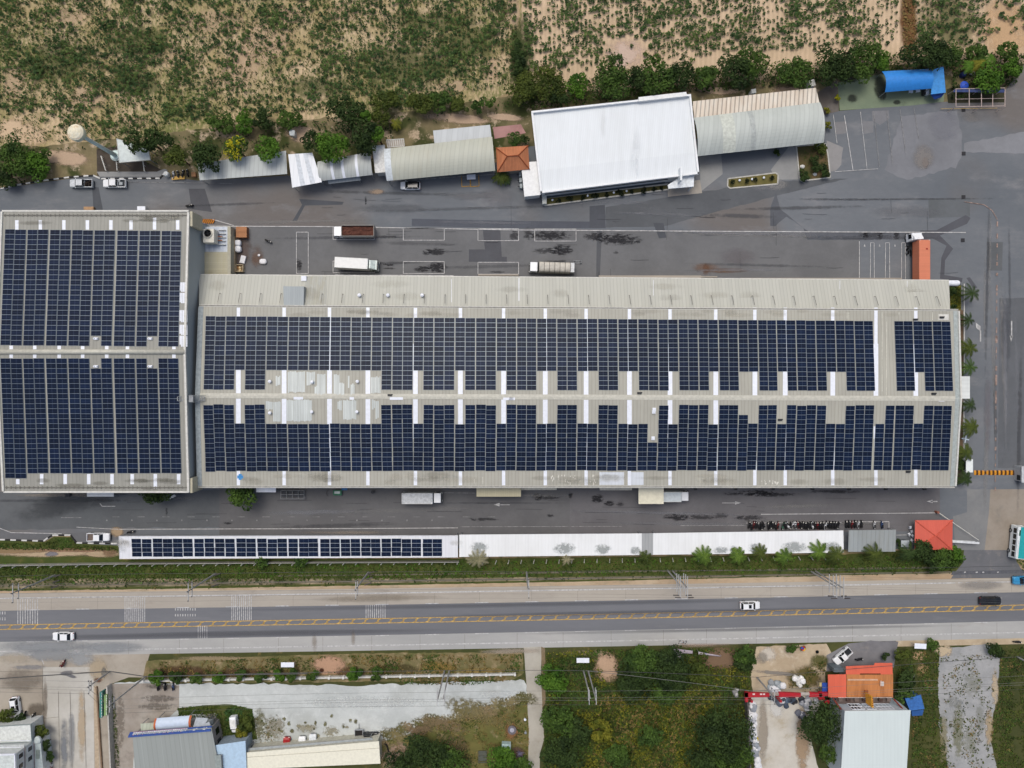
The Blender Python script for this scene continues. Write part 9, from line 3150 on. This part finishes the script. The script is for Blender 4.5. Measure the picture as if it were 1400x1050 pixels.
# white house, south west corner
M_wh = plain('c9cecd', .6, .3, name='white_house_wall', var=.08)
shed('house_wing', 'white flat roofed front wing of the house in the south west corner', 'house', [(-60, 997), (42, 990.5), (43.5, 1014), (-60, 1018)], [4.6, 4.6, 4.6, 4.6], plain('cdd2cf', .6, .3, var=.1), walls=M_wh, fascia=plain('9aa8a8', .6, .3))
P = [W(-90, 1034, 9.5), W(22, 1030, 9.5), W(24, 1120, 9.5), W(-90, 1120, 9.5)]
c = sum(P, Vector()) / 4
HB = thing('white_house', 'tall white house with small dark windows at the south west corner', 'house', (c.x, c.y, 0), world=True)
mb = MB()
mb.hexa([p - Vector((0, 0, .2)) for p in P[::-1]], P[::-1])
mb.build('roof', plain('c3cbc8', .6, .3, var=.1), HB)
for a, b in zip(P, P[1:] + P[:1]):
 d = (b - a).normalized()
 m = Vector((-d.y, d.x, 0)) * .12
 mb = MB()
 q = [a - m, b - m, b + m, a + m]
 mb.hexa(q, [x + Vector((0, 0, .5)) for x in q])
 mb.build('parapet', M_skyl, HB)
Q = [p + (Vector((c.x, c.y, p.z)) - p).normalized() * .3 for p in P]
mb = MB()
mb.hexa([Vector((q.x, q.y, 0)) for q in Q[::-1]], [q - Vector((0, 0, .22)) for q in Q[::-1]])
mb.build('wall', M_wh, HB)
a, b = Q[1], Q[2]
for z in (1.2, 4.3, 7.2):
 for k in range(3):
  yy = a.y - 1.2 - k * 2.2
  f = MB().box(a.x - .06, a.x + .08, yy - .62, yy + .62, z - .1, z + 1.35).build('window_frame', M_skyl, HB)
  MB().box(a.x + .085, a.x + .11, yy - .5, yy + .5, z, z + 1.25).build('pane', M_win, f)
for z in (3.6, 6.6):
 MB().box(a.x - .05, a.x + .25, b.y, a.y, z, z + .14).build('ledge', plain('8d8686', .6, .3), HB)
y = Q[0].y
for z in (4.4, 7.2):
 for k in range(5):
  x = Q[1].x - 1.6 - k * 2.6
  f = MB().box(x - 1.0, x + .9, y - .05, y + .1, z, z + 1.5).build('window_frame', plain('8d8080', .6, .3), HB)
  MB().box(x - .9, x + .8, y + .1, y + .13, z + .1, z + 1.4).build('pane', M_win, f)
 MB().box(Q[0].x, Q[1].x, y + .02, y + 1.2, z - .6, z - .45).build('balcony', M_wh, HB)
 mb = MB()
 for k in range(28):
  x = Q[1].x - .3 - k * .55
  mb.box(x - .04, x + .04, y + 1.1, y + 1.17, z - .44, z + .35)
 mb.box(Q[0].x, Q[1].x, y + 1.08, y + 1.2, z + .35, z + .42)
 mb.build('railing', M_skyl, HB)
r, _, PP_ = shed('porch_roof', 'pale curved porch roof along the east side of the white house', 'porch', [(46, 1012), (55, 1011), (60, 1060), (49, 1062)], [3.6, 3.4, 3.4, 3.6], plain('bcc8c6', .6, .3, var=.1), walls=M_wh)
MB().box(PP_[0].x + .5, PP_[0].x + 1.3, PP_[0].y - 4.2, PP_[0].y - 2.2, 3.62, 3.66).build('skylight', plain('8f9a92', .4, .4), r)
mb = MB()
q = W(51, 1012, 3.5)
mb.lathe([(.9, 3.3), (.85, 3.7), (.4, 3.9)], (q.x, q.y, 0), 20)
mb.build('dome', plain('b9c4c4', .6, .3), r)
# weathering on roofs
def roof_stain(parent, P, u, v, w, h, c, st, up=.045, **kw):
 pts = [P.at(u - w / 2, v + h / 2, up), P.at(u + w / 2, v + h / 2, up), P.at(u + w / 2, v - h / 2, up), P.at(u - w / 2, v - h / 2, up)]
 mb = MB().quad(*pts, 0, [(-1, -1), (1, -1), (1, 1), (-1, 1)])
 return mb.build('stain', decal_mat(c, st, **kw), parent, fix=False)

for o in list(COL.objects):
 lb = o.get('label', '')
 if lb.startswith('long plain white carport'):
  pts = {'west': [(628, 731, 3.1), (877.5, 729.3, 3.1), (877.5, 758.8, 2.8)], 'shel': [(893, 729, 3.1), (1153, 725.2, 3.1), (1153.5, 755.5, 2.8)]}['west' if 'west' in lb else 'shel']
  PL_ = Plane(*[W(*q) for q in pts])
  ls = [(655, 749, 30, 20), (772, 750, 36, 20), (824, 751, 28, 17), (869, 753, 18, 14)] if 'west' in lb else [(985, 752, 26, 12), (1035, 750, 30, 18), (1086, 748, 42, 18), (1137, 748, 32, 18), (1003, 751, 14, 12)]
  for q in ls:
   roof_stain(o, PL_, *q, '9aa09e', .75, ns=1.2, hard=1.4, rag=1.3)
rs = random.Random(5)
PO = Plane(*[W(u, v, 4.3) for u, v in OC[:3]])
for k in range(4):
 roof_stain(OB, PO, rs.uniform(760, 930), rs.uniform(160, 236), rs.uniform(6, 16), rs.uniform(30, 70), rs.choice(('b9bdbf', 'c0beb8', 'b3b8bb')), .12, up=.12, ns=.5, hard=1.3, rag=1.3, stretch=(1, .2, 1))
PC = Plane(W(162.5, 733, 3.1), W(626, 732, 3.1), W(626, 762, 2.7))
for k in range(14):
 u = rs.choice((rs.uniform(163, 180), rs.uniform(610, 625))) if k < 6 else rs.uniform(640, 1140)
 roof_stain(CP, PC, u, rs.uniform(740, 752), rs.uniform(8, 30), rs.uniform(8, 20), rs.choice(('b0b2b2', 'b8b5ac')), .25, up=.12, ns=.6, hard=1.4, rag=1.3, stretch=(1, .3, 1)) if u < 630 else None
for k in range(16):
 roof_stain(LH, LN_ if k % 2 else LS_, rs.uniform(20, 240), rs.uniform(296, 308) if k % 2 else rs.uniform(656, 668), rs.uniform(20, 60), rs.uniform(5, 9), '77756a', .35, ns=.6, hard=1.5, rag=1.2)
for k in range(26):
 u = rs.uniform(300, 1280)
 roof_stain(RH, RS_, u, rs.uniform(650, 660), rs.uniform(20, 70), rs.uniform(7, 14), rs.choice(('8d8a7a', 'b5b09e', '84806f')), .2, ns=.6, hard=1.5, rag=1.3, stretch=(1, .3, 1))
 u = rs.uniform(300, 1280)
 roof_stain(RH, RN_, u, rs.uniform(424, 431), rs.uniform(20, 60), 8, rs.choice(('8d8a7a', 'b0ac9a')), .16, ns=.6, hard=1.5, rag=1.3, stretch=(1, .3, 1))
 if k < 12: roof_stain(LT, PL, rs.uniform(280, 1290), rs.uniform(388, 410), rs.uniform(20, 70), rs.uniform(10, 22), rs.choice(('9c9a8f', 'b9b8aa', 'a7a392')), .16, ns=.5, hard=1.4, rag=1.3, stretch=(1, .3, 1))

# sky, sun, camera
SUN_EL, SUN_AZ = math.radians(66), math.radians(-20)     # azimuth clockwise from north (+Y)
w = bpy.data.worlds.new('World')
SC.world = w
w.use_nodes = True
nt = w.node_tree
bg = nt.nodes['Background']
sky = nt.nodes.new('ShaderNodeTexSky')
sky.sky_type = 'NISHITA'
sky.sun_disc = False
sky.sun_elevation = SUN_EL
sky.sun_rotation = SUN_AZ
sky.air_density = 1.0
sky.dust_density = 6.0
sky.ozone_density = .6
nt.links.new(sky.outputs[0], bg.inputs[0])
bg.inputs[1].default_value = SKY_STRENGTH
sd = bpy.data.lights.new('sun', 'SUN')
sd.energy = SUN_STRENGTH
sd.angle = math.radians(32)
sd.color = (.98, 1.0, .985)
so = bpy.data.objects.new('sun', sd)
COL.objects.link(so)
dirv = Vector((math.sin(SUN_AZ) * math.cos(SUN_EL), math.cos(SUN_AZ) * math.cos(SUN_EL), math.sin(SUN_EL)))
so.rotation_euler = (-dirv).to_track_quat('-Z', 'Y').to_euler()
so.location = dirv * 200

cd = bpy.data.cameras.new('camera')
cam = bpy.data.objects.new('camera', cd)
COL.objects.link(cam)
cam.location = (0, 0, CAM_H)
cam.rotation_euler = (0, 0, 0)
cd.sensor_fit = 'HORIZONTAL'
cd.sensor_width = 36
cd.lens = 36 * CAM_H / (1400 * SCALE)
cd.clip_end = 5000
SC.camera = cam
SC.view_settings.view_transform = 'Standard'
SC.view_settings.look = 'None'
SC.view_settings.exposure = EXPOSURE
SC.view_settings.gamma = 1
SC.cycles.max_bounces = 6
SC.cycles.transparent_max_bounces = 24
for o in COL.objects:
 if '_world' in o:
  del o['_world']
